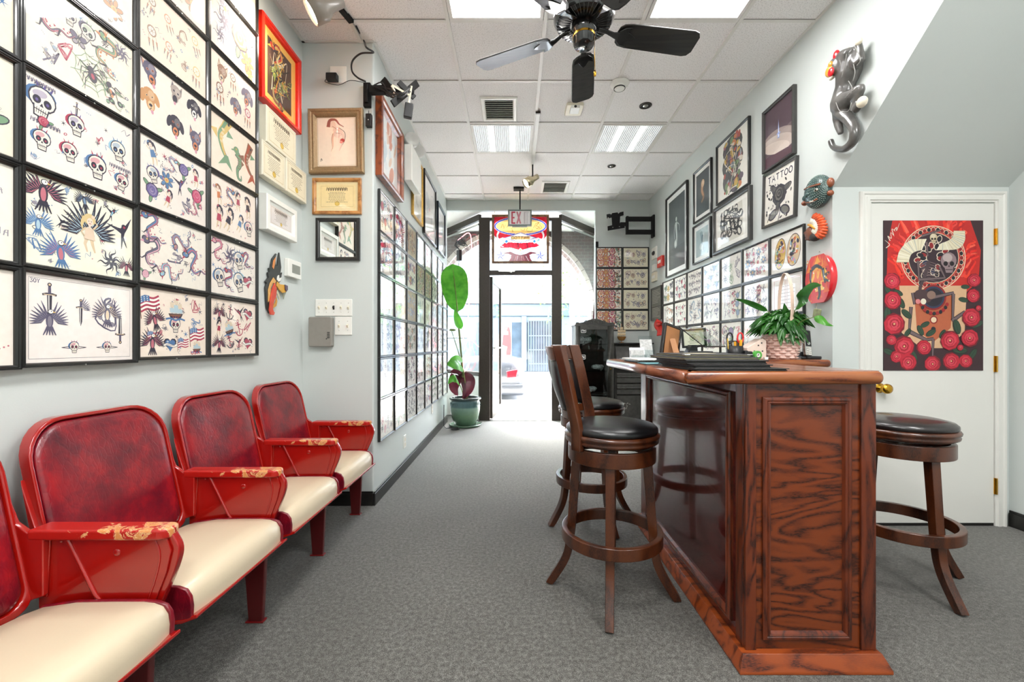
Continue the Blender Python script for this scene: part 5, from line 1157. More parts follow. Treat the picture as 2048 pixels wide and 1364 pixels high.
# ---------------------------------------------------------------- ceiling fan
M['fanblade'] = wood('black stained fan blade', ('050505', '141312', '26231f'), (.5, 6, 6), 6, 2, .35, .25)
M['fanblack'] = mat('glossy black fan metal', '0d0d0d', .18, coat=.8, noise=.1)
fx, fy, fz = .385, 2.298, 2.845
ft = thing('ceiling_fan', 'black five-blade ceiling fan with pull chain', 'ceiling fan', (fx, fy, fz))
b = MB(); b.lathe([(0, CEIL-.001), (.075, CEIL-.001), (.07, CEIL-.04), (.03, CEIL-.06), (.0, CEIL-.06)], (fx, fy, 0), 24); b.tube([(fx, fy, CEIL-.06), (fx, fy, fz+.16)], .013, 10); b.build('downrod', M['fanblack'], ft, smooth=True)
b = MB(); b.lathe([(0, .165), (.05, .165), (.09, .15), (.15, .12), (.165, .09), (.165, .06), (.15, .035), (.12, .028), (.0, .028)], (fx, fy, fz), 40)
for i in range(40):
    a = 2*pi*i/40; b.beam((fx+.075*cos(a), fy+.075*sin(a), fz+.026), (fx+.15*cos(a), fy+.15*sin(a), fz+.034), .005, .006)
b.build('motor_housing', M['fanblack'], ft, bevel=.002)
b = MB(); b.lathe([(0, .03), (.066, .03), (.068, -.012), (.06, -.02), (.058, -.075), (.05, -.088), (0, -.09)], (fx, fy, fz), 32); b.build('switch_housing', M['fanblack'], ft, smooth=True)
b = MB(); b.lathe([(.0585, -.028), (.061, -.028), (.061, -.04), (.0585, -.04)], (fx, fy, fz), 32, cap=False); b.build('gold_band', M['brass'], ft)
b = MB(); b.lathe([(0, -.089), (.008, -.089), (.006, -.094), (0, -.095)], (fx, fy, fz), 12); b.build('screw', M['chrome'], ft)
a0 = R(81.3)
for k in range(5):
    a = a0+k*2*pi/5; q = Matrix.Translation((fx, fy, fz)) @ Matrix.Rotation(a, 4, 'Z')
    pitch = Matrix.Rotation(R(-13), 4, 'X')
    b = MB(); o = [(.195, -.045), (.215, -.062), (.26, -.07), (.62, -.078), (.648, -.07), (.665, -.045), (.665, .045), (.648, .07), (.62, .078), (.26, .07), (.215, .062), (.195, .045), (.185, 0)]
    b.prism([(x, y, -.004) for x, y in o], (0, 0, .008)); b.xf(pitch); b.xf(q); bl = b.build('blade', M['fanblade'], ft, bevel=.002)
    b = MB(); b.sweep([(.085, 0, .018), (.13, 0, .012), (.17, 0, -.004), (.20, 0, -.008)], (0, 1, 0), [.03, .022, .03, .05], .008)
    b.prism([(x, y, -.0095) for x, y in [(.195, -.03), (.225, -.055), (.262, -.06), (.245, -.032), (.285, -.012), (.30, 0), (.285, .012), (.245, .032), (.262, .06), (.225, .055), (.195, .03)]], (0, 0, .005))
    b.xf(Matrix.Rotation(R(-8), 4, 'X')); b.xf(q); b.build('blade_iron', M['fanblack'], ft, bevel=.0015)
cx_, cy_ = fx+.05, fy-.035
b = MB(); b.tube([(cx_, cy_, fz-.06), (cx_+.004, cy_, fz-.24)], .0016, 6); b.lathe([(0, -.275), (.006, -.27), (.008, -.255), (.004, -.24), (0, -.24)], (cx_+.004, cy_, fz), 10); b.build('pull_chain', M['brass'], ft, smooth=True)
# ---------------------------------------------------------------- vents, detectors, spots
def cz(px, py): return on_z(px, py, CEIL)
def vent(label, x0, y0, x1, y1, n=9):
    t = thing('air_vent', label, 'air vent', ((x0+x1)/2, (y0+y1)/2, CEIL-.02)); w = .04
    f = MB(); pr = [(0, 0), (0, .008), (.01, .014), (w-.008, .014), (w, .004)]
    rings = [[(x0+i, y0+i, CEIL-.0005-d), (x1-i, y0+i, CEIL-.0005-d), (x1-i, y1-i, CEIL-.0005-d), (x0+i, y1-i, CEIL-.0005-d)] for i, d in pr]
    for a, c in zip(rings, rings[1:]):
        for k in range(4): f.poly([a[k], a[(k+1) % 4], c[(k+1) % 4], c[k]])
    f.build('frame', M['whitep'], t)
    MB().box(x0+w, y0+w, CEIL-.003, x1-w, y1-w, CEIL-.001).build('backing', M['shadowgap'], t)
    for i in range(n):
        y = y0+w+(y1-y0-2*w)*(i+.5)/n; s_ = MB(); s_.obox(((x0+x1)/2, y, CEIL-.010), ((1, 0, 0), (0, cos(R(40)), sin(R(40))), (0, -sin(R(40)), cos(R(40)))), ((x1-x0)/2-w, .010, .001)); s_.build('slat', M['whitep'], t)
a = cz(957, 193); c = cz(1034, 241); vent('large square white air vent with dirty tile around it', a.x+.01, a.y, c.x, c.y, 10)
a = cz(1084, 362); c = cz(1134, 385); vent('small white air vent near the entrance', a.x, a.y, c.x-.01, c.y, 8)
q = cz(1239, 166); t = thing('smoke_detector', 'round white smoke detector on the ceiling grid', 'smoke detector', q)
b = MB(); b.lathe([(0, 0), (.075, 0), (.078, -.008), (.07, -.02), (.05, -.024), (.046, -.034), (.04, -.05), (.025, -.056), (0, -.056)], q, 32); b.build('body', M['whitep'], t, smooth=True)
b = MB(); b.ring(q+Vector((0, 0, -.045)), .044, .004, .008, 30); b.build('vent_ring', M['shadowgap'], t)
q = cz(1148, 215); t = thing('strobe_alarm', 'square cream alarm box on the ceiling behind the fan blade', 'alarm', q)
b = MB(); b.prism([(q.x+x, q.y+y, CEIL-.0005) for x, y in rrect(-.075, -.09, .075, .09, .012, 3)], (0, 0, -.03)); b.build('body', M['cream'], t, bevel=.008)
b = MB(); b.box(q.x-.04, q.y-.095, CEIL-.055, q.x+.04, q.y+.01, CEIL-.031); b.build('lens', M['whitep'], t, bevel=.004); b = MB(); b.lathe_ax([(0, 0), (.012, 0), (.01, .003), (0, .004)], (q.x, q.y-.095, CEIL-.043), (0, -1, 0)); b.build('bulb', M['shadowgap'], t)
for (px, py, r, lab) in ((1291, 211, .055, 'dark recessed spot nearer the fan'), (1223, 332, .05, 'dark recessed spot beyond the ribbed panels')):
    q = cz(px, py); t = thing('recessed_spot', lab, 'recessed light', q)
    b = MB(); b.lathe([(r, 0), (r, -.004), (r*.8, -.006), (r*.78, -.001)], q, 28, cap=False); b.build('trim', M['bronze'], t, smooth=True)
    b = MB(); b.lathe([(r*.78, -.0012), (r*.5, -.002), (0, -.002)], q, 24); b.build('baffle', M['shadowgap'], t); b = MB(); b.ell(q+Vector((0, 0, -.004)), (r*.45, r*.45, .008)); b.build('bulb', M['chrome'], t, smooth=True)
# track with gold spot near the entrance
a = cz(1076, 223); c = cz(1066, 318); t = thing('track_light', 'white ceiling track carrying a brass spotlight near the entrance', 'track light', (a+c)/2)
MB().box(a.x-.018, a.y, CEIL-.022, a.x+.018, c.y+.15, CEIL-.005).build('mounting_rail', M['white'], t, bevel=.002)
MB().box(a.x-.022, a.y-.02, CEIL-.026, a.x+.022, a.y+.0, CEIL-.004).build('end_cap', M['bronze'], t, bevel=.002)
sp = P(1063, 360, c.y+.1)
b = MB(); b.tube([(a.x, c.y+.1, CEIL-.02), (a.x, c.y+.1, sp.z+.05)], .008, 8); b.build('stem', M['blackm'], t)
M['lens'] = emission('lit spot lens', 'fff2dc', 9)
def spot(t, c, d, L, r, m, em):
    d = Vector(d).normalized(); c = Vector(c)
    b = MB(); b.lathe_ax([(0, -L*.55), (r*.55, -L*.5), (r*.6, -L*.1), (r, L*.1), (r, L*.5), (r*.93, L*.5), (r*.9, L*.38)], c, d, 24); b.build('housing', M[m], t, smooth=True)
    b = MB(); b.lathe_ax([(0, L*.40), (r*.9, L*.40), (r*.9, L*.42), (0, L*.42)], c, d, 20); b.build('lens', M[em], t)
M['champagne'] = mat('champagne nickel', 'cfc3a4', .22, 1, noise=.05)
spot(t, sp, (-.6, -.25, -.45), .19, .055, 'champagne', 'lens')
# black track lamp top left
q = cz(660, 18); t = thing('track_light', 'lit grey spotlight on a black ceiling track above the seats', 'track light', (-.80, 2.62, CEIL-.02))
a = on_z(671, 1, CEIL); c = on_z(703, 40, CEIL)
b = MB(); b.beam(Vector((a.x-.08*0, a.y-.35, CEIL-.012))+Vector(((a.x-c.x)*.35/(c.y-a.y), 0, 0)), (c.x, c.y, CEIL-.012), .036, .022); b.build('mounting_rail', M['blackm'], t, bevel=.002)
spc = P(652, 12, 2.42)
M['spotgrey'] = mat('grey spotlight shell', '8d857c', .35, coat=.3, noise=.05)
b = MB(); b.tube([(c.x-.02, 2.45, CEIL-.02), spc+Vector((.06, .02, .04))], .014, 10); b.build('stem', M['blackm'], t)
M['lens2'] = emission('bright lit spot lens', 'fff0d8', 14)
spot(t, spc, (-.75, -.25, -.55), .2, .07, 'spotgrey', 'lens2')
L_ = bpy.data.lights.new('spot_lamp', 'SPOT'); L_.energy = 13; L_.spot_size = R(70); L_.spot_blend = .6; L_.shadow_soft_size = .05; L_.color = lin('fff0dc')
lo = bpy.data.objects.new('spot_lamp', L_); COL.objects.link(lo); lo.location = spc+Vector((-.75, -.25, -.55)).normalized()*.1; lo.rotation_euler = Vector((-.75, -.1, -.42)).to_track_quat('-Z', 'Y').to_euler()
# ---------------------------------------------------------------- exit sign
ye = 5.69; q = cz(1037.5, 376); t = thing('exit_sign', 'grey framed EXIT sign hanging from a black rod', 'sign', P(1039.5, 455, ye))
b = MB(); b.box(q.x-.07, ye-.05, CEIL-.028, q.x+.07, ye+.05, CEIL-.0005); b.build('canopy', M['blackm'], t, bevel=.003)
s0_, s1_ = P(1016, 452.5, ye), P(1063.4, 420, ye); xm = (s0_.x+s1_.x)/2
b = MB(); b.tube([(xm+.002, ye, CEIL-.028), (xm+.002, ye, s1_.z)], .009, 10); b.build('rod', M['blackm'], t)
M['signgrey'] = mat('grey green sign housing', '76827f', .4, .3, noise=.05)
w_, h_ = s1_.x-s0_.x, s1_.z-s0_.z
f = MB(); frame_rings(f, w_, h_, [(0, -.025), (0, .022), (.004, .026), (.018, .026), (.02, .02)]); f.xf(Matrix.Translation((xm, ye, s0_.z))); f.build('housing', M['signgrey'], t)
A = Art(w_-.04, h_-.04, 'f4f1f4'); FT = 0
W_, H_ = A.W, A.H
def letter(x, segs, c):
    for a_, c_ in segs: A.line([(W_*(x+a_[0]*.17), H_*(.05+a_[1]*.9)), (W_*(x+c_[0]*.17), H_*(.05+c_[1]*.9))], W_*.075, c)
A.at(0, 0, 1)
letter(.11, [((.1, 0), (.1, 1)), ((0, .95), (1, .95)), ((0, .5), (.8, .5)), ((0, .05), (1, .05))], 'c9405a')
letter(.36, [((0, 0), (1, 1)), ((0, 1), (1, 0))], 'cf7f90'); letter(.64, [((.5, 0), (.5, 1))], 'd3cbd0'); letter(.76, [((.5, 0), (.5, 1)), ((0, .95), (1, .95))], 'e2dee2')
M['signface'] = _ink('exit sign face', .6)
A.mesh('face', M['signface'], t, xm-A.W/2, ye, s0_.z+.02, .0205)
b = MB(); b.box(xm-.1, ye-.028, s0_.z-.012, xm+.1, ye+.02, s0_.z-.0005); b.build('lamp_tray', M['signgrey'], t, bevel=.002)
# ---------------------------------------------------------------- stained glass panel in the transom
ys_ = 6.205; a = P(983.8, 527, ys_); c = P(1098, 429.5, ys_); W_, H_ = c.x-a.x, c.z-a.z
t = thing('stained_glass_panel', 'stained glass panel with mirrored lettering hanging over the entrance door', 'stained glass', (a.x, ys_, a.z))
f = MB(); frame_rings(f, W_, H_, [(0, -.014), (0, .012), (.004, .015), (.03, .015), (.034, .008), (.034, -.0135)]); f.f.pop(); f.mi.pop(); f.c.pop()
f.xf(Matrix.Translation(((a.x+c.x)/2, ys_, a.z))); M['brownwood'] = wood('brown oak frame', ('4a2d17', '7a5230', '91683f'), (4, 4, 4), 4, 2, .5, .1); f.build('frame', M['brownwood'], t)
for px in (989, 1093):
    e = P(px, 430, ys_); b = MB(); b.tube([(e.x, ys_, e.z-.005), (e.x, ys_+.0, e.z+.05)], .004, 6); b.build('hook', M['brass'], t)
G = Art(W_-.068, H_-.068, 'f2f5f2'); GW, GH = G.W, G.H
def N2(x, y): return ((x-300)/1095*GW, (1190-y)/945*GH)
def Z(pts, col): G.at(0, 0, 1); G.poly([N2(*p) for p in pts], col)
def ZL(pts, w, col, w1=None, k=0): G.at(0, 0, 1); G.line([N2(*p) for p in pts], w*GW/1095, col, (w1 or w)*GW/1095, k)
def ZE(x, y, rx, ry, col, n=28): G.at(0, 0, 1); q = N2(x, y); G.ell(q[0], q[1], rx*GW/1095, ry*GH/945, col, 0, n)
for y in (745, 860, 935, 1085, 1160): ZL([(300, y), (1395, y)], 5, 'aab5b0')
for x in (360, 480, 1215, 1330): ZL([(x, 700), (x, 1190)], 5, 'aab5b0')
Z([(300, 245), (1395, 245), (1395, 690), (1300, 720), (1150, 690), (850, 800), (540, 690), (400, 720), (300, 650)], 'd9112f')
Z([(420, 840), (540, 780), (850, 800), (1150, 780), (1280, 880), (1050, 900), (850, 960), (650, 900), (430, 900)], 'b00f28')
for x in (560, 640, 720, 790, 905, 980, 1060): ZL([(x, 790), (x+15, 900)], 22, pick('8f0a22', 'd2203a', '7c0820'))
for e in (-1, 1):
    m = lambda x: 847+e*(x-847)
    ZL([(m(1300), 560), (m(1330), 640), (m(1300), 720), (m(1200), 690)], 40, 'f6f4f2', 20, 4)
    Z([(m(1395), 640), (m(1395), 760), (m(1330), 720)], 'f4f5f3'); Z([(m(1200), 710), (m(1290), 740), (m(1380), 690), (m(1330), 860), (m(1250), 800)], 'eef4f2'); ZL([(m(1240), 720), (m(1190), 790), (m(1260), 850), (m(1200), 880)], 34, '8fd0d4', 14, 4)
    ZL([(m(850), 1030), (m(960), 950), (m(1080), 910)], 44, 'a9dce0', 30, 4); ZL([(m(850), 1040), (m(980), 985), (m(1120), 930)], 6, '4a7f92', 6, 4)
    Z([(m(847), 1060), (m(960), 1030), (m(1050), 985), (m(1140), 1000), (m(1215), 1030), (m(1100), 1030), (m(1040), 1060), (m(1050), 1120), (m(1090), 1190), (m(847), 1190)], '6b2630')
    for i in range(4): ZL([(m(880+45*i), 1180), (m(870+30*i), 1075)], 12, pick('a08a88', '4a1c24', '8f5a58'))
    sx_, sy_ = m(1258), 1075
    for k_ in range(5):
        a1 = R(90+72*k_); tip = (sx_+125*cos(a1), sy_-125*sin(a1)); l = (sx_+45*cos(a1+R(36)), sy_-45*sin(a1+R(36))); r_ = (sx_+45*cos(a1-R(36)), sy_-45*sin(a1-R(36)))
        Z([(sx_, sy_), l, tip], '9f9ad0'); Z([(sx_, sy_), r_, tip], '5a5596')
    Z([(m(1140), 710), (m(1200), 765), (m(1140), 815), (m(1080), 765)], 'e9f1f6'); Z([(m(1140), 730), (m(1175), 765), (m(1140), 798), (m(1105), 765)], '1e66c9')
ZE(847, 440, 552, 205, 'f4f2f6'); ZE(847, 440, 546, 196, '4a4cc0'); ZE(847, 440, 515, 168, 'f1ead8'); ZE(847, 440, 508, 160, 'e9bb72')
for x0, pts in ((440, [(0, 60), (40, -30), (60, 70), (90, -10)]), (560, [(0, 50), (50, -40), (70, 60)]), (690, [(0, 140), (-20, 60), (40, 40), (30, 90)]), (880, [(60, 60), (40, 110), (-30, 90), (-20, 60)]), (1000, [(0, 40), (-20, 120), (80, 130), (90, 80)]), (1120, [(0, 60), (40, -20), (50, 60)]), (1200, [(-40, -30), (40, -60), (-20, 10), (60, 40), (-30, 70), (90, 60), (40, -20)])):
    ZL([(x0+x, 420+y) for x, y in pts], 13, '8a6a3a', 8, 4)
Z([(510, 690), (847, 570), (1190, 690), (847, 800)], '54509a'); Z([(545, 690), (847, 583), (1155, 690), (847, 787)], 'e6e4ea'); Z([(590, 690), (847, 600), (1110, 690), (847, 772)], 'f6f2ea'); Z([(645, 655), (1050, 655), (1050, 725), (645, 725)], 'c99a5e')
G.at(0, 0, 1); xa, ya_ = N2(655, 718); xb, yb_ = N2(1040, 662); write(G, 'TATTOO', xa, ya_, xb-xa, yb_-ya_, .007, '5a3a1e', True)
Z([(847, 905), (895, 955), (847, 1005), (800, 955)], 'f6f3e6'); ZE(847, 952, 22, 22, 'd8b86a', 10)
# paint the drawing into one sheet of small glass cells
nx, ny = 132, 112; cells = [[None]*nx for _ in range(ny)]
for polys, colr, z in G.L:
  for pts in polys:
    cl_ = lin(colr); xs = [p[0] for p in pts]; ysz = [p[1] for p in pts]
    for j in range(max(0, int(min(ysz)/GH*ny)-1), min(ny, int(max(ysz)/GH*ny)+2)):
        y = (j+.5)*GH/ny; xi = []
        for p, q in zip(pts, pts[1:]+pts[:1]):
            if (p[1] > y) != (q[1] > y): xi.append(p[0]+(y-p[1])*(q[0]-p[0])/(q[1]-p[1]))
        xi.sort()
        for u, v in zip(xi[::2], xi[1::2]):
            for i in range(max(0, int(u/GW*nx+.5)), min(nx, int(v/GW*nx+.5))): cells[j][i] = cl_
b = MB(); x0, z0 = a.x+.034, a.z+.034
for j in range(ny+1):
    for i in range(nx+1): b.v.append(Vector((x0+GW*i/nx, ys_, z0+GH*j/ny)))
for j in range(ny):
    for i in range(nx): b.f.append([j*(nx+1)+i, j*(nx+1)+i+1, (j+1)*(nx+1)+i+1, (j+1)*(nx+1)+i]); b.mi.append(0); b.c.append(cells[j][i])
def _sg():
    s = NT('stained glass'); s.t.nodes.remove(s.b); v = s.n('VertexColor', layer_name='ink')
    tr = s.n('BsdfTransparent'); tl = s.n('BsdfTranslucent'); gl = s.n('BsdfGlossy'); gl.inputs['Roughness'].default_value = .15
    s.l(v.outputs[0], tr.inputs[0]); s.l(v.outputs[0], tl.inputs[0]); m1 = s.n('MixShader'); m1.inputs[0].default_value = .35; s.l(tr.outputs[0], m1.inputs[1]); s.l(tl.outputs[0], m1.inputs[2])
    m2 = s.n('MixShader'); m2.inputs[0].default_value = .05; s.l(m1.outputs[0], m2.inputs[1]); s.l(gl.outputs[0], m2.inputs[2]); s.l(m2.outputs[0], s.o.inputs[0]); return s.m
b.build('glass', _sg(), t)
# ---------------------------------------------------------------- small things on the corner (jut) face
yj = YJ
def jb(px0, px1, py0, py1, d, Y=None):
    Y = Y or yj-d; a = P(px0, py1, Y); c = P(px1, py0, Y); return a.x, c.x, a.z, c.z
def switchplate(label, px0, px1, py0, py1, n, grp):
    x0, x1, z0, z1 = jb(px0, px1, py0, py1, .008); t = thing('light_switch', label, 'light switch', ((x0+x1)/2, yj, z0))
    b = MB(); b.box(x0, yj-.0075, z0, x1, yj-.0005, z1); b.build('plate', M['cream'] if grp else M['whitep'], t, bevel=.003)
    for i in range(n):
        x = x0+(x1-x0)*(i+.5)/n; zc = (z0+z1)/2
        b = MB(); b.box(x-.006, yj-.009, zc-.014, x+.006, yj-.0076, zc+.014); b.obox((x, yj-.0115, zc+.004), ((1, 0, 0), (0, 1, .5), (0, -.5, 1)), (.0045, .008, .006)); b.build('toggle', M['blackp'] if (n == 5 and i == 2) else M['cream'], t, bevel=.001)
        b = MB()
        for zz in (zc-.032, zc+.032): b.lathe_ax([(0, 0), (.0028, 0), (.002, .0015), (0, .0018)], (x, yj-.0076, zz), (0, -1, 0), 8)
        b.build('screw', M['chrome'], t)
switchplate('white five-gang switch plate with one black toggle', 630.5, 704, 598.5, 632, 5, 0)
switchplate('white two-gang switch plate beside the grey box', 669.5, 703.5, 633.5, 670, 2, 0)
M['greybox'] = mat('warm grey plastic', '8f8b83', .45, noise=.04, nscale=30)
x0, x1, z0, z1 = jb(616.5, 663, 633.5, 693.5, .045); t = thing('control_box', 'grey plastic control box under the five-gang switch', 'control box', ((x0+x1)/2, yj, z0))
b = MB(); b.prism([(x, yj-.001, z) for x, z in rrect(x0, z0, x1, z1, .012, 4)], (0, -.045, 0)); b.build('housing', M['greybox'], t, bevel=.006, seg=3)
b = MB()
for i in range(4): b.box(x1-.03, yj-.0475, z0+.06+.012*i, x1-.012, yj-.0455, z0+.066+.012*i)
b.build('vent_slot', M['shadowgap'], t)
b = MB(); b.lathe_ax([(0, 0), (.004, 0), (.003, .002), (0, .002)], (x1-.035, yj-.0465, z0+.055), (0, -1, 0), 10); b.build('button', M['blackp'], t)
x0, x1, z0, z1 = jb(659.5, 692.5, 132, 165.5, .008); t = thing('wall_outlet', 'white double wall plate high on the corner wall with a black adapter plugged in', 'outlet', ((x0+x1)/2, yj, z0))
b = MB(); b.box(x0, yj-.0075, z0, x1, yj-.0005, z1); b.build('plate', M['whitep'], t, bevel=.003)
for i in (.27, .73): b = MB(); b.box(x0+(x1-x0)*i-.017, yj-.010, z0+.025, x0+(x1-x0)*i+.017, yj-.0076, z1-.025); b.build('socket', M['whitep'], t, bevel=.002)
x0, x1, z0, z1 = jb(650, 672, 143, 157, .06); t = thing('power_adapter', 'black power adapter plugged into the high wall plate', 'power adapter', ((x0+x1)/2, yj-.03, z0))
b = MB(); b.box(x0, yj-.055, z0, x1, yj-.0105, z1); b.build('body', M['blackp'], t, bevel=.006)
b = MB(); b.tube(smoothpath([(x0, yj-.03, z0+.02), (x0-.01, yj-.03, z0-.005), (x1, yj-.02, z0-.02), P(700, 161, yj-.02), P(727, 164.5, yj-.03)], 6), .0022, 6); b.build('cord', M['blackp'], t, smooth=True)
x0, x1, z0, z1 = jb(731, 742.5, 227, 252.5, .03); t = thing('door_sensor', 'small black sensor box beside the gold-framed drawing', 'sensor', ((x0+x1)/2, yj-.02, z0))
b = MB(); b.box(x0, yj-.035, z0, x1, yj-.001, z1); b.build('body', M['blackp'], t, bevel=.004); b = MB(); b.lathe_ax([(0, 0), (.004, 0), (0, .002)], ((x0+x1)/2, yj-.0355, (z0+z1)/2), (0, -1, 0), 10); b.build('indicator', M['chrome'], t)
b = MB(); b.tube([(x0+.02, yj-.02, z1-.002), (x0+.016, yj-.012, z1+.03)], .002, 6); b.build('cord', M['blackp'], t)
# TV wall bracket at the corner
t = thing('tv_bracket', 'black swing arm bracket at the corridor corner with dangling cables and white ties', 'tv bracket', P(735, 190, yj-.04))
x0, x1, z0, z1 = jb(727, 741.5, 166, 214, .02)
b = MB(); b.box(x0, yj-.03, z0, x1, yj-.001, z1); b.box(x0+.012, yj-.05, z0+.02, x1-.012, yj-.03, z1-.02); b.build('wall_plate', M['blackm'], t, bevel=.005)
ax_ = P(741, 181, yj-.05); bx_ = P(777, 180, 2.9); cx2 = P(826, 184, 2.83)
b = MB(); b.beam(ax_, bx_, .045, .05); b.build('arm', M['blackm'], t, bevel=.004)
b = MB(); b.beam(bx_+Vector((-.02, 0, .0)), cx2, .03, .028); b.lathe([(0, -.035), (.026, -.035), (.026, .035), (0, .035)], bx_, 16); b.build('arm', M['blackm'], t, bevel=.003)
b = MB(); b.beam(P(785, 208, 2.74), P(835, 166, 2.92), .012, .045); b.beam(P(797, 164, 2.8), P(829, 196, 2.85), .012, .04); b.beam(P(766, 160, 2.86), P(782, 182, 2.84), .02, .05); b.build('mount_plate', M['blackm'], t, bevel=.003)
M['tie'] = mat('cream cable tie', 'e6dcc4', .5, noise=.05)
b = MB(); b.beam(P(784, 170, 2.78), P(818, 190, 2.78), .004, .012); b.beam(P(823, 172, 2.8), P(818, 206, 2.8), .004, .012); b.tube(smoothpath([P(783, 172, 2.78), P(789, 182, 2.78), P(786, 192, 2.78)], 4), .006, 6); b.build('cable_tie', M['tie'], t)
b = MB(); rnd.seed(5)
for i in range(5):
    b.tube(smoothpath([P(745+rnd.uniform(0, 6), 172+rnd.uniform(-3, 3), 2.88), P(765, 168+rnd.uniform(-2, 12), 2.82), P(783, 182+rnd.uniform(-6, 14), 2.78), P(805, 192+rnd.uniform(-6, 4), 2.76), P(821, 178+rnd.uniform(-6, 6), 2.8)], 5), .0045, 6)
b.build('cable', M['blackp'], t, smooth=True)
t2 = thing('hanging_adapter', 'black power brick hanging by a white tie from the corner bracket', 'power adapter', P(816, 239, 2.78))
b = MB(); c_ = P(817, 222, 2.78); b.obox(c_, ((1, .25, -.1), (-.25, 1, 0), (.12, 0, 1)), (.027, .018, .048)); b.build('body', M['blackp'], t2, bevel=.006)
b = MB(); b.tube([P(818, 207.5, 2.78), P(819, 200, 2.785)], .004, 6); b.build('tie', M['tie'], t2)
t = thing('power_cable', 'black cable running down from the ceiling to the corner bracket', 'cable', P(745, 100, 2.6))
b = MB(); b.tube(smoothpath([on_z(712, 52, CEIL-.004), on_z(728, 82, CEIL-.004), P(733, 95, 2.75), P(747, 105, 2.8), P(722, 107, 2.85), P(705, 122, 2.88), P(704, 142, 2.88), P(715, 155, 2.89), P(731, 163, 2.885)], 6), .006, 8); b.build('cable', M['blackp'], t, smooth=True)
# ---------------------------------------------------------------- left wall: thermostat and beast head
def wbox(px0, px1, py0, py1, X, d, sg=1):
    """rectangle on side wall X (front plane X+sg*d) -> y0,y1,z0,z1"""
    a = on_x(px0, py1, X+sg*d); c = on_x(px1, py1, X+sg*d); ym = (a.y+c.y)/2
    return a.y, c.y, H0-(py1-CY)*ym/F, H0-(py0-CY)*ym/F
y0, y1, z0, z1 = wbox(577, 603, 521, 556, XL, .03); t = thing('thermostat', 'white thermostat with grey display beside the painted beast head', 'thermostat', (XL, (y0+y1)/2, z0))
b = MB(); b.box(XL+.0005, y0, z0, XL+.03, y1, z1); b.build('mount_housing', M['whitep'], t, bevel=.004)
b = MB(); b.box(XL+.0302, y0+.045, z0+.03, XL+.0315, y1-.02, z1-.03); b.build('display', mat('grey lcd', '8d8f86', .3, coat=.5, noise=.03), t)
t = thing('beast_head_cutout', 'painted black and orange beast head with a long red tongue on the left wall', 'wall decoration', on_x(553, 631, XL))
def cut(name, pts, c, d0, d1, k=0):
    Xp = XL+.02; q = [((500+x/8.025), (480+y/8.025)) for x, y in pts]
    ps = [on_x(x, y, Xp) for x, y in q]; b = MB(); b.prism([(XL+d0, p.y, p.z) for p in ps], (d1-d0, 0, 0)); b.build(name, mat('beast '+name+c, c, .4, coat=.3, noise=.08, nscale=40), t, bevel=.0015)
cut('head', [(440, 215), (425, 300), (430, 390), (460, 420), (490, 200), (520, 440), (500, 570), (535, 520), (520, 600), (510, 660), (480, 690), (420, 690), (330, 740), (310, 880), (330, 1080), (330, 1180), (290, 1080), (275, 860), (270, 760), (290, 690), (265, 665), (320, 600), (305, 520), (335, 510), (325, 450), (350, 440), (380, 300)], '2e3230', .004, .014)
cut('inner_ear', [(425, 270), (410, 400), (390, 470), (370, 430), (385, 330)], 'd98a4a', .0142, .017)
cut('snout', [(440, 670), (480, 710), (560, 720), (590, 770), (570, 840), (520, 850), (470, 800), (430, 740)], 'dba23a', .0142, .022)
cut('nose', [(545, 715), (590, 735), (592, 800), (570, 830), (550, 790)], '5c4a5e', .0222, .028)
cut('jaw', [(385, 600), (430, 660), (410, 700), (380, 690), (345, 760), (330, 960), (300, 1000), (300, 800), (330, 690)], 'd9a45a', .0142, .018)
cut('tongue', [(390, 690), (415, 770), (410, 900), (370, 1000), (355, 1100), (375, 1165), (390, 1160), (370, 1205), (320, 1200), (300, 1120), (320, 950), (350, 780)], 'd2452c', .0182, .026)
cut('tooth', [(445, 800), (470, 850), (490, 950), (475, 960), (440, 850)], 'c9c7a8', .0142, .019)
cut('tooth', [(545, 840), (590, 830), (560, 900), (545, 955), (540, 900)], '8f927f', .0142, .019)
cut('tooth', [(430, 920), (445, 985), (430, 1060), (380, 1095), (365, 1060), (410, 1010)], 'c98f2c', .0142, .019)
cut('hanging_hook', [(470, 240), (480, 240), (480, 225), (470, 225)], '8a8a86', .0005, .004)
cut('eye', [(450, 580), (470, 560), (475, 620), (510, 600), (490, 660), (460, 670), (440, 640)], 'f2f2ea', .0142, .02)
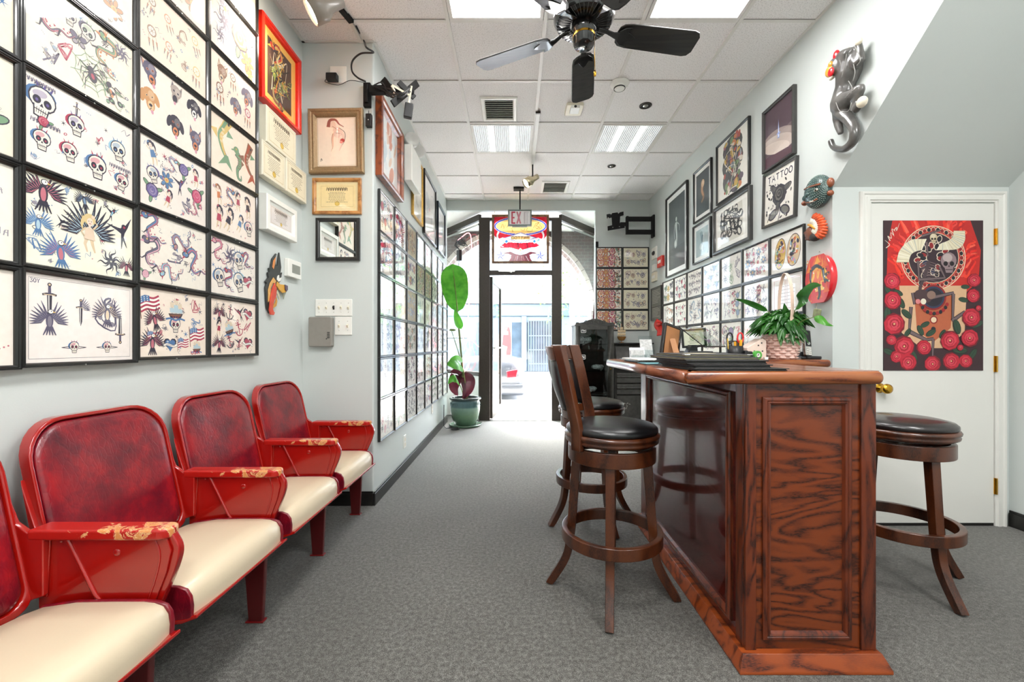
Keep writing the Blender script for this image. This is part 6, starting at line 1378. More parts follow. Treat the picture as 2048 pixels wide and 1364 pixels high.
# ---------------------------------------------------------------- corridor wall: emergency light, outlets, rail
t = thing('emergency_light', 'white emergency light box with two lamp heads high on the corridor wall', 'emergency light', (XI, 3.95, 2.55))
b = MB(); b.box(XI+.03, 3.66, 2.56, XI+.10, 4.02, 2.88); b.box(XI+.001, 3.7, 2.6, XI+.029, 3.98, 2.85); b.build('housing', M['whitep'], t, bevel=.008)
M['greyl'] = mat('grey lamp plastic', 'c9c8c2', .3, noise=.04)
for (px, py, Y) in ((822, 284, 3.78), (834, 306, 3.98)):
    c = P(px, py, Y); b = MB(); b.lathe_ax([(0, -.05), (.035, -.045), (.06, .0), (.065, .05), (.058, .055), (0, .05)], c, (.3, -.6, .1), 20); b.tube([c, (XI+.06, Y, 2.88)], .012, 8); b.build('lamp_head', M['greyl'], t, smooth=True)
for (ya, za, lab) in ((3.78, .20, 'white outlet near the floor, below the third column of flash sheets'), (5.05, .30, 'white outlet near the plant pot')):
    t = thing('wall_outlet', lab, 'outlet', (XI, ya, za)); b = MB(); b.box(XI+.0005, ya-.035, za, XI+.008, ya+.035, za+.115); b.build('plate', M['whitep'], t, bevel=.002)
    for z in (.03, .075): b = MB(); b.box(XI+.0082, ya-.016, za+z-.013, XI+.0095, ya+.016, za+z+.013); b.build('socket', M['cream'], t, bevel=.001)
# ---------------------------------------------------------------- right wall: panther
xp = XR-.05
def W(px, py, d=.05): return on_x(px, py, XR-d)
M['panther'] = mat('airbrushed grey ceramic', '5c5a57', .28, coat=.6, coat_rough=.15, noise=.45, nscale=14)
t = thing('panther_plaque', 'grey ceramic panther with a red mouth climbing the right wall', 'wall decoration', W(1690, 300, 0))
b = MB()
def tb(pts, rs, d=.045, k=4, b_=None):
    pp = smoothpath([W(x, y, d) for x, y in pts], k); n = len(pp); m = len(rs)-1
    rr = []
    for i in range(n):
        u = i/(n-1)*m; j = min(int(u), m-1); rr.append(rs[j]+(rs[j+1]-rs[j])*(u-j))
    (b_ or b).tube(pp, [min(r, .0) or (r*.8, r) for r in rr], 12)
tb([(1712, 104), (1702, 118), (1697, 145), (1690, 172), (1684, 205), (1680, 222)], [.04, .062, .066, .05, .062, .05])
tb([(1703, 112), (1688, 116), (1677, 130)], [.05, .048, .05], .06)
b.ell(W(1674, 133, .07), (.045, .058, .06))
tb([(1706, 110), (1717, 125), (1719, 105), (1717, 86)], [.034, .036, .024, .018], .05)
tb([(1684, 206), (1706, 192), (1722, 176), (1714, 200), (1708, 222)], [.055, .042, .026, .026, .024], .05)
tb([(1708, 222), (1722, 206)], [.024, .02], .055)
tb([(1679, 222), (1676, 245), (1682, 268)], [.04, .024, .016], .035)
tb([(1678, 220), (1697, 238), (1709, 258), (1706, 282), (1688, 298), (1668, 295), (1661, 281)], [.04, .032, .028, .026, .023, .02, .021], .04, 5)
tb([(1695, 107), (1690, 103), (1695, 95)], [.014, .01, .007], .03)
b.build('body', M['panther'], t, remesh=.007)
M['catred'] = mat('red glaze', 'd81f2a', .25, coat=.6, noise=.08); M['catyel'] = mat('yellow glaze', 'e8a23a', .3, coat=.5, noise=.08); M['bone'] = mat('bone glaze', 'ece2cc', .35, coat=.4, noise=.08)
b = MB(); b.ell(W(1673, 112, .09), (.016, .022, .034)); b.build('ear', M['catred'], t, smooth=True)
b = MB(); b.ell(W(1661, 142, .1), (.022, .034, .034)); b.build('mouth', M['catyel'], t, smooth=True); b = MB(); b.ell(W(1662, 144, .122), (.012, .022, .026)); b.build('tongue', M['catred'], t, smooth=True)
b = MB(); b.ell(W(1661.5, 129, .11), (.012, .016, .018)); b.build('eye', M['catyel'], t, smooth=True)
b = MB(); b.ell(W(1663, 156, .095), (.012, .016, .012)); b.build('fang', M['bone'], t, smooth=True)
M['grl'] = mat('pale grey airbrush line', '8f8d88', .4, coat=.3)
b = MB()
for pts in ([(1693, 108), (1690, 130), (1683, 155)], [(1707, 128), (1710, 145), (1706, 163)], [(1697, 162), (1704, 175), (1702, 188)], [(1672, 205), (1680, 222), (1697, 222), (1703, 205)], [(1709, 92), (1716, 105), (1721, 120), (1714, 131)], [(1690, 196), (1703, 183), (1716, 174)], [(1680, 120), (1681, 130), (1677, 140)]): b.tube(smoothpath([W(x, y, .098) for x, y in pts], 4), .0022, 5)
b.build('painted_line', M['grl'], t, smooth=True)
for (x, y, r) in ((1717.5, 83, .02), (1724, 204, .03), (1696, 95, .008)): b = MB(); b.ell(W(x, y, .06 if r > .01 else .03), (r*.8, r, r)); b.build('paw', M['bone'], t, smooth=True)
# jaguar style mask
t = thing('beaded_mask', 'dark teal beaded face mask with brown ears, uppermost mask on the right wall', 'wall mask', W(1634, 416, 0))
M['teal'] = mat('dark teal glaze', '37504e', .4, coat=.4, noise=.25, nscale=60); M['dots'] = mat('pale bead glaze', 'a9bdb4', .4, coat=.3, noise=.1); M['rust'] = mat('rust brown glaze', '8a4a2c', .4, coat=.3, noise=.2)
cen = W(1636, 384, .035); b = MB(); b.ell(cen, (.06, .098, .105), 22, 14); b.build('face', M['teal'], t, smooth=True)
b = MB()
for i in range(16):
    for j in range(22):
        th = -1.3+2.6*i/15; ph = -1.4+2.8*j/21+(i % 2)*.06
        p = cen+Vector((-.0605*cos(th)*cos(ph), -.099*sin(ph), .106*sin(th)*cos(ph)*1.0))
        if p.x > cen.x-.01 or p.y > cen.y+.02: continue
        b.ell(p, (.003, .0026, .0026), 6, 4)
b.build('bead', M['dots'], t, smooth=True)
for (x, y, rx, ry) in ((1661, 365, .022, .03), (1661, 386, .016, .018), (1609, 407, .014, .016)): b = MB(); b.ell(W(x, y, .03), (.02, rx, ry)); b.build('ear', M['rust'], t, smooth=True)
b = MB(); b.ell(W(1612, 396, .07), (.02, .026, .02)); b.ell(W(1616, 390, .085), (.02, .022, .018)); b.build('snout', M['teal'], t, smooth=True)
for q, px, py, d in ((1, 1632, 380, .093), (.7, 1614, 385, .078)):
    b = MB(); b.ell(W(px, py, d), (.006, .017*q, .0085)); e_ = b.build('eye', M['bone'], t, smooth=True); b = MB(); b.ell(W(px-1, py, d+.005), (.004, .007, .006)); b.build('pupil', M['blackp'], e_, smooth=True)
b = MB(); b.tube(smoothpath([W(1609, 379, .075), W(1622, 373, .092), W(1640, 368, .088)], 4), .006, 6); b.build('brow', M['rust'], t, smooth=True)
b = MB(); b.tube(smoothpath([W(1611, 405, .07), W(1622, 404, .088), W(1634, 398, .09)], 4), .0055, 6); b.build('mouth', M['rust'], t, smooth=True); b = MB(); b.tube([W(1619, 404, .092), W(1627, 402, .094)], .0035, 6); b.build('teeth', M['bone'], t)
# feather headdress mask
t = thing('feather_headdress_mask', 'small clay head in profile with an orange and white feather headdress', 'wall mask', W(1632, 480, 0))
M['clay'] = mat('brown clay face', '7a4a34', .45, coat=.2, noise=.2, nscale=30); M['feather'] = None
b = MB(); b.ell(W(1622, 467, .03), (.03, .042, .048), 16, 10); b.ell(W(1612, 466, .04), (.012, .016, .012)); b.ell(W(1616, 477, .035), (.014, .02, .012)); b.build('face', M['clay'], t, smooth=True)
b = MB(); b.ell(W(1631, 473, .03), (.028, .045, .03)); b.build('hair', mat('dark grey hair', '3b3735', .5, noise=.2), t, smooth=True)
base = W(1622, 455, .03); M['fw'] = mat('white feather', 'e6e2d2', .5, noise=.12, nscale=50); M['fo'] = mat('orange feather', 'dd5a2c', .45, noise=.15, nscale=40)
for i in range(11):
    px, py = [(1634, 426), (1640, 428), (1645, 431), (1649, 436), (1652, 442), (1654, 448), (1655, 455), (1655, 461), (1653, 467), (1650, 473), (1645, 477)][i]
    tip = W(px, py, .03); mid = base.lerp(tip, .62)+Vector((-.012, 0, 0))
    b = MB(); b.tube([base+(tip-base)*.1, base.lerp(tip, .35)+Vector((-.014, 0, 0)), mid], [.004, .009, .011], 8); fe = b.build('feather', M['fw'], t, smooth=True)
    b = MB(); b.tube([mid, base.lerp(tip, .85)+Vector((-.008, 0, 0)), tip], [.011, .013, .006], 8); b.build('feather_tip', M['fo'], fe, smooth=True)
b = MB(); b.tube([W(1617, 450, .045), W(1624, 452, .05), W(1632, 458, .045)], .009, 8); b.build('headband', M['catyel'], t, smooth=True)
# red oval plaque
b = MB(); b.box(XR-.012, base.y-.01, base.z-.01, XR-.0005, base.y+.01, base.z+.01); b.build('hanging_hook', M['chrome'], t)
t = thing('oval_plaque', 'red oval wall plaque with black creature and flames, above the basket plant', 'wall decoration', W(1640, 606, 0))
c = W(1640, 558, .02); ry = (W(1612, 558, .02).y-W(1668, 558, .02).y)/2; rz = 48*c.y/F; c = Vector((XR, W(1640, 558, .02).y, H0-(558-CY)*c.y/F))
def disc(b, ry, rz, x0, x1, x2):
    n = 40; rings = []
    for f, x in ((1, x0), (1, x1), (.93, x2)): rings.append([Vector((XR-x, c.y+ry*f*cos(2*pi*i/n), c.z+rz*f*sin(2*pi*i/n))) for i in range(n)])
    b.loft(rings)
b = MB(); disc(b, ry, rz, .001, .026, .036); b.build('plate', M['catred'], t, bevel=.003)
A = Art(ry*2, rz*2, 'd62026'); rnd.seed(4); A.L = []; A.at(ry, rz, ry*1.12); A.z = 1; A.ell(0, 0, .8, 1.3, 'd2261f', 0, 30)
for i in range(44):
    a = rnd.uniform(0, 2*pi); r = rnd.uniform(.1, .72); A.z = 2; x, y = r*cos(a), 1.3*r*sin(a); A.poly([(x-.2, y-.14), (x+.2, y-.1), (x+.05, y+.12), (x+.02, y+.45), (x-.06, y+.1)], pick('e8842a', 'f0a83c', 'e05a20', 'f4c050'))
A.z = 8
for pts, w in (([(-.35, .5), (-.05, .62), (.3, .45)], .22), ([(-.4, .5), (-.45, .1), (-.4, -.2)], .16), ([(.35, .45), (.42, .05), (.5, -.25)], .17), ([(.1, -.3), (.15, -.7), (.05, -.95)], .2), ([(.5, .1), (.75, .2)], .16), ([(.5, -.1), (.72, -.2)], .14)): A.line(pts, w, '1c1d22', w*.5, 3)
for pts in ([(-.42, .4), (-.42, 0)], [(.38, .35), (.44, -.05)]): A.line(pts, .05, '8d97a6', .03)
for i in range(14): A.z = 14; A.ell(rnd.uniform(-.75, .75), rnd.uniform(-1.0, 1.0), .04, .04, pick('f6e6b0', 'e8842a', 'f4f0e0', '1c1d22'), 0, 8)
m_ = A.mesh('painting', M['paintink'], t, 0, 0, 0, 0)
for v in m_.data.vertices:
    p = v.co+t.location if False else v.co
xs = [v.co.copy() for v in m_.data.vertices]
for v, q in zip(m_.data.vertices, xs):   # from picture plane to the wall facing -x
    w = q+t.location; u, h_, dp = w.x, w.z, w.y; v.co = Vector((XR-.0365+dp, c.y+ry-u, c.z-rz+h_))-t.location
b = MB(); b.tube(smoothpath([W(1636, 511, .02), W(1639, 503, .012), W(1642, 511, .02)], 4), .0025, 6); b.build('hook', M['chrome'], t)
t = thing('stone_pendant', 'small green stone pendant hanging under the red oval plaque', 'wall decoration', W(1633, 636, 0))
b = MB(); q = W(1634, 627, .03); b.obox(q, ((1, 0, 0), (0, 1, .2), (0, -.2, 1)), (.012, .024, .03)); b.build('stone', mat('mossy stone', '8a8f6a', .7, noise=.4, nscale=40), t, bevel=.006)
b = MB(); b.tube([W(1633, 619, .03), W(1633, 607, .012)], .0015, 5); b.build('cord', M['tie'], t)
# small devices in the front right corner (right wall)
M['firered'] = mat('red fire alarm', 'd2281c', .35, coat=.3, noise=.05)
def wdev(name, label, cat, px0, px1, py0, py1, d, m, extra=None):
    ya, yb, z0, z1 = wbox(px1, px0, py0, py1, XR, d, -1); t = thing(name, label, cat, (XR, (ya+yb)/2, z0))
    b = MB(); b.box(XR-d, ya, z0, XR-.0005, yb, z1); b.build('mount_housing', M[m], t, bevel=.004)
    if extra: extra(t, ya, yb, z0, z1, d)
def knobx(t, ya, yb, z0, z1, d): b = MB(); b.ell((XR-d-.005, (ya+yb)/2, (z0+z1)/2), (.02, .05, .03)); b.build('lens', M['blackp'], t, smooth=True)
def slotx(t, ya, yb, z0, z1, d): b = MB(); b.box(XR-d-.003, ya+.03, (z0+z1)/2-.02, XR-d-.0002, yb-.03, (z0+z1)/2+.02); b.build('handle', M['whitep'], t, bevel=.002)
wdev('motion_sensor', 'white plate with a black lens in the front right corner', 'sensor', 1303, 1312, 495, 518, .02, 'whitep', knobx)
wdev('fire_pull_station', 'red fire alarm pull box near the front right corner', 'fire alarm', 1314, 1323, 513, 534, .04, 'firered', slotx)
wdev('door_chime', 'small white chime box under the black lens plate', 'chime', 1303.5, 1309.5, 529, 543, .03, 'whitep', slotx)
wdev('alarm_keypad', 'cream alarm keypad box in the front right corner', 'keypad', 1302.5, 1311, 545, 563, .03, 'cream', slotx)
wdev('paper_note', 'white paper note pinned beside the red ribbon', 'note', 1303.5, 1313, 645, 662, .003, 'whitep')
ya, yb, z0, z1 = wbox(1322, 1314, 641, 671, XR, .04, -1); ym = (ya+yb)/2
b = MB(); b.tube(smoothpath([(XR-.03, ym, z1), (XR-.05, ym+.03, z1-.06), (XR-.03, ym-.02, z1-.12), (XR-.045, ym-.05, z0)], 5), [(.006, .05)]*16, 8); b.ell((XR-.05, ym, z1-.05), (.03, .06, .03)); tag(b.build('red_ribbon', M['firered'], smooth=True), 'red ribbon bow hanging at the far end of the right wall', 'ribbon')
# TV arm on the right wall near the front corner
t = thing('tv_bracket', 'empty black swing arm bracket above the orange flash sheets', 'tv bracket', (1.9, 5.95, 2.64))
Y_ = 5.95
a = P(1300, 475, Y_); c = P(1300, 431, Y_); b = MB(); b.box(XR-.03, Y_-.05, a.z, XR-.001, Y_+.05, c.z); b.build('wall_plate', M['blackm'], t, bevel=.005)
for y0_, y1_ in ((434, 442.5), (460, 468.5)): a = P(1253, y1_, Y_); c = P(1296, y0_, Y_); b = MB(); b.box(a.x, Y_-.025, a.z, XR-.028, Y_+.025, c.z); b.build('arm', M['blackm'], t, bevel=.004)
a = P(1252.5, 468.5, Y_); c = P(1256.5, 433, Y_); b = MB(); b.box(a.x-.005, Y_-.03, a.z, c.x, Y_+.03, c.z); b.build('hinge', M['blackm'], t, bevel=.006)
a = P(1240, 452, Y_); c = P(1254, 445, Y_); b = MB(); b.box(a.x, Y_-.02, a.z, c.x, Y_+.02, c.z); b.build('elbow', M['blackm'], t, bevel=.005)
def S3(x, y): return P(1080+x/6.82, 360+y/6.82, Y_-.05)
b = MB(); b.prism([S3(*q) for q in [(908, 468), (950, 460), (975, 470), (985, 450), (1060, 440), (1070, 460), (1090, 440), (1140, 428), (1142, 480), (1095, 495), (1090, 590), (1150, 600), (1158, 650), (925, 690), (922, 630), (985, 615), (978, 510), (915, 525)]], (0, .012, 0)); b.build('mount_plate', M['blackm'], t, bevel=.003)
b = MB()
for q in ((930, 517), (1130, 488), (992, 648), (1083, 636)): p = S3(*q); b.lathe_ax([(0, 0), (.008, 0), (.006, .004), (0, .004)], p+Vector((0, -.0005, 0)), (0, -1, 0), 10)
b.build('bolt', M['chrome'], t)
t = thing('track_bracket', 'small black bracket at the top edge of the orange flash sheets', 'bracket', P(1194, 494, YF)); a = P(1191.5, 494.3, YF-.02); c = P(1197, 483, YF-.02); b = MB(); b.box(a.x, YF-.02, a.z, c.x, YF-.001, c.z); b.box(a.x+.005, YF-.028, a.z+.01, c.x-.005, YF-.02, c.z-.02); b.build('body', M['blackm'], t, bevel=.003)
# ---------------------------------------------------------------- plants
def leafmat(name, a, b_, gloss=.35):
    s = NT(name); n = s.noise(s.coord(), 14, 3); c = s.ramp(n, [(.3, a), (.7, b_)]); s.l(c, s.b.inputs['Base Color']); s.b.inputs['Roughness'].default_value = gloss
    s.b.inputs['Transmission Weight'].default_value = 0; s.b.inputs['Coat Weight'].default_value = .2
    tl = s.n('BsdfTranslucent'); s.l(c, tl.inputs[0]); mx = s.n('MixShader'); mx.inputs[0].default_value = .35; s.l(s.b.outputs[0], mx.inputs[1]); s.l(tl.outputs[0], mx.inputs[2]); s.l(mx.outputs[0], s.o.inputs[0]); return s.m
M['leaf'] = leafmat('bright green leaf', '3f8f26', '63b23a'); M['leafd'] = leafmat('deep green leaf', '1f5220', '3d7d2c', .28); M['leafb'] = leafmat('burgundy leaf', '3a0f1c', '561a28')
M['stem'] = mat('green brown stalk', '6d7a3c', .45, noise=.25, nscale=12)
def leaf(b, path, width, side, cup=.2, wavy=.0, blunt=0):
    """blade along a smooth midrib path; side = across direction"""
    pts = smoothpath(path, 5); k = len(pts); side = Vector(side).normalized(); L, Rr, Mi = [], [], []
    for i, p in enumerate(pts):
        t_ = i/(k-1); w = width*.5*(sin(pi*min(1, t_**.75*1.0))**.75)*(1-.25*t_) if t_ < 1 else 0
        if blunt: w = width*.5*max(0, 1-abs(2*t_-1)**2.6)**.62*(1.0+.12*(t_-.5))
        w = max(w, .0008)
        T = (pts[min(i+1, k-1)]-pts[max(i-1, 0)]).normalized(); s_ = (side-T*side.dot(T)).normalized(); nn = s_.cross(T)
        wv = wavy*sin(i*1.9); up = nn*cup*w
        Mi.append(p); L.append([p+s_*w*.5+up*.35, p+s_*w+up+nn*wv]); Rr.append([p-s_*w*.5+up*.35, p-s_*w+up-nn*wv*.6])
    base = len(b.v); rows = [[L[i][1], L[i][0], Mi[i], Rr[i][0], Rr[i][1]] for i in range(k)]
    for i in range(k-1):
        for j in range(4): b.poly([rows[i][j], rows[i][j+1], rows[i+1][j+1], rows[i+1][j]])
Yp = 5.85; pc = Vector((-.672, Yp, 0))
M['pot'] = None
def _pot():
    s = NT('green glazed pot'); v = s.coord(); tc = s.n('TexCoord'); sp_ = s.n('SeparateXYZ'); s.l(tc.outputs['Object'], sp_.inputs[0])
    c = s.ramp(sp_.outputs[2], [(.02, '4a6a52'), (.16, '6d8f70'), (.26, '78988a'), (.28, '47696c'), (.355, '4a6a72'), (.375, '26343a')]); n = s.noise(v, 30, 4); c = s.mix(s.math('MULTIPLY', n, .4), c, '3a5244')
    s.l(c, s.b.inputs['Base Color']); s.b.inputs['Roughness'].default_value = .25; s.b.inputs['Coat Weight'].default_value = .5; return s.m
M['pot'] = _pot()
pt = thing('potted_plant', 'tall big-leaved plant in a green glazed pot left of the entrance', 'potted plant', pc)
b = MB(); b.lathe([(0, 0), (.20, 0), (.225, .015), (.225, .03), (.205, .032), (.2, .02), (0, .02)], pc, 36); b.build('saucer', M['pot'], pt, smooth=True)
b = MB(); b.lathe([(0, .022), (.145, .022), (.15, .03), (.185, .12), (.205, .22), (.207, .29), (.2, .34), (.197, .36), (.216, .37), (.222, .385), (.216, .4), (.195, .402), (.187, .39), (.185, .34), (0, .335)], pc, 44); b.build('pot', M['pot'], pt, smooth=True)
b = MB()
for i in range(40):
    a = 2*pi*i/40
    for z, sg in ((.292, 1), (.312, -1)): b.beam(pc+Vector((.2065*cos(a), .2065*sin(a), z)), pc+Vector((.2045*cos(a+sg*.11), .2045*sin(a+sg*.11), z+.02)), .004, .006)
b.build('pot_band', M['pot'], pt)
b = MB(); b.lathe([(0, .37), (.18, .365), (.186, .34)], pc, 24); b.build('soil', mat('dark soil', '2e241c', .9, noise=.4, nscale=60, bump=.5), pt)
def Q(px, py, dY=0): return P(px, py, Yp+dY)
root = pc+Vector((.0, 0, .36))
b = MB(); b.tube(smoothpath([root, Q(925, 740), Q(918, 660), Q(915, 640)], 5), [.016]*5+[.013]*6+[.009]*5, 8); b.build('stalk', M['stem'], pt, smooth=True)
b = MB(); leaf(b, [Q(915, 624, -.15), Q(912, 590, -.3), Q(908, 555, -.45), Q(905, 528, -.5)], .345, (1, .1, .12), cup=-.1, wavy=.012, blunt=1); b.build('leaf', M['leaf'], pt, smooth=True, label='huge bright green paddle leaf')
b = MB(); b.tube(smoothpath([Q(917, 648, -.012), Q(913, 600, -.315), Q(908, 555, -.465), Q(906, 540, -.49)], 4), [.009]*4+[.006]*5+[.003]*4, 6); b.build('midrib', M['stem'], pt, smooth=True)
b = MB(); leaf(b, [Q(923, 658, -.22), Q(916, 640, -.22), Q(909, 618, -.17)], .125, (1, -.2, .35), cup=.3); b.build('leaf', M['leaf'], pt, smooth=True)
b = MB(); b.tube(smoothpath([root+Vector((.01, .02, 0)), Q(922, 725, .05), Q(910, 683, .06), Q(901.5, 657, .06)], 4), [.009]*6+[.006]*7, 6); b.ell(Q(905, 660, .06), (.05, .012, .016)); b.build('stalk', M['stem'], pt, smooth=True)
b = MB(); leaf(b, [Q(928, 740, -.05), Q(917, 728, -.2), Q(903, 728, -.3), Q(895, 731, -.34)], .2, (.3, -.6, -.8), cup=.25); leaf(b, [Q(925, 722, -.02), Q(912, 717, -.16), Q(897, 722, -.25)], .1, (0, .5, 1), cup=.2); b.build('leaf', M['leaf'], pt, smooth=True)
b = MB(); b.tube(smoothpath([root+Vector((.02, -.03, 0)), Q(931, 770, -.05), Q(927, 741, -.05)], 4), .008, 6); b.build('stalk', M['stem'], pt, smooth=True)
b = MB(); leaf(b, [Q(921, 772, -.1), Q(913, 757, -.16), Q(903, 758, -.18), Q(896, 768, -.2)], .15, (.4, -.5, -.8), cup=.3); b.build('leaf', M['leaf'], pt, smooth=True)
b = MB(); b.tube(smoothpath([root+Vector((-.02, -.03, 0)), Q(925, 785, -.08), Q(920, 770, -.1)], 4), .006, 6); b.build('stalk', M['stem'], pt, smooth=True)
b = MB(); leaf(b, [Q(931, 744, .04), Q(936, 760, -.04), Q(935, 780, -.08), Q(925, 799, -.1)], .22, (1, .2, .1), cup=.2); leaf(b, [Q(925, 750, .05), Q(914, 752, .0), Q(908, 775, -.02), Q(916, 792, -.03)], .2, (1, .2, .3), cup=.2); leaf(b, [Q(926, 750, .05), Q(914, 742, .0), Q(900, 744, -.08)], .11, (0, .3, 1), cup=.2); b.build('leaf', M['leafb'], pt, smooth=True, label='drooping burgundy leaves')
b = MB(); b.tube(smoothpath([root+Vector((.03, .04, 0)), Q(933, 770, .06), Q(930, 744, .05)], 4), .007, 6); b.build('stalk', M['stem'], pt, smooth=True)
t = thing('cord_coil', 'black power cord coiled on the carpet beside the plant pot', 'cord', (-.88, 5.5, 0))
b = MB(); b.tube([Vector((-.77+.05*cos(a*.7), 5.56+.05*sin(a*.7), .008+.0006*a)) for a in range(30)]+[Vector((-.9, 5.62, .01)), Vector((-.955, 5.75, .02)), Vector((-.96, 5.8, .3))], .006, 6); b.build('cord', M['blackp'], t, smooth=True)
# basket plant on the counter return
zc = .992+.045+.0005
bk = thing('basket_plant', 'leafy green plant in a pink woven basket with a tall handle', 'basket plant', (1.685, 2.635, zc))
M['wicker'] = mat('pink painted wicker', 'f6d3c8', .5, noise=.1, nscale=35, bump=.2, bscale=60); M['handle'] = mat('pale pink wood strip', 'efd0bc', .45, noise=.06)
b = MB(); c0 = Vector((1.685, 2.635, zc)); rows_ = 9
prof = [(0, 0), (.072, 0)]+[(.073+.034*i/rows_, .142*i/rows_) for i in range(1, rows_+1)]+[(.112, .147), (.112, .156), (.103, .156), (.098, .13), (0, .125)]
b.lathe(prof, c0, 28); b.build('basket', M['wicker'], bk, smooth=True)
b = MB()
for r in range(rows_):
    for i in range(18):
        if (i+r) % 2: continue
        a0_ = 2*pi*i/18; rad = .077+.034*(r+.5)/rows_; z = .142*(r+.5)/rows_
        b.tube([c0+Vector(((rad+e)*cos(a0_+d), (rad+e)*sin(a0_+d), z)) for d, e in ((-.2, -.004), (-.1, .001), (0, .003), (.1, .001), (.2, -.004))], [(.003, .008)]*5, 6, flat=(0, 0, 1) if False else None)
b.build('weave', M['wicker'], bk, smooth=True)
b = MB(); hp = smoothpath([Vector((1.672, 2.545, zc+.10)), Vector((1.683, 2.535, zc+.3)), Vector((1.690, 2.56, zc+.46)), Vector((1.695, 2.62, zc+.535)), Vector((1.71, 2.69, zc+.46)), Vector((1.722, 2.725, zc+.3)), Vector((1.72, 2.72, zc+.1))], 6); b.sweep(hp, (1, .2, 0), .022, .004); b.build('handle', M['handle'], bk, bevel=.001)
rnd.seed(31); b = MB()
for i in range(760):
    a = rnd.uniform(0, 2*pi); el = rnd.uniform(-.3, 1.5); rr = rnd.uniform(.09, .155); ce, se = cos(el), sin(el)
    d = Vector((cos(a)*ce*1.12, sin(a)*ce*.62, se*.85)); o = c0+Vector((.0, -.01, .16))
    p0 = o+d*.03; p1 = o+d*rr*.75; p2 = o+d*(rr+.02)+Vector((0, 0, .006)); p3 = o+d*(rr+.075)+Vector((0, 0, -.05-.02*ce))
    if p3.x > 1.93 or p3.z < zc+(.19 if p3.x > 1.785 else .135 if p3.x < 1.58 else .075) or p3.y > 2.9: continue
    leaf(b, [p1, p1.lerp(p2, .6)+Vector((0, 0, .008)), p2, p3], rnd.uniform(.05, .078), (-sin(a)+rnd.uniform(-.4, .4), cos(a), rnd.uniform(-.5, .5)), cup=.35)
    b.tube([p0, p1], .0016, 4)
b.build('foliage', M['leafd'], bk, smooth=True)
def K2(px, py, Y=2.62): return P(px, py, Y)
for nm, pth, w, sd in (('leaf', [K2(1590, 620, 2.5), K2(1604, 597, 2.46), K2(1625, 574, 2.44), K2(1643, 570, 2.45)], .075, (.2, -.3, 1)), ('leaf', [K2(1628, 634, 2.45), K2(1641, 638, 2.42), K2(1655, 646, 2.4), K2(1667, 652, 2.4)], .055, (.1, .6, 1)), ('leaf', [K2(1535, 622), K2(1515, 612), K2(1490, 602), K2(1470, 598)], .042, (.2, -.8, 1)), ('leaf', [K2(1570, 650), K2(1569, 630, 2.58), K2(1568, 606, 2.56)], .07, (1, .2, 0))):
    b = MB(); leaf(b, pth, w, sd, cup=.35); b.build(nm, M['leaf'] if pth[0].x > 1.7 else M['leafd'], bk, smooth=True)
b = MB(); b.tube(smoothpath([c0+Vector((.0, 0, .13)), K2(1550, 640), K2(1535, 622)], 4), .0025, 5); b.tube(smoothpath([c0+Vector((.03, -.02, .13)), K2(1585, 640, 2.55), K2(1590, 620, 2.5)], 4), .0025, 5); b.tube(smoothpath([c0+Vector((.04, -.02, .13)), K2(1600, 645, 2.5), K2(1628, 634, 2.45)], 4), .0025, 5); b.build('stalk', M['stem'], bk, smooth=True)
# ---------------------------------------------------------------- things on the counter
ztop = zt+.0015
M['bookblack'] = mat('worn black leather', '1d1c1b', .5, noise=.2, nscale=30, bump=.15, bscale=120); M['bookgrey'] = mat('grey black leather cover', '3a3836', .45, noise=.15, nscale=30, bump=.15, bscale=120)
M['paper'] = mat('white paper', 'f3f1ec', .7, noise=.02); M['paperedge'] = mat('yellowed page edge', 'c9bfa0', .8, noise=.1)
def folder(label, x0, y0, x1, y1, z0, h, m, rot=0, window=False):
    cx, cy = (x0+x1)/2, (y0+y1)/2; t = thing('leather_portfolio', label, 'portfolio', (cx, cy, z0), R(rot), 'leather portfolios stacked on the counter')
    t.rotation_euler = (0, 0, 0); hx, hy = (x1-x0)/2, (y1-y0)/2
    for nm, za, zb_ in (('cover', 0, h*.28), ('cover', h*.72, h)):
        b = MB(); b.prism([(cx+x, cy+y, z0+za) for x, y in rrect(-hx, -hy, hx, hy, .012, 4)], (0, 0, zb_-za)); b.build(nm, M[m], t, bevel=.002)
    b = MB(); b.box(cx-hx+.006, cy-hy+.006, z0+h*.285, cx+hx-.006, cy+hy-.006, z0+h*.715); b.build('pages', M['bookblack'] if m == 'bookblack' else M['paperedge'], t)
    b = MB()
    for sx in (-1, 1): b.prism([(cx+sx*(hx+.001), cy-hy-.001, z0+h*.7), (cx+sx*(hx-.022), cy-hy-.001, z0+h*.7), (cx+sx*(hx+.001), cy-hy+.022, z0+h*.7)], (0, 0, h*.31))
    b.build('corner_cap', M['chrome'] if window else M[m], t, bevel=.001)
    if window: MB().box(cx-.05, cy-.04, z0+h+.0002, cx+.05, cy+.05, z0+h+.0008).build('window', M['paperedge'], t)
    t.rotation_euler = (0, 0, R(rot)); return t
folder('bottom black portfolio of the stack, sticking out to the right', .63, 1.455, .955, 1.80, ztop, .008, 'bookblack')
folder('black portfolio second from the bottom of the stack', .635, 1.485, .915, 1.85, ztop+.0085, .011, 'bookblack', 1)
folder('thick black album in the middle of the stack with a worn corner', .63, 1.52, .925, 1.88, ztop+.020, .014, 'bookblack', -1)
folder('soft black portfolio second from the top of the stack', .615, 1.53, .90, 1.90, ztop+.0345, .010, 'bookgrey', 1)
folder('topmost grey black portfolio with a small window in its cover', .635, 1.55, .885, 1.89, ztop+.045, .010, 'bookgrey', -1, True)
M['acrylic'] = thin_glass('clear acrylic', 'eef3f3')
M['mdf'] = mat('brown hardboard', '9c6b41', .6, noise=.1, nscale=20)
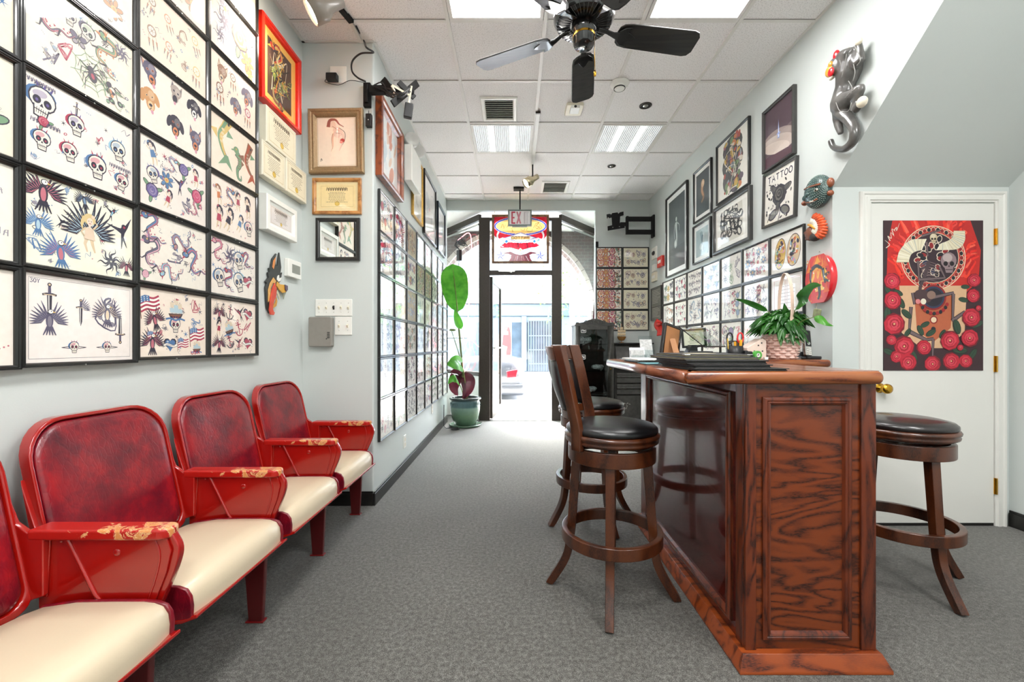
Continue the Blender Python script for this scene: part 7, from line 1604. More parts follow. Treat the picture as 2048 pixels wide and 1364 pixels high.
# wooden easel frame, seen from behind
t = thing('easel_picture_frame', 'picture frame seen from its brown back with an easel leg, on the counter', 'picture frame', (.83, 2.2, ztop))
b = MB(); tl_ = Matrix.Translation((.775, 2.20, ztop)) @ Matrix.Rotation(R(22), 4, 'Z') @ Matrix.Rotation(R(16), 4, 'Y') @ Matrix.Rotation(R(-8), 4, 'X')
b.box(0, 0, 0, .012, .02, .185); b.box(.108, 0, 0, .12, .02, .185); b.box(.012, 0, 0, .108, .02, .012); b.box(.012, 0, .173, .108, .02, .185); b.xf(tl_); mz = min(v.z for v in b.v)-ztop
for v in b.v: v.z -= mz
b.build('frame', M['black'], t, bevel=.002)
b = MB(); b.box(.012, .004, .012, .108, .008, .173); b.xf(tl_)
for v in b.v: v.z -= mz
b.build('backboard', M['mdf'], t)
b = MB(); b.beam(tl_ @ Vector((.06, .002, .11)), Vector((.84, 2.13, ztop+mz+.002)), .03, .003)
for v in b.v: v.z -= mz
b.build('easel_leg', M['mdf'], t, bevel=.001)
# framed card and tilted clear sheet
t = thing('small_framed_card', 'small black-framed card with green lettering behind the hardboard frame', 'framed card', (1.02, 2.5, ztop))
b = MB(); frame_rings(b, .14, .115, [(0, 0), (0, .01), (.003, .013), (.012, .013), (.014, .006)]); b.xf(Matrix.Translation((1.085, 2.52, ztop+.075)) @ Matrix.Rotation(R(-12), 4, 'Z') @ Matrix.Rotation(R(-4), 4, 'Y')); b.build('frame', M['black'], t)
A = Art(.114, .089, 'cfd3bb'); A.at(.05, .055, .03); ornament(A, '6f8a5a'); textlines(A, .02, .03, .07, 3, .009, .003, '55605a'); A.mesh('card', M['print'], t, 0, 0, 0, 0)
m_ = [c for c in t.children if c.name.startswith('card')][0]
Mx = Matrix.Translation((1.085, 2.52, ztop+.075)) @ Matrix.Rotation(R(-12), 4, 'Z') @ Matrix.Rotation(R(-4), 4, 'Y') @ Matrix.Translation((-.057, -.0072, .013))
for v in m_.data.vertices: v.co = (Mx @ (v.co+t.location))-t.location
b = MB(); b.prism([(1.0, 2.46, ztop), (1.09, 2.46, ztop), (1.075, 2.46, ztop+.09), (1.045, 2.46, ztop+.09)], (0, .06, 0)); b.build('stand', M['blackp'], t, bevel=.002)
t = thing('tilted_clear_frame', 'clear frame with a bird print lying tilted over the framed card', 'picture frame', (1.05, 2.3, ztop))
q = [P(1357, 653, 2.22), P(1403, 655, 2.40), P(1450, 693, 2.40), P(1408, 693.5, 2.22)]
nn = (q[1]-q[0]).cross(q[3]-q[0]).normalized()
b = MB(); b.prism([p-nn*.002 for p in q], nn*.004); b.build('sheet', M['acrylic'], t)
b = MB(); b.tube([q[2], q[3]], .0035, 6); b.tube([q[0], q[3]], .0025, 6); b.build('edge', M['blackp'], t)
b = MB(); cc = q[0]*.15+q[1]*.15+q[2]*.35+q[3]*.35; e1 = (q[1]-q[0]).normalized(); e2 = (q[3]-q[0]).normalized()
if nn.z < 0: nn = -nn
b.prism([cc+nn*.0022+e1*x*.04+e2*y*.04 for x, y in [(-1, .6), (-.4, .1), (-.9, -.7), (.1, -.1), (1, -.3), (.3, .3)]], nn*.0006); b.build('bird_print', mat('purple grey print', '5c4a5e', .5, noise=.1), t)
MB().box(1.005, 2.30, ztop, 1.095, 2.40, ztop+.055).build('support', M['bookblack'], t, bevel=.004)
M['card'] = mat('grey white card', 'b9bbb9', .5, noise=.25, nscale=90)
# acrylic card holders
def holder(label, x, y, w, h, n):
    t = thing('card_holder', label, 'card holder', (x, y, ztop), 0, 'acrylic card holders')
    b = MB(); b.box(x-w/2, y-.03, ztop, x+w/2, y+.03, ztop+.003); b.beam((x, y-.02, ztop+.003), (x, y+.02, ztop+h), .003, w) if False else None
    b.obox((x, y+.012, ztop+h/2), ((1, 0, 0), (0, cos(R(18)), -sin(R(18))), (0, sin(R(18)), cos(R(18)))), (w/2, .0015, h/2)); b.box(x-w/2, y-.03, ztop, x+w/2, y-.028, ztop+h*.4); b.build('holder', M['acrylic'], t)
    for i in range(n): b = MB(); b.obox((x, y+.004-.004*i, ztop+h*.45), ((1, 0, 0), (0, cos(R(18)), -sin(R(18))), (0, sin(R(18)), cos(R(18)))), (w*.45, .0006, h*.40)); b.build('card', M['card'], t)
holder('taller clear card holder at the window end of the counter', .83, 2.62, .085, .15, 1)
holder('lower clear card holder in front of the taller one', .74, 2.5, .09, .075, 1)
t = thing('paper_tray', 'flat clear tray of papers left of the portfolios', 'paper tray', (.70, 2.25, ztop)); MB().box(.62, 2.1, ztop+.014, .76, 2.4, ztop+.018).build('papers', M['paper'], t); MB().box(.61, 2.09, ztop+.008, .77, 2.41, ztop+.0135).build('tray', M['acrylic'], t, bevel=.002); MB().box(.63, 2.11, ztop, .75, 2.39, ztop+.0078).build('base', M['blackp'], t, bevel=.002)
tag(MB().box(.61, 1.93, ztop, .72, 2.07, ztop+.004).build('teal_folder', mat('teal card', '5f8f98', .6, noise=.05), bevel=.001), 'thin teal folder lying at the left edge of the counter', 'folder')
# pencil cup
cp = thing('pencil_cup', 'black pencil cup holding red scissors, yellow cutters and pencils', 'pencil cup', (1.21, 2.3, ztop)); cc = Vector((1.21, 2.3, ztop))
b = MB(); b.lathe([(0, 0), (.034, 0), (.038, .085), (.035, .085), (.031, .004), (0, .004)], cc, 24); b.build('cup', M['blackp'], cp, smooth=True)
b = MB(); b.box(1.25, 2.27, ztop, 1.272, 2.33, ztop+.06); b.build('side_pocket', M['blackp'], cp, bevel=.006)
sc = thing('scissors', 'red and black handled scissors standing in the pencil cup', 'scissors', cc+Vector((0, 0, .01)))
for sx, m, tilt in ((-.016, 'blackp', -.1), (.020, 'catred', .12)):
    o = cc+Vector((sx, 0, .128)); b = MB(); b.tube([o+Vector((.0155*cos(a*pi/9)+tilt*.1, 0, .028*sin(a*pi/9))) for a in range(19)], .0045, 8); b.build('handle', M[m], sc, smooth=True)
b = MB(); b.beam(cc+Vector((-.01, 0, .104)), cc+Vector((.006, 0, .012)), .003, .012); b.beam(cc+Vector((.012, .003, .104)), cc+Vector((-.004, .003, .012)), .003, .012); b.build('blade', M['chrome'], sc)
M['yel'] = mat('yellow plastic', 'e8a41c', .35, noise=.05); M['pencil'] = mat('pencil yellow', 'e2c05a', .5, noise=.05)
for i, (dx, dy, ex, ez, m, r, nm, lab) in enumerate(((.01, -.018, .026, .118, 'yel', .008, 'utility_knife', 'larger yellow utility knife in the pencil cup'), (-.008, -.02, .0, .108, 'yel', .006, 'utility_knife', 'smaller yellow utility knife in the pencil cup'), (-.022, -.005, -.03, .125, 'pencil', .0035, 'pencil', 'pencil leaning at the left side of the cup'), (-.018, .012, -.022, .13, 'cream', .004, 'marker_pen', 'white marker pen behind the scissors in the cup'))):
    b = MB(); b.tube([cc+Vector((dx*.5, dy*.5, .01)), cc+Vector((dx+ex*.5, dy, ez*.6)), cc+Vector((dx+ex*.6, dy, ez))], r, 6); o = b.build(nm, M[m], bevel=.001); tag(o, lab, nm.replace('_', ' '))
# right-hand clutter on the return
tag(MB().box(1.36, 2.62, zc, 1.435, 2.69, zc+.115).build('speaker_box', M['blackp'], bevel=.006), 'small black box behind the pencil cup', 'box')
t = thing('tissue_box', 'cream spotted box with a sloping top beside the pink basket', 'box', (1.49, 2.63, zc))
b = MB(); b.prism([(1.44, 2.59, zc), (1.56, 2.59, zc), (1.56, 2.59, zc+.115), (1.535, 2.59, zc+.128), (1.44, 2.59, zc+.07)], (0, .09, 0)); b.build('box', mat('cream pink box', 'ead2c4', .5, noise=.03), t, bevel=.004)
b = MB()
for x, z in ((1.485, .05), (1.51, .085), (1.535, .05), (1.53, .1), (1.462, .035)): b.box(x-.004, 2.5885, zc+z-.004, x+.004, 2.5898, zc+z+.004)
b.build('spot', M['blackp'], t)
tag(MB().box(1.385, 2.54, zc, 1.45, 2.60-.012, zc+.05).build('stapler_box', M['bookblack'], bevel=.008), 'low black box in front of the spotted box', 'box')
t = thing('tape_roll', 'green tape roll standing by the spotted box', 'tape roll', (1.475, 2.545, zc)); b = MB(); b.lathe_ax([(.012, -.012), (.026, -.012), (.026, .012), (.012, .012), (.012, -.012)], (1.475, 2.545, zc+.0262), (.2, -1, 0), 28); b.build('roll', mat('green tape', '58b04a', .4, noise=.08), t, bevel=.001); b = MB(); b.lathe_ax([(.008, -.0125), (.0118, -.0125), (.0118, .0125), (.008, .0125), (.008, -.0125)], (1.475, 2.545, zc+.0262), (.2, -1, 0), 24); b.build('core', M['paper'], t)
tag(MB().box(1.515, 2.53, zc, 1.535, 2.55, zc+.014).build('small_carton', M['paper'], bevel=.001), 'tiny white carton in front of the pink basket', 'carton')
ph = thing('cordless_phone', 'silver and black cordless phone standing in its black cradle', 'phone', (1.84, 2.62, zc))
b = MB(); b.prism([(1.805+x, 2.575+y, zc) for x, y in rrect(0, 0, .095, .08, .02, 4)], (0, 0, .018)); b.box(1.8, 2.63, zc+.018, 1.86, 2.665, zc+.045); b.build('cradle', M['blackp'], ph, bevel=.005)
Mx = Matrix.Translation((1.832, 2.60, zc+.02)) @ Matrix.Rotation(R(14), 4, 'Z') @ Matrix.Rotation(R(-10), 4, 'X') @ Matrix.Rotation(R(5), 4, 'Y')
b = MB(); b.prism([(x, 0, z) for x, z in rrect(-.025, 0, .025, .165, .01, 4)], (0, .022, 0)); b.xf(Mx); b.build('handset', M['chrome'], ph, bevel=.005)
b = MB(); b.box(-.021, -.002, .062, .021, -.0002, .16); b.xf(Mx); b.build('screen', M['blackp'], ph, bevel=.0005)
b = MB()
for i in range(3):
    for j in range(4): b.box(-.017+.0125*i, -.002, .008+.0125*j, -.008+.0125*i, -.0002, .016+.0125*j)
b.xf(Mx); b.build('key', M['whitep'], ph)
b = MB(); b.lathe_ax([(0, 0), (.010, 0), (.009, .003), (0, .003)], Mx @ Vector((0, -.002, .078)), (0, -1, 0), 16); b.build('dial', M['chrome'], ph)
# ---------------------------------------------------------------- curio cabinet and dresser by the front wall
M['ebony'] = mat('weathered black paint', '403f3b', .42, coat=.15, noise=.3, nscale=18)
M['cloth'] = mat('grey printed cloth', 'e0deda', .8, noise=.7, nscale=70)
x0, x1, ya, yb = .845, 1.372, 5.72, 6.10; zT = 1.385
cb = thing('curio_cabinet', 'black glazed curio cabinet with carved crest beside the entrance', 'cabinet', ((x0+x1)/2, ya, 0))
b = MB(); b.box(x0, ya+.02, 0, x0+.025, yb, zT); b.box(x1-.025, ya+.02, 0, x1, yb, zT); b.box(x0+.025, yb-.015, .05, x1-.025, yb, zT); b.box(x0+.025, ya+.02, .05, x1-.025, yb-.015, .09); b.box(x0-.01, ya, zT, x1+.01, yb, zT+.022); b.build('carcass', M['ebony'], cb, bevel=.004)
for x in (x0, x1-.04): b = MB(); b.box(x, ya, 0, x+.04, ya+.03, .05); b.build('foot', M['ebony'], cb, bevel=.005)
dr = [(x0+.005, .05, x0+.06, zT-.002), (x1-.09, .05, x1-.005, zT-.002), (x0+.06, .05, x1-.09, .40), (x0+.06, zT-.05, x1-.09, zT-.002)]
b = MB(); [b.box(q[0], ya-.002, q[1], q[2], ya+.019, q[3]) for q in dr]; d_ = b.build('door', M['ebony'], cb, bevel=.003)
b = MB(); b.box(x0+.06, ya+.008, .40, x1-.09, ya+.011, zT-.05); b.build('pane', M['glassdark'], d_)
b = MB(); b.lathe_ax([(0, 0), (.008, 0), (.012, .012), (0, .018)], (x1-.05, ya-.002, .8), (0, -1, 0), 12); b.build('knob', M['brass'], d_, smooth=True)
for z in (.44, .76, 1.13): b = MB(); b.box(x0+.026, ya+.03, z, x1-.026, yb-.016, z+.008); b.build('shelf', M['glassdark'] if z > .5 else M['ebony'], cb)
# crest
cr = smoothpath([(x0+.0, 0, zT+.022), (x0+.01, 0, zT+.05), (x0+.07, 0, zT+.045), (x0+.13, 0, zT+.06), (x0+.19, 0, zT+.085), ((x0+x1)/2, 0, zT+.10), (x1-.19, 0, zT+.085), (x1-.13, 0, zT+.06), (x1-.07, 0, zT+.045), (x1-.01, 0, zT+.05), (x1, 0, zT+.022)], 4)
b = MB(); b.prism([(p.x, ya+.0, p.z) for p in cr], (0, .03, 0)); b.build('crest', M['ebony'], cb, bevel=.005)
b = MB(); xm = (x0+x1)/2
for sg in (-1, 1):
    for (cx_, r) in ((.05, .03), (.12, .024)): b.tube([(xm+sg*(cx_+r*cos(a*.55)*(1-a*.05)), ya-.004, zT+.052+r*sin(a*.55)*(1-a*.05)) for a in range(14)], .006, 6)
b.ell((xm, ya-.004, zT+.07), (.016, .008, .02)); b.build('carving', M['ebony'], cb, smooth=True)
def item(label, c, r, m, nm, seed):
    b = MB(); rnd.seed(seed)
    for _ in range(7): b.ell(Vector(c)+Vector((rnd.uniform(-.6, .6)*r[0], rnd.uniform(-.4, .4)*r[1], r[2]*rnd.uniform(.5, .9))), (r[0]*rnd.uniform(.3, .5), r[1]*.5, r[2]*rnd.uniform(.3, .5)))
    mz = min(v.z for v in b.v)
    for v in b.v: v.z += c[2]-mz
    tag(b.build(nm, m, smooth=True), label, 'folded cloth', 'folded cloths in the curio cabinet')
item('grey printed cloth on the lowest glazed shelf of the curio cabinet', (1.05, 5.9, .449), (.16, .08, .10), M['cloth'], 'folded_cloth', 1)
item('black and white cloth on the middle shelf of the curio cabinet', (1.18, 5.9, .769), (.10, .08, .08), M['cloth'], 'folded_cloth', 2)
item('white patterned cloth on the top shelf of the curio cabinet', (1.0, 5.9, 1.139), (.10, .08, .10), M['cloth'], 'folded_cloth', 3)
for (px, py, lab) in ((1167, 661, 'upper'), (1166, 714, 'lower')):
    c = P(px, py, ya+.0055); A = Art(.075, .068, 'dedede'); A.L = []; A.at(.0375, .034, .036); A.poly([(x, y) for x, y in rrect(-1, -.9, 1, .9, .4, 4)], 'e6e6e4'); A.poly([(x*.85, y*.8) for x, y in rrect(-1, -.9, 1, .9, .4, 4)], '55565a'); A.line([(-.6, 0), (-.2, .3), (.2, -.2), (.6, .1)], .3, 'f2f2f0', k=3)
    o = A.mesh('sticker', M['poster'], d_ if False else cb, c.x-.0375, ya+.0072, c.z-.034, 0); o['label'] = lab+' badge-shaped sticker on the glass'
# dresser (secretary)
x0, x1, ya, yb = 1.39, 1.955, 5.80, 6.13; zT = 1.135
ds = thing('secretary_dresser', 'black painted secretary dresser under the orange flash sheets', 'dresser', ((x0+x1)/2, ya, 0))
b = MB(); b.box(x0+.02, ya+.02, .06, x1-.02, yb, .78); b.prism([(x0+.02, ya+.02, .78), (x0+.02, ya+.12, zT), (x0+.02, yb, zT), (x0+.02, yb, .78)], (x1-x0-.04, 0, 0)); b.build('carcass', M['ebony'], ds, bevel=.004)
MB().box(x0, ya+.05, zT, x1, yb, zT+.022).build('top', M['black'], ds, bevel=.004)
b = MB(); b.prism([(x0+.04, ya+.0, .80), (x0+.04, ya+.098, zT-.03), (x0+.04, ya+.113, zT-.03), (x0+.04, ya+.018, .80)], (x1-x0-.08, 0, 0)); fl = b.build('slant_front', M['ebony'], ds, bevel=.004)
b = MB(); b.lathe_ax([(0, 0), (.012, 0), (.008, .01), (0, .012)], ((x0+x1)/2-.05, ya+.075, zT-.08), (0, -1, .3), 12); b.build('keyhole', M['bronze'], fl)
for z0_, z1_ in ((.60, .74), (.44, .585), (.09, .425)):
    b = MB(); b.box(x0+.035, ya-.002, z0_, x1-.035, ya+.0195, z1_)
    if z1_-z0_ < .2: b.tube([(x0+.035, ya-.001, (z0_+z1_)/2+.02), (x1-.035, ya-.001, (z0_+z1_)/2+.02)], .02, 10)
    d_ = b.build('drawer', M['ebony'], ds, bevel=.006)
    if z1_-z0_ < .2:
        for xx in (x0+.12, x1-.12):
            b = MB(); zc_ = (z0_+z1_)/2+.02; b.tube(smoothpath([(xx-.035, ya-.022, zc_+.005), (xx-.025, ya-.04, zc_-.015), (xx+.025, ya-.04, zc_-.015), (xx+.035, ya-.022, zc_+.005)], 4), .004, 6); b.build('handle', M['bronze'], d_, smooth=True)
    else:
        A = Art(.2, .2, '000000'); A.L = []; A.at(.1, .1, .09)
        for pts in ([(-1, -.3), (-.3, .1), (.2, .2), (.9, .0)], [(.2, .2), (.3, -.3), (.2, -.8)]): A.line(pts, .05, '8f8f88', .02, 4)
        for x, y in ((-.5, 0), (-.1, .25), (.4, .25), (.3, -.2), (.2, -.5), (.7, .1)): A.ell(x, y, .1, .06, 'a3a39a', rnd.uniform(0, 180), 8)
        A.mesh('painted_flowers', M['paintink'], d_, x0+.05, ya-.003, .2, 0)
for x in (x0+.03, x1-.07):
    b = MB(); b.box(x, ya, 0, x+.04, ya+.04, .06); b.build('foot', M['ebony'], ds, bevel=.006)
# ship model
c = P(1243, 686, 5.98); c.z = zT+.022; sh = thing('ship_model', 'small brass coloured sailing ship model on the black dresser', 'ship model', c)
M['shipb'] = mat('antique brass', 'a5763f', .4, .7, noise=.25, nscale=60); M['sail'] = mat('tan sail', 'd8c09a', .6, noise=.15, nscale=40)
b = MB(); b.loft([[c+Vector((x*s_, y*s_, z)) for x, y in [(-.06, 0), (-.03, -.022), (.04, -.02), (.065, 0), (.04, .02), (-.03, .022)]] for z, s_ in ((.03, .4), (.045, .75), (.07, .95), (.09, 1.05))]); b.build('hull', M['shipb'], sh, bevel=.002)
b = MB(); b.box(c.x-.03, c.y-.015, c.z, c.x+.03, c.y+.015, c.z+.006); b.box(c.x-.004, c.y-.004, c.z+.006, c.x+.004, c.y+.004, c.z+.032); b.build('stand', M['shipb'], sh)
for dx, hh in ((-.035, .19), (0, .24), (.035, .2)):
    b = MB(); b.tube([c+Vector((dx, 0, .085)), c+Vector((dx, 0, hh+.03))], .002, 6); ma = b.build('mast', M['shipb'], sh)
    for z in (.10, .145, .185):
        if z+.03 > hh: continue
        b = MB(); b.loft([[c+Vector((dx+sx*.02, -.006-.006*sin(u*pi), z+.036*u)) for sx in (-1, 1)]+[c+Vector((dx+sx*.02, -.004-.006*sin(u*pi), z+.036*u)) for sx in (1, -1)] for u in (0, .33, .66, 1)]); b.build('sail', M['sail'], ma)
# ---------------------------------------------------------------- neon sign, cables in the left display window
g0 = Vector((-.5, 6.275, 0)); g1 = Vector((-1.16, 7.12, 0)); gd = (g1-g0).normalized(); gn = gd.cross(Vector((0, 0, 1)))
def gp(px, py, off=.06):
    """point on the plane of the left display glass"""
    o = g0+gn*(-off if gn.y > 0 else off); d = Vector(((px-CX)/F, 1, -(py-CY)/F)); n_ = gn; s_ = (o-Vector((0, 0, H0))).dot(n_)/d.dot(n_)
    return Vector((0, 0, H0))+d*s_
M['neon'] = emission('pink red neon tube', 'ff8c94', 1.6)
ne = thing('neon_sign', 'pink red neon tube sign in the left display window', 'neon sign', gp(930, 760))
for nm, pts in (('tube', [(916, 480), (941, 470), (941, 560), (936, 640), (940, 700)]), ('tube', [(928, 700), (940, 660), (934, 640), (926, 668), (931, 690), (938, 720), (929, 740), (925, 725)]), ('tube', [(926, 745), (936, 735), (941, 715)]), ('tube', [(919, 560), (935, 552), (935, 572), (920, 580), (936, 590), (921, 602), (936, 612)])):
    b = MB(); b.tube(smoothpath([gp(*p) for p in pts], 6), .007, 8); b.build(nm, M['neon'], ne, smooth=True)
b = MB()
for p in ((941, 470), (916, 480), (940, 700)): b.tube([gp(*p), gp(p[0], p[1], .012)], .004, 6)
b.build('clip', M['chrome'], ne)
t = thing('neon_transformer', 'black transformer with a tangle of cable hanging in the left display window', 'transformer', gp(918, 522, .09))
b = MB(); c = gp(918.5, 511, .09); b.obox(c, (gd, gn, (0, 0, 1)), (.045, .025, .085)); b.build('body', M['blackp'], t, bevel=.006)
b = MB(); rnd.seed(2)
for i in range(5): b.tube(smoothpath([gp(918.5, 499, .09), gp(912+rnd.uniform(-6, 3), 490, .09), gp(922+rnd.uniform(-4, 4), 478+rnd.uniform(-4, 4), .09), gp(931+rnd.uniform(-3, 4), 488+rnd.uniform(-5, 5), .09), gp(915, 486+rnd.uniform(-3, 3), .09)], 6), .006, 6)
b.tube(smoothpath([gp(918, 523, .09), gp(917, 540, .09), gp(921, 550, .07)], 4), .005, 6); b.tube([gp(933, 477, .09), gp(936, 468, .06)], .007, 6); b.build('cable', M['blackp'], t, smooth=True)
# dark red curtain at the right display window edge
M['maroon'] = mat('maroon curtain', '4a1420', .8, noise=.2, nscale=8, sheen=.3)
b = MB(); z1_, z0_ = 2.55, .72; n = 22
rings = []
for z, w in ((z1_, .05), (2.2, .07), (1.6, .12), (1.1, .2), (z0_, .24)): rings.append([Vector((1.365-w*i/n, 6.52+.02*sin(i*1.7)+.1*i/n, z)) for i in range(n)]+[Vector((1.365-w*i/n, 6.526+.02*sin(i*1.7)+.1*i/n, z)) for i in range(n-1, -1, -1)])
b.loft(rings); t = tag(b.build('window_curtain', M['maroon'], smooth=True), 'dark maroon curtain gathered at the right display window', 'curtain')
# ---------------------------------------------------------------- brick arch facade, street, car, buildings opposite
def arch_wall(name, y0, y1, x0, x1, z1, cx, r, spring, m):
    n = 24; op = [(cx-r, -.1)]+[(cx+r*cos(pi-pi*i/n), spring+r*sin(pi*i/n)) for i in range(n+1)]+[(cx+r, -.1)]
    out = [(x0, -.1)]+op+[(x1, -.1), (x1, z1), (x0, z1)]
    b = MB(); vs = [(x, y0, z) for x, z in out]+[(x, y1, z) for x, z in out]; k = len(out)
    b.add(vs, [tuple(range(k)), tuple(range(2*k-1, k-1, -1))]+[(i, (i+1) % k, k+(i+1) % k, k+i) for i in range(k)])
    return struct(b.build(name, m))
arch_wall('wall_facade', 7.30, 7.62, -2.6, 2.8, 4.2, -.02, 1.37, 1.72, M['brick'])
M['stone'] = mat('pale stone trim', 'b9a79c', .7, noise=.1)
b = MB(); n = 24
for i in range(n):
    a0_, a1_ = pi*i/n, pi*(i+1)/n; q = [(-.02+r*cos(a), 1.72+r*sin(a)) for r, a in ((1.365, a0_), (1.44, a0_), (1.44, a1_-.006), (1.365, a1_-.006))]
    b.prism([(x, 7.27, z) for x, z in q], (0, .05, 0))
struct(b.build('trim_arch', M['stone']))
wallbox('ground_sidewalk', (-8, 6.32, -.13, 9, 8.75, -.012), m='concrete') if False else struct(MB().box(-8, 7.25, -.15, 9, 8.75, -.015).build('ground_sidewalk', M['concrete']))
struct(MB().box(-1.3, 6.31, -.13, 1.6, 7.25, -.014).build('ground_entry', M['concrete']))
struct(MB().box(-14, 8.75, -.2, 16, 15.4, -.15).build('ground_street', M['asphalt']))
struct(MB().box(-14, 15.4, -.2, 16, 18.2, -.02).build('ground_far_sidewalk', M['concrete']))
# opposite building
M['stucco'] = mat('pale grey stucco', '8f9498', .8, noise=.05, nscale=2); M['slate'] = mat('blue grey painted steel', '33414c', .5, noise=.08); M['shopglass'] = mat('dark shop glass', '2c363e', .15, coat=.5, noise=.25, nscale=2)
M['shopwall'] = mat('grey blue shopfront', '465460', .6, noise=.08, nscale=3)
yb_ = 18.0; bl = thing('street_shop_building', 'pale building across the street with a grey cornice over its shopfront', 'building', (.5, yb_, 0))
MB().box(-9, yb_+.3, -.1, 11, yb_+6, 8.5).build('wall', M['stucco'], bl)
MB().box(-6, yb_, 2.36, 8, yb_+.3, 2.9).build('cornice', M['slate'], bl, bevel=.03); MB().box(-6, yb_-.15, 2.9, 8, yb_+.3, 3.0).build('cornice_cap', M['stucco'], bl, bevel=.02)
MB().box(-6, yb_+.1, -.02, 8, yb_+.3, 2.36).build('shopfront', M['shopwall'], bl)
for x0_ in (-4.5, -2.4, -.6): f = MB().box(x0_, yb_+.05, .5, x0_+1.5, yb_+.1, 2.1).build('shop_window', M['shopglass'], bl)
gx0, gx1 = P(1057, 0, yb_).x, P(1103, 0, yb_).x
MB().box(gx0, yb_+.02, 0, gx1, yb_+.1, 2.2).build('doorway', M['shopglass'], bl); 
b = MB()
for i in range(10): b.box(gx0+(gx1-gx0)*i/9-.015, yb_-.03, 0, gx0+(gx1-gx0)*i/9+.015, yb_+.01, 2.2)
for z in (.3, .9, 1.5, 2.15): b.box(gx0, yb_-.035, z, gx1, yb_+.0, z+.04)
b.build('security_gate', M['slate'], bl)
for x in (gx0-.3, gx1+.05): MB().box(x, yb_-.05, 0, x+.22, yb_+.12, 2.36).build('pilaster', M['slate'], bl, bevel=.02)
for i, x in enumerate((-3.2, -.4, 2.4, 5.0)): f = MB().box(x, yb_+.22, 4.2, x+1.3, yb_+.31, 6.2).build('window', M['shopglass'], bl)
pw0, pw1 = P(1003, 722, yb_), P(1023, 645, yb_); ps = thing('window_poster', 'red poster with a standing figure in the shop window across the street', 'poster', (pw0.x, yb_+.04, pw0.z))
A = Art(pw1.x-pw0.x, pw1.z-pw0.z, 'd8dfe4'); A.at(0, 0, 1); A.ell(A.W*.7, A.H*.45, A.W*.3, A.H*.45, 'a80a06'); A.at(A.W*.4, A.H*.5, A.H*.45); A.line([(0, .6), (.05, 0), (-.1, -.9)], .3, '9c6248', .12, 3); A.ell(.02, .8, .12, .14, '3a2a26'); A.poly([(-.15, .4), (.2, .4), (.2, -.3), (-.2, -.2)], '8e0806')
A.mesh('print', M['poster'], ps, pw0.x, yb_+.045, pw0.z, 0)
bl2 = thing('street_brick_building', 'brick building farther right across the street', 'building', (14, yb_, 0)); MB().box(11.2, yb_, -.1, 18, yb_+6, 7).build('wall', M['brick'], bl2); MB().box(12, yb_-.05, 1, 14, yb_-.001, 2.6).build('window', M['shopglass'], bl2)
# street tree seen through the right display window
tr = thing('street_tree', 'street tree with pale bark seen through the right display window', 'tree', (1.75, 10.8+4.9, 0)); tc_ = Vector((2.3, 16.2, -.02))
M['bark'] = mat('pale bark', '8f7d6c', .8, noise=.2); b = MB(); b.tube(smoothpath([tc_, tc_+Vector((.02, 0, 1.2)), tc_+Vector((-.05, 0, 2.6)), tc_+Vector((.1, 0, 3.6))], 4), [.13]*5+[.1]*4+[.06]*4, 10); b.build('trunk', M['bark'], tr, smooth=True)
b = MB(); rnd.seed(9)
for i in range(420):
    a, e_, r_ = rnd.uniform(0, 2*pi), rnd.uniform(-.8, 1.4), rnd.uniform(.5, 1.5); p = tc_+Vector((r_*cos(a)*cos(e_), r_*sin(a)*cos(e_), 3.1+1.1*r_*sin(e_)))
    d = Vector((rnd.uniform(-1, 1), rnd.uniform(-1, 1), rnd.uniform(-.8, .2))).normalized(); s_ = d.orthogonal().normalized(); L_2 = rnd.uniform(.12, .22)
    b.poly([p, p+d*L_2*.5+s_*L_2*.25, p+d*L_2, p+d*L_2*.5-s_*L_2*.25])
b.build('foliage', M['leaf'], tr)
sg = thing('street_sign', 'white street sign on a pole across the street', 'sign', (2.9, 13.0, -.15)); a_ = P(1158, 605, 13.0); b = MB(); b.tube([(a_.x, 13.0, -.15), (a_.x, 13.0, a_.z+.3)], .035, 8); b.build('pole', M['chrome'], sg); b = MB(); b.box(a_.x-.3, 12.94, a_.z-.2, a_.x+.3, 12.96, a_.z+.15); b.build('plate', M['white'], sg, bevel=.01)
# parked silver car, rear end to the right
M['carpaint'] = mat('silver car paint', '3d4145', .3, .2, coat=1, noise=.02); M['carglass'] = mat('tinted car glass', '4a545c', .08, coat=1, noise=.05); M['tail'] = mat('red tail lamp', 'd01420', .15, coat=1, noise=.1); M['rubber'] = mat('tyre rubber', '1a1a1a', .8, noise=.15)
xr = P(1049, 0, 9.3).x; yc0, yc1, zg = 9.25, 11.0, -.15; cr_ = thing('parked_car', 'silver car parked at the kerb with its red tail lamp showing', 'car', (xr-2.2, 10.1, zg))
sec = [(xr-.0, .42, .78, .82), (xr-.05, .30, .95, .95), (xr-.35, .26, 1.02, 1.0), (xr-.95, .24, 1.06, 1.0), (xr-1.7, .24, .98, 1.0), (xr-2.9, .24, .95, 1.0), (xr-3.9, .26, .86, .96), (xr-4.45, .35, .66, .85)]
def carring(x, z0, z1, w):
    yc = (yc0+yc1)/2; hw = (yc1-yc0)/2*w; return [Vector((x, yc+y*hw, zg+z)) for y, z in ((-.9, z0), (-1, z0+.12), (-1, z0+(z1-z0)*.6), (-.93, z1-.04), (-.8, z1), (.8, z1), (.93, z1-.04), (1, z0+(z1-z0)*.6), (1, z0+.12), (.9, z0))]
b = MB(); b.loft([carring(*s_) for s_ in sec]); b.build('body', M['carpaint'], cr_, smooth=True)
b = MB(); yc = (yc0+yc1)/2; hw = (yc1-yc0)/2
gh = [(xr-.75, 1.0, .86), (xr-1.2, 1.40, .72), (xr-2.3, 1.44, .72), (xr-3.1, 1.0, .86)]
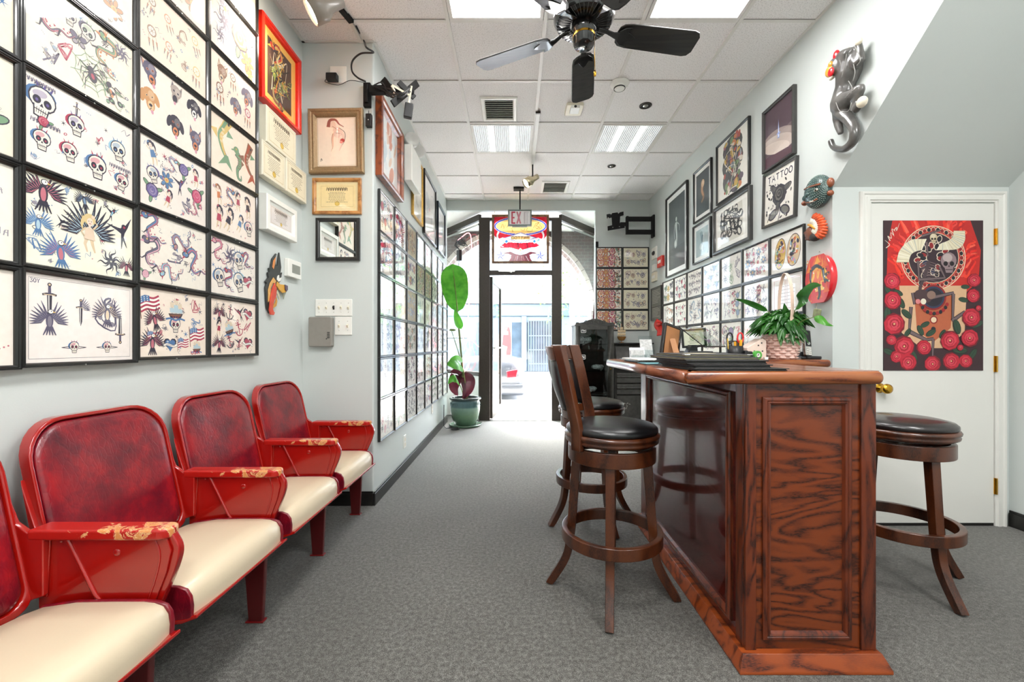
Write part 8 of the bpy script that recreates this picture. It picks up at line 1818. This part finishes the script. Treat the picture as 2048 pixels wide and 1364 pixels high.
b.loft([[Vector((x, yc-hw*w, zg+z)), Vector((x, yc+hw*w, zg+z)), Vector((x, yc+hw*.86, zg+.95)), Vector((x, yc-hw*.86, zg+.95))] for x, z, w in gh]); b.build('cabin', M['carglass'], cr_, bevel=.03)
b = MB(); b.box(xr-2.2, yc-hw*.7, zg+1.425, xr-1.25, yc+hw*.7, zg+1.46); b.build('roof', M['carpaint'], cr_, bevel=.015)
q = [P(1013, 742.5, yc0), P(1036, 738, yc0), P(1033, 754, yc0), P(1014, 756, yc0)]
b = MB(); b.prism([Vector((p.x, yc0+.03, p.z)) for p in q], (0, -.045, 0)); b.build('tail_lamp', M['tail'], cr_, bevel=.012)
b = MB(); b.box(xr-.55, yc0-.02, zg+.16, xr+.0, yc1+.0, zg+.42); b.build('bumper', M['carpaint'], cr_, bevel=.06, seg=4)
for x in (xr-.95, xr-3.6):
    for y in (yc0+.1, yc1-.1): b = MB(); b.lathe_ax([(0, -.1), (.2, -.1), (.31, -.09), (.32, 0), (.31, .09), (.2, .1), (0, .1)], (x, y, zg+.32), (0, 1, 0), 24); w_ = b.build('wheel', M['rubber'], cr_, smooth=True); b = MB(); b.lathe_ax([(0, -.104), (.19, -.104), (.19, .104), (0, .104)], (x, y, zg+.32), (0, 1, 0), 20); b.build('hubcap', M['chrome'], w_)
# ---------------------------------------------------------------- daylight
w = bpy.data.worlds.new('sky'); SC.world = w; w.use_nodes = True; nt = w.node_tree; bg = nt.nodes['Background']
sk = nt.nodes.new('ShaderNodeTexSky'); sk.sky_type = 'NISHITA'; sk.sun_elevation = R(52); sk.sun_rotation = R(-20); sk.sun_disc = False; sk.air_density = 1.4; sk.dust_density = 3
hs = nt.nodes.new('ShaderNodeHueSaturation'); hs.inputs['Saturation'].default_value = .35; nt.links.new(sk.outputs[0], hs.inputs['Color']); nt.links.new(hs.outputs[0], bg.inputs[0]); bg.inputs[1].default_value = SKY
L_ = bpy.data.lights.new('sun', 'SUN'); L_.energy = SUN; L_.angle = R(2); L_.color = lin('fff4e2'); lo = bpy.data.objects.new('sun', L_); COL.objects.link(lo); lo.rotation_euler = Vector((.5, .22, -.84)).to_track_quat('-Z', 'Y').to_euler(); lo.location = (2, 4, 9)
SC.view_settings.exposure = EXPO
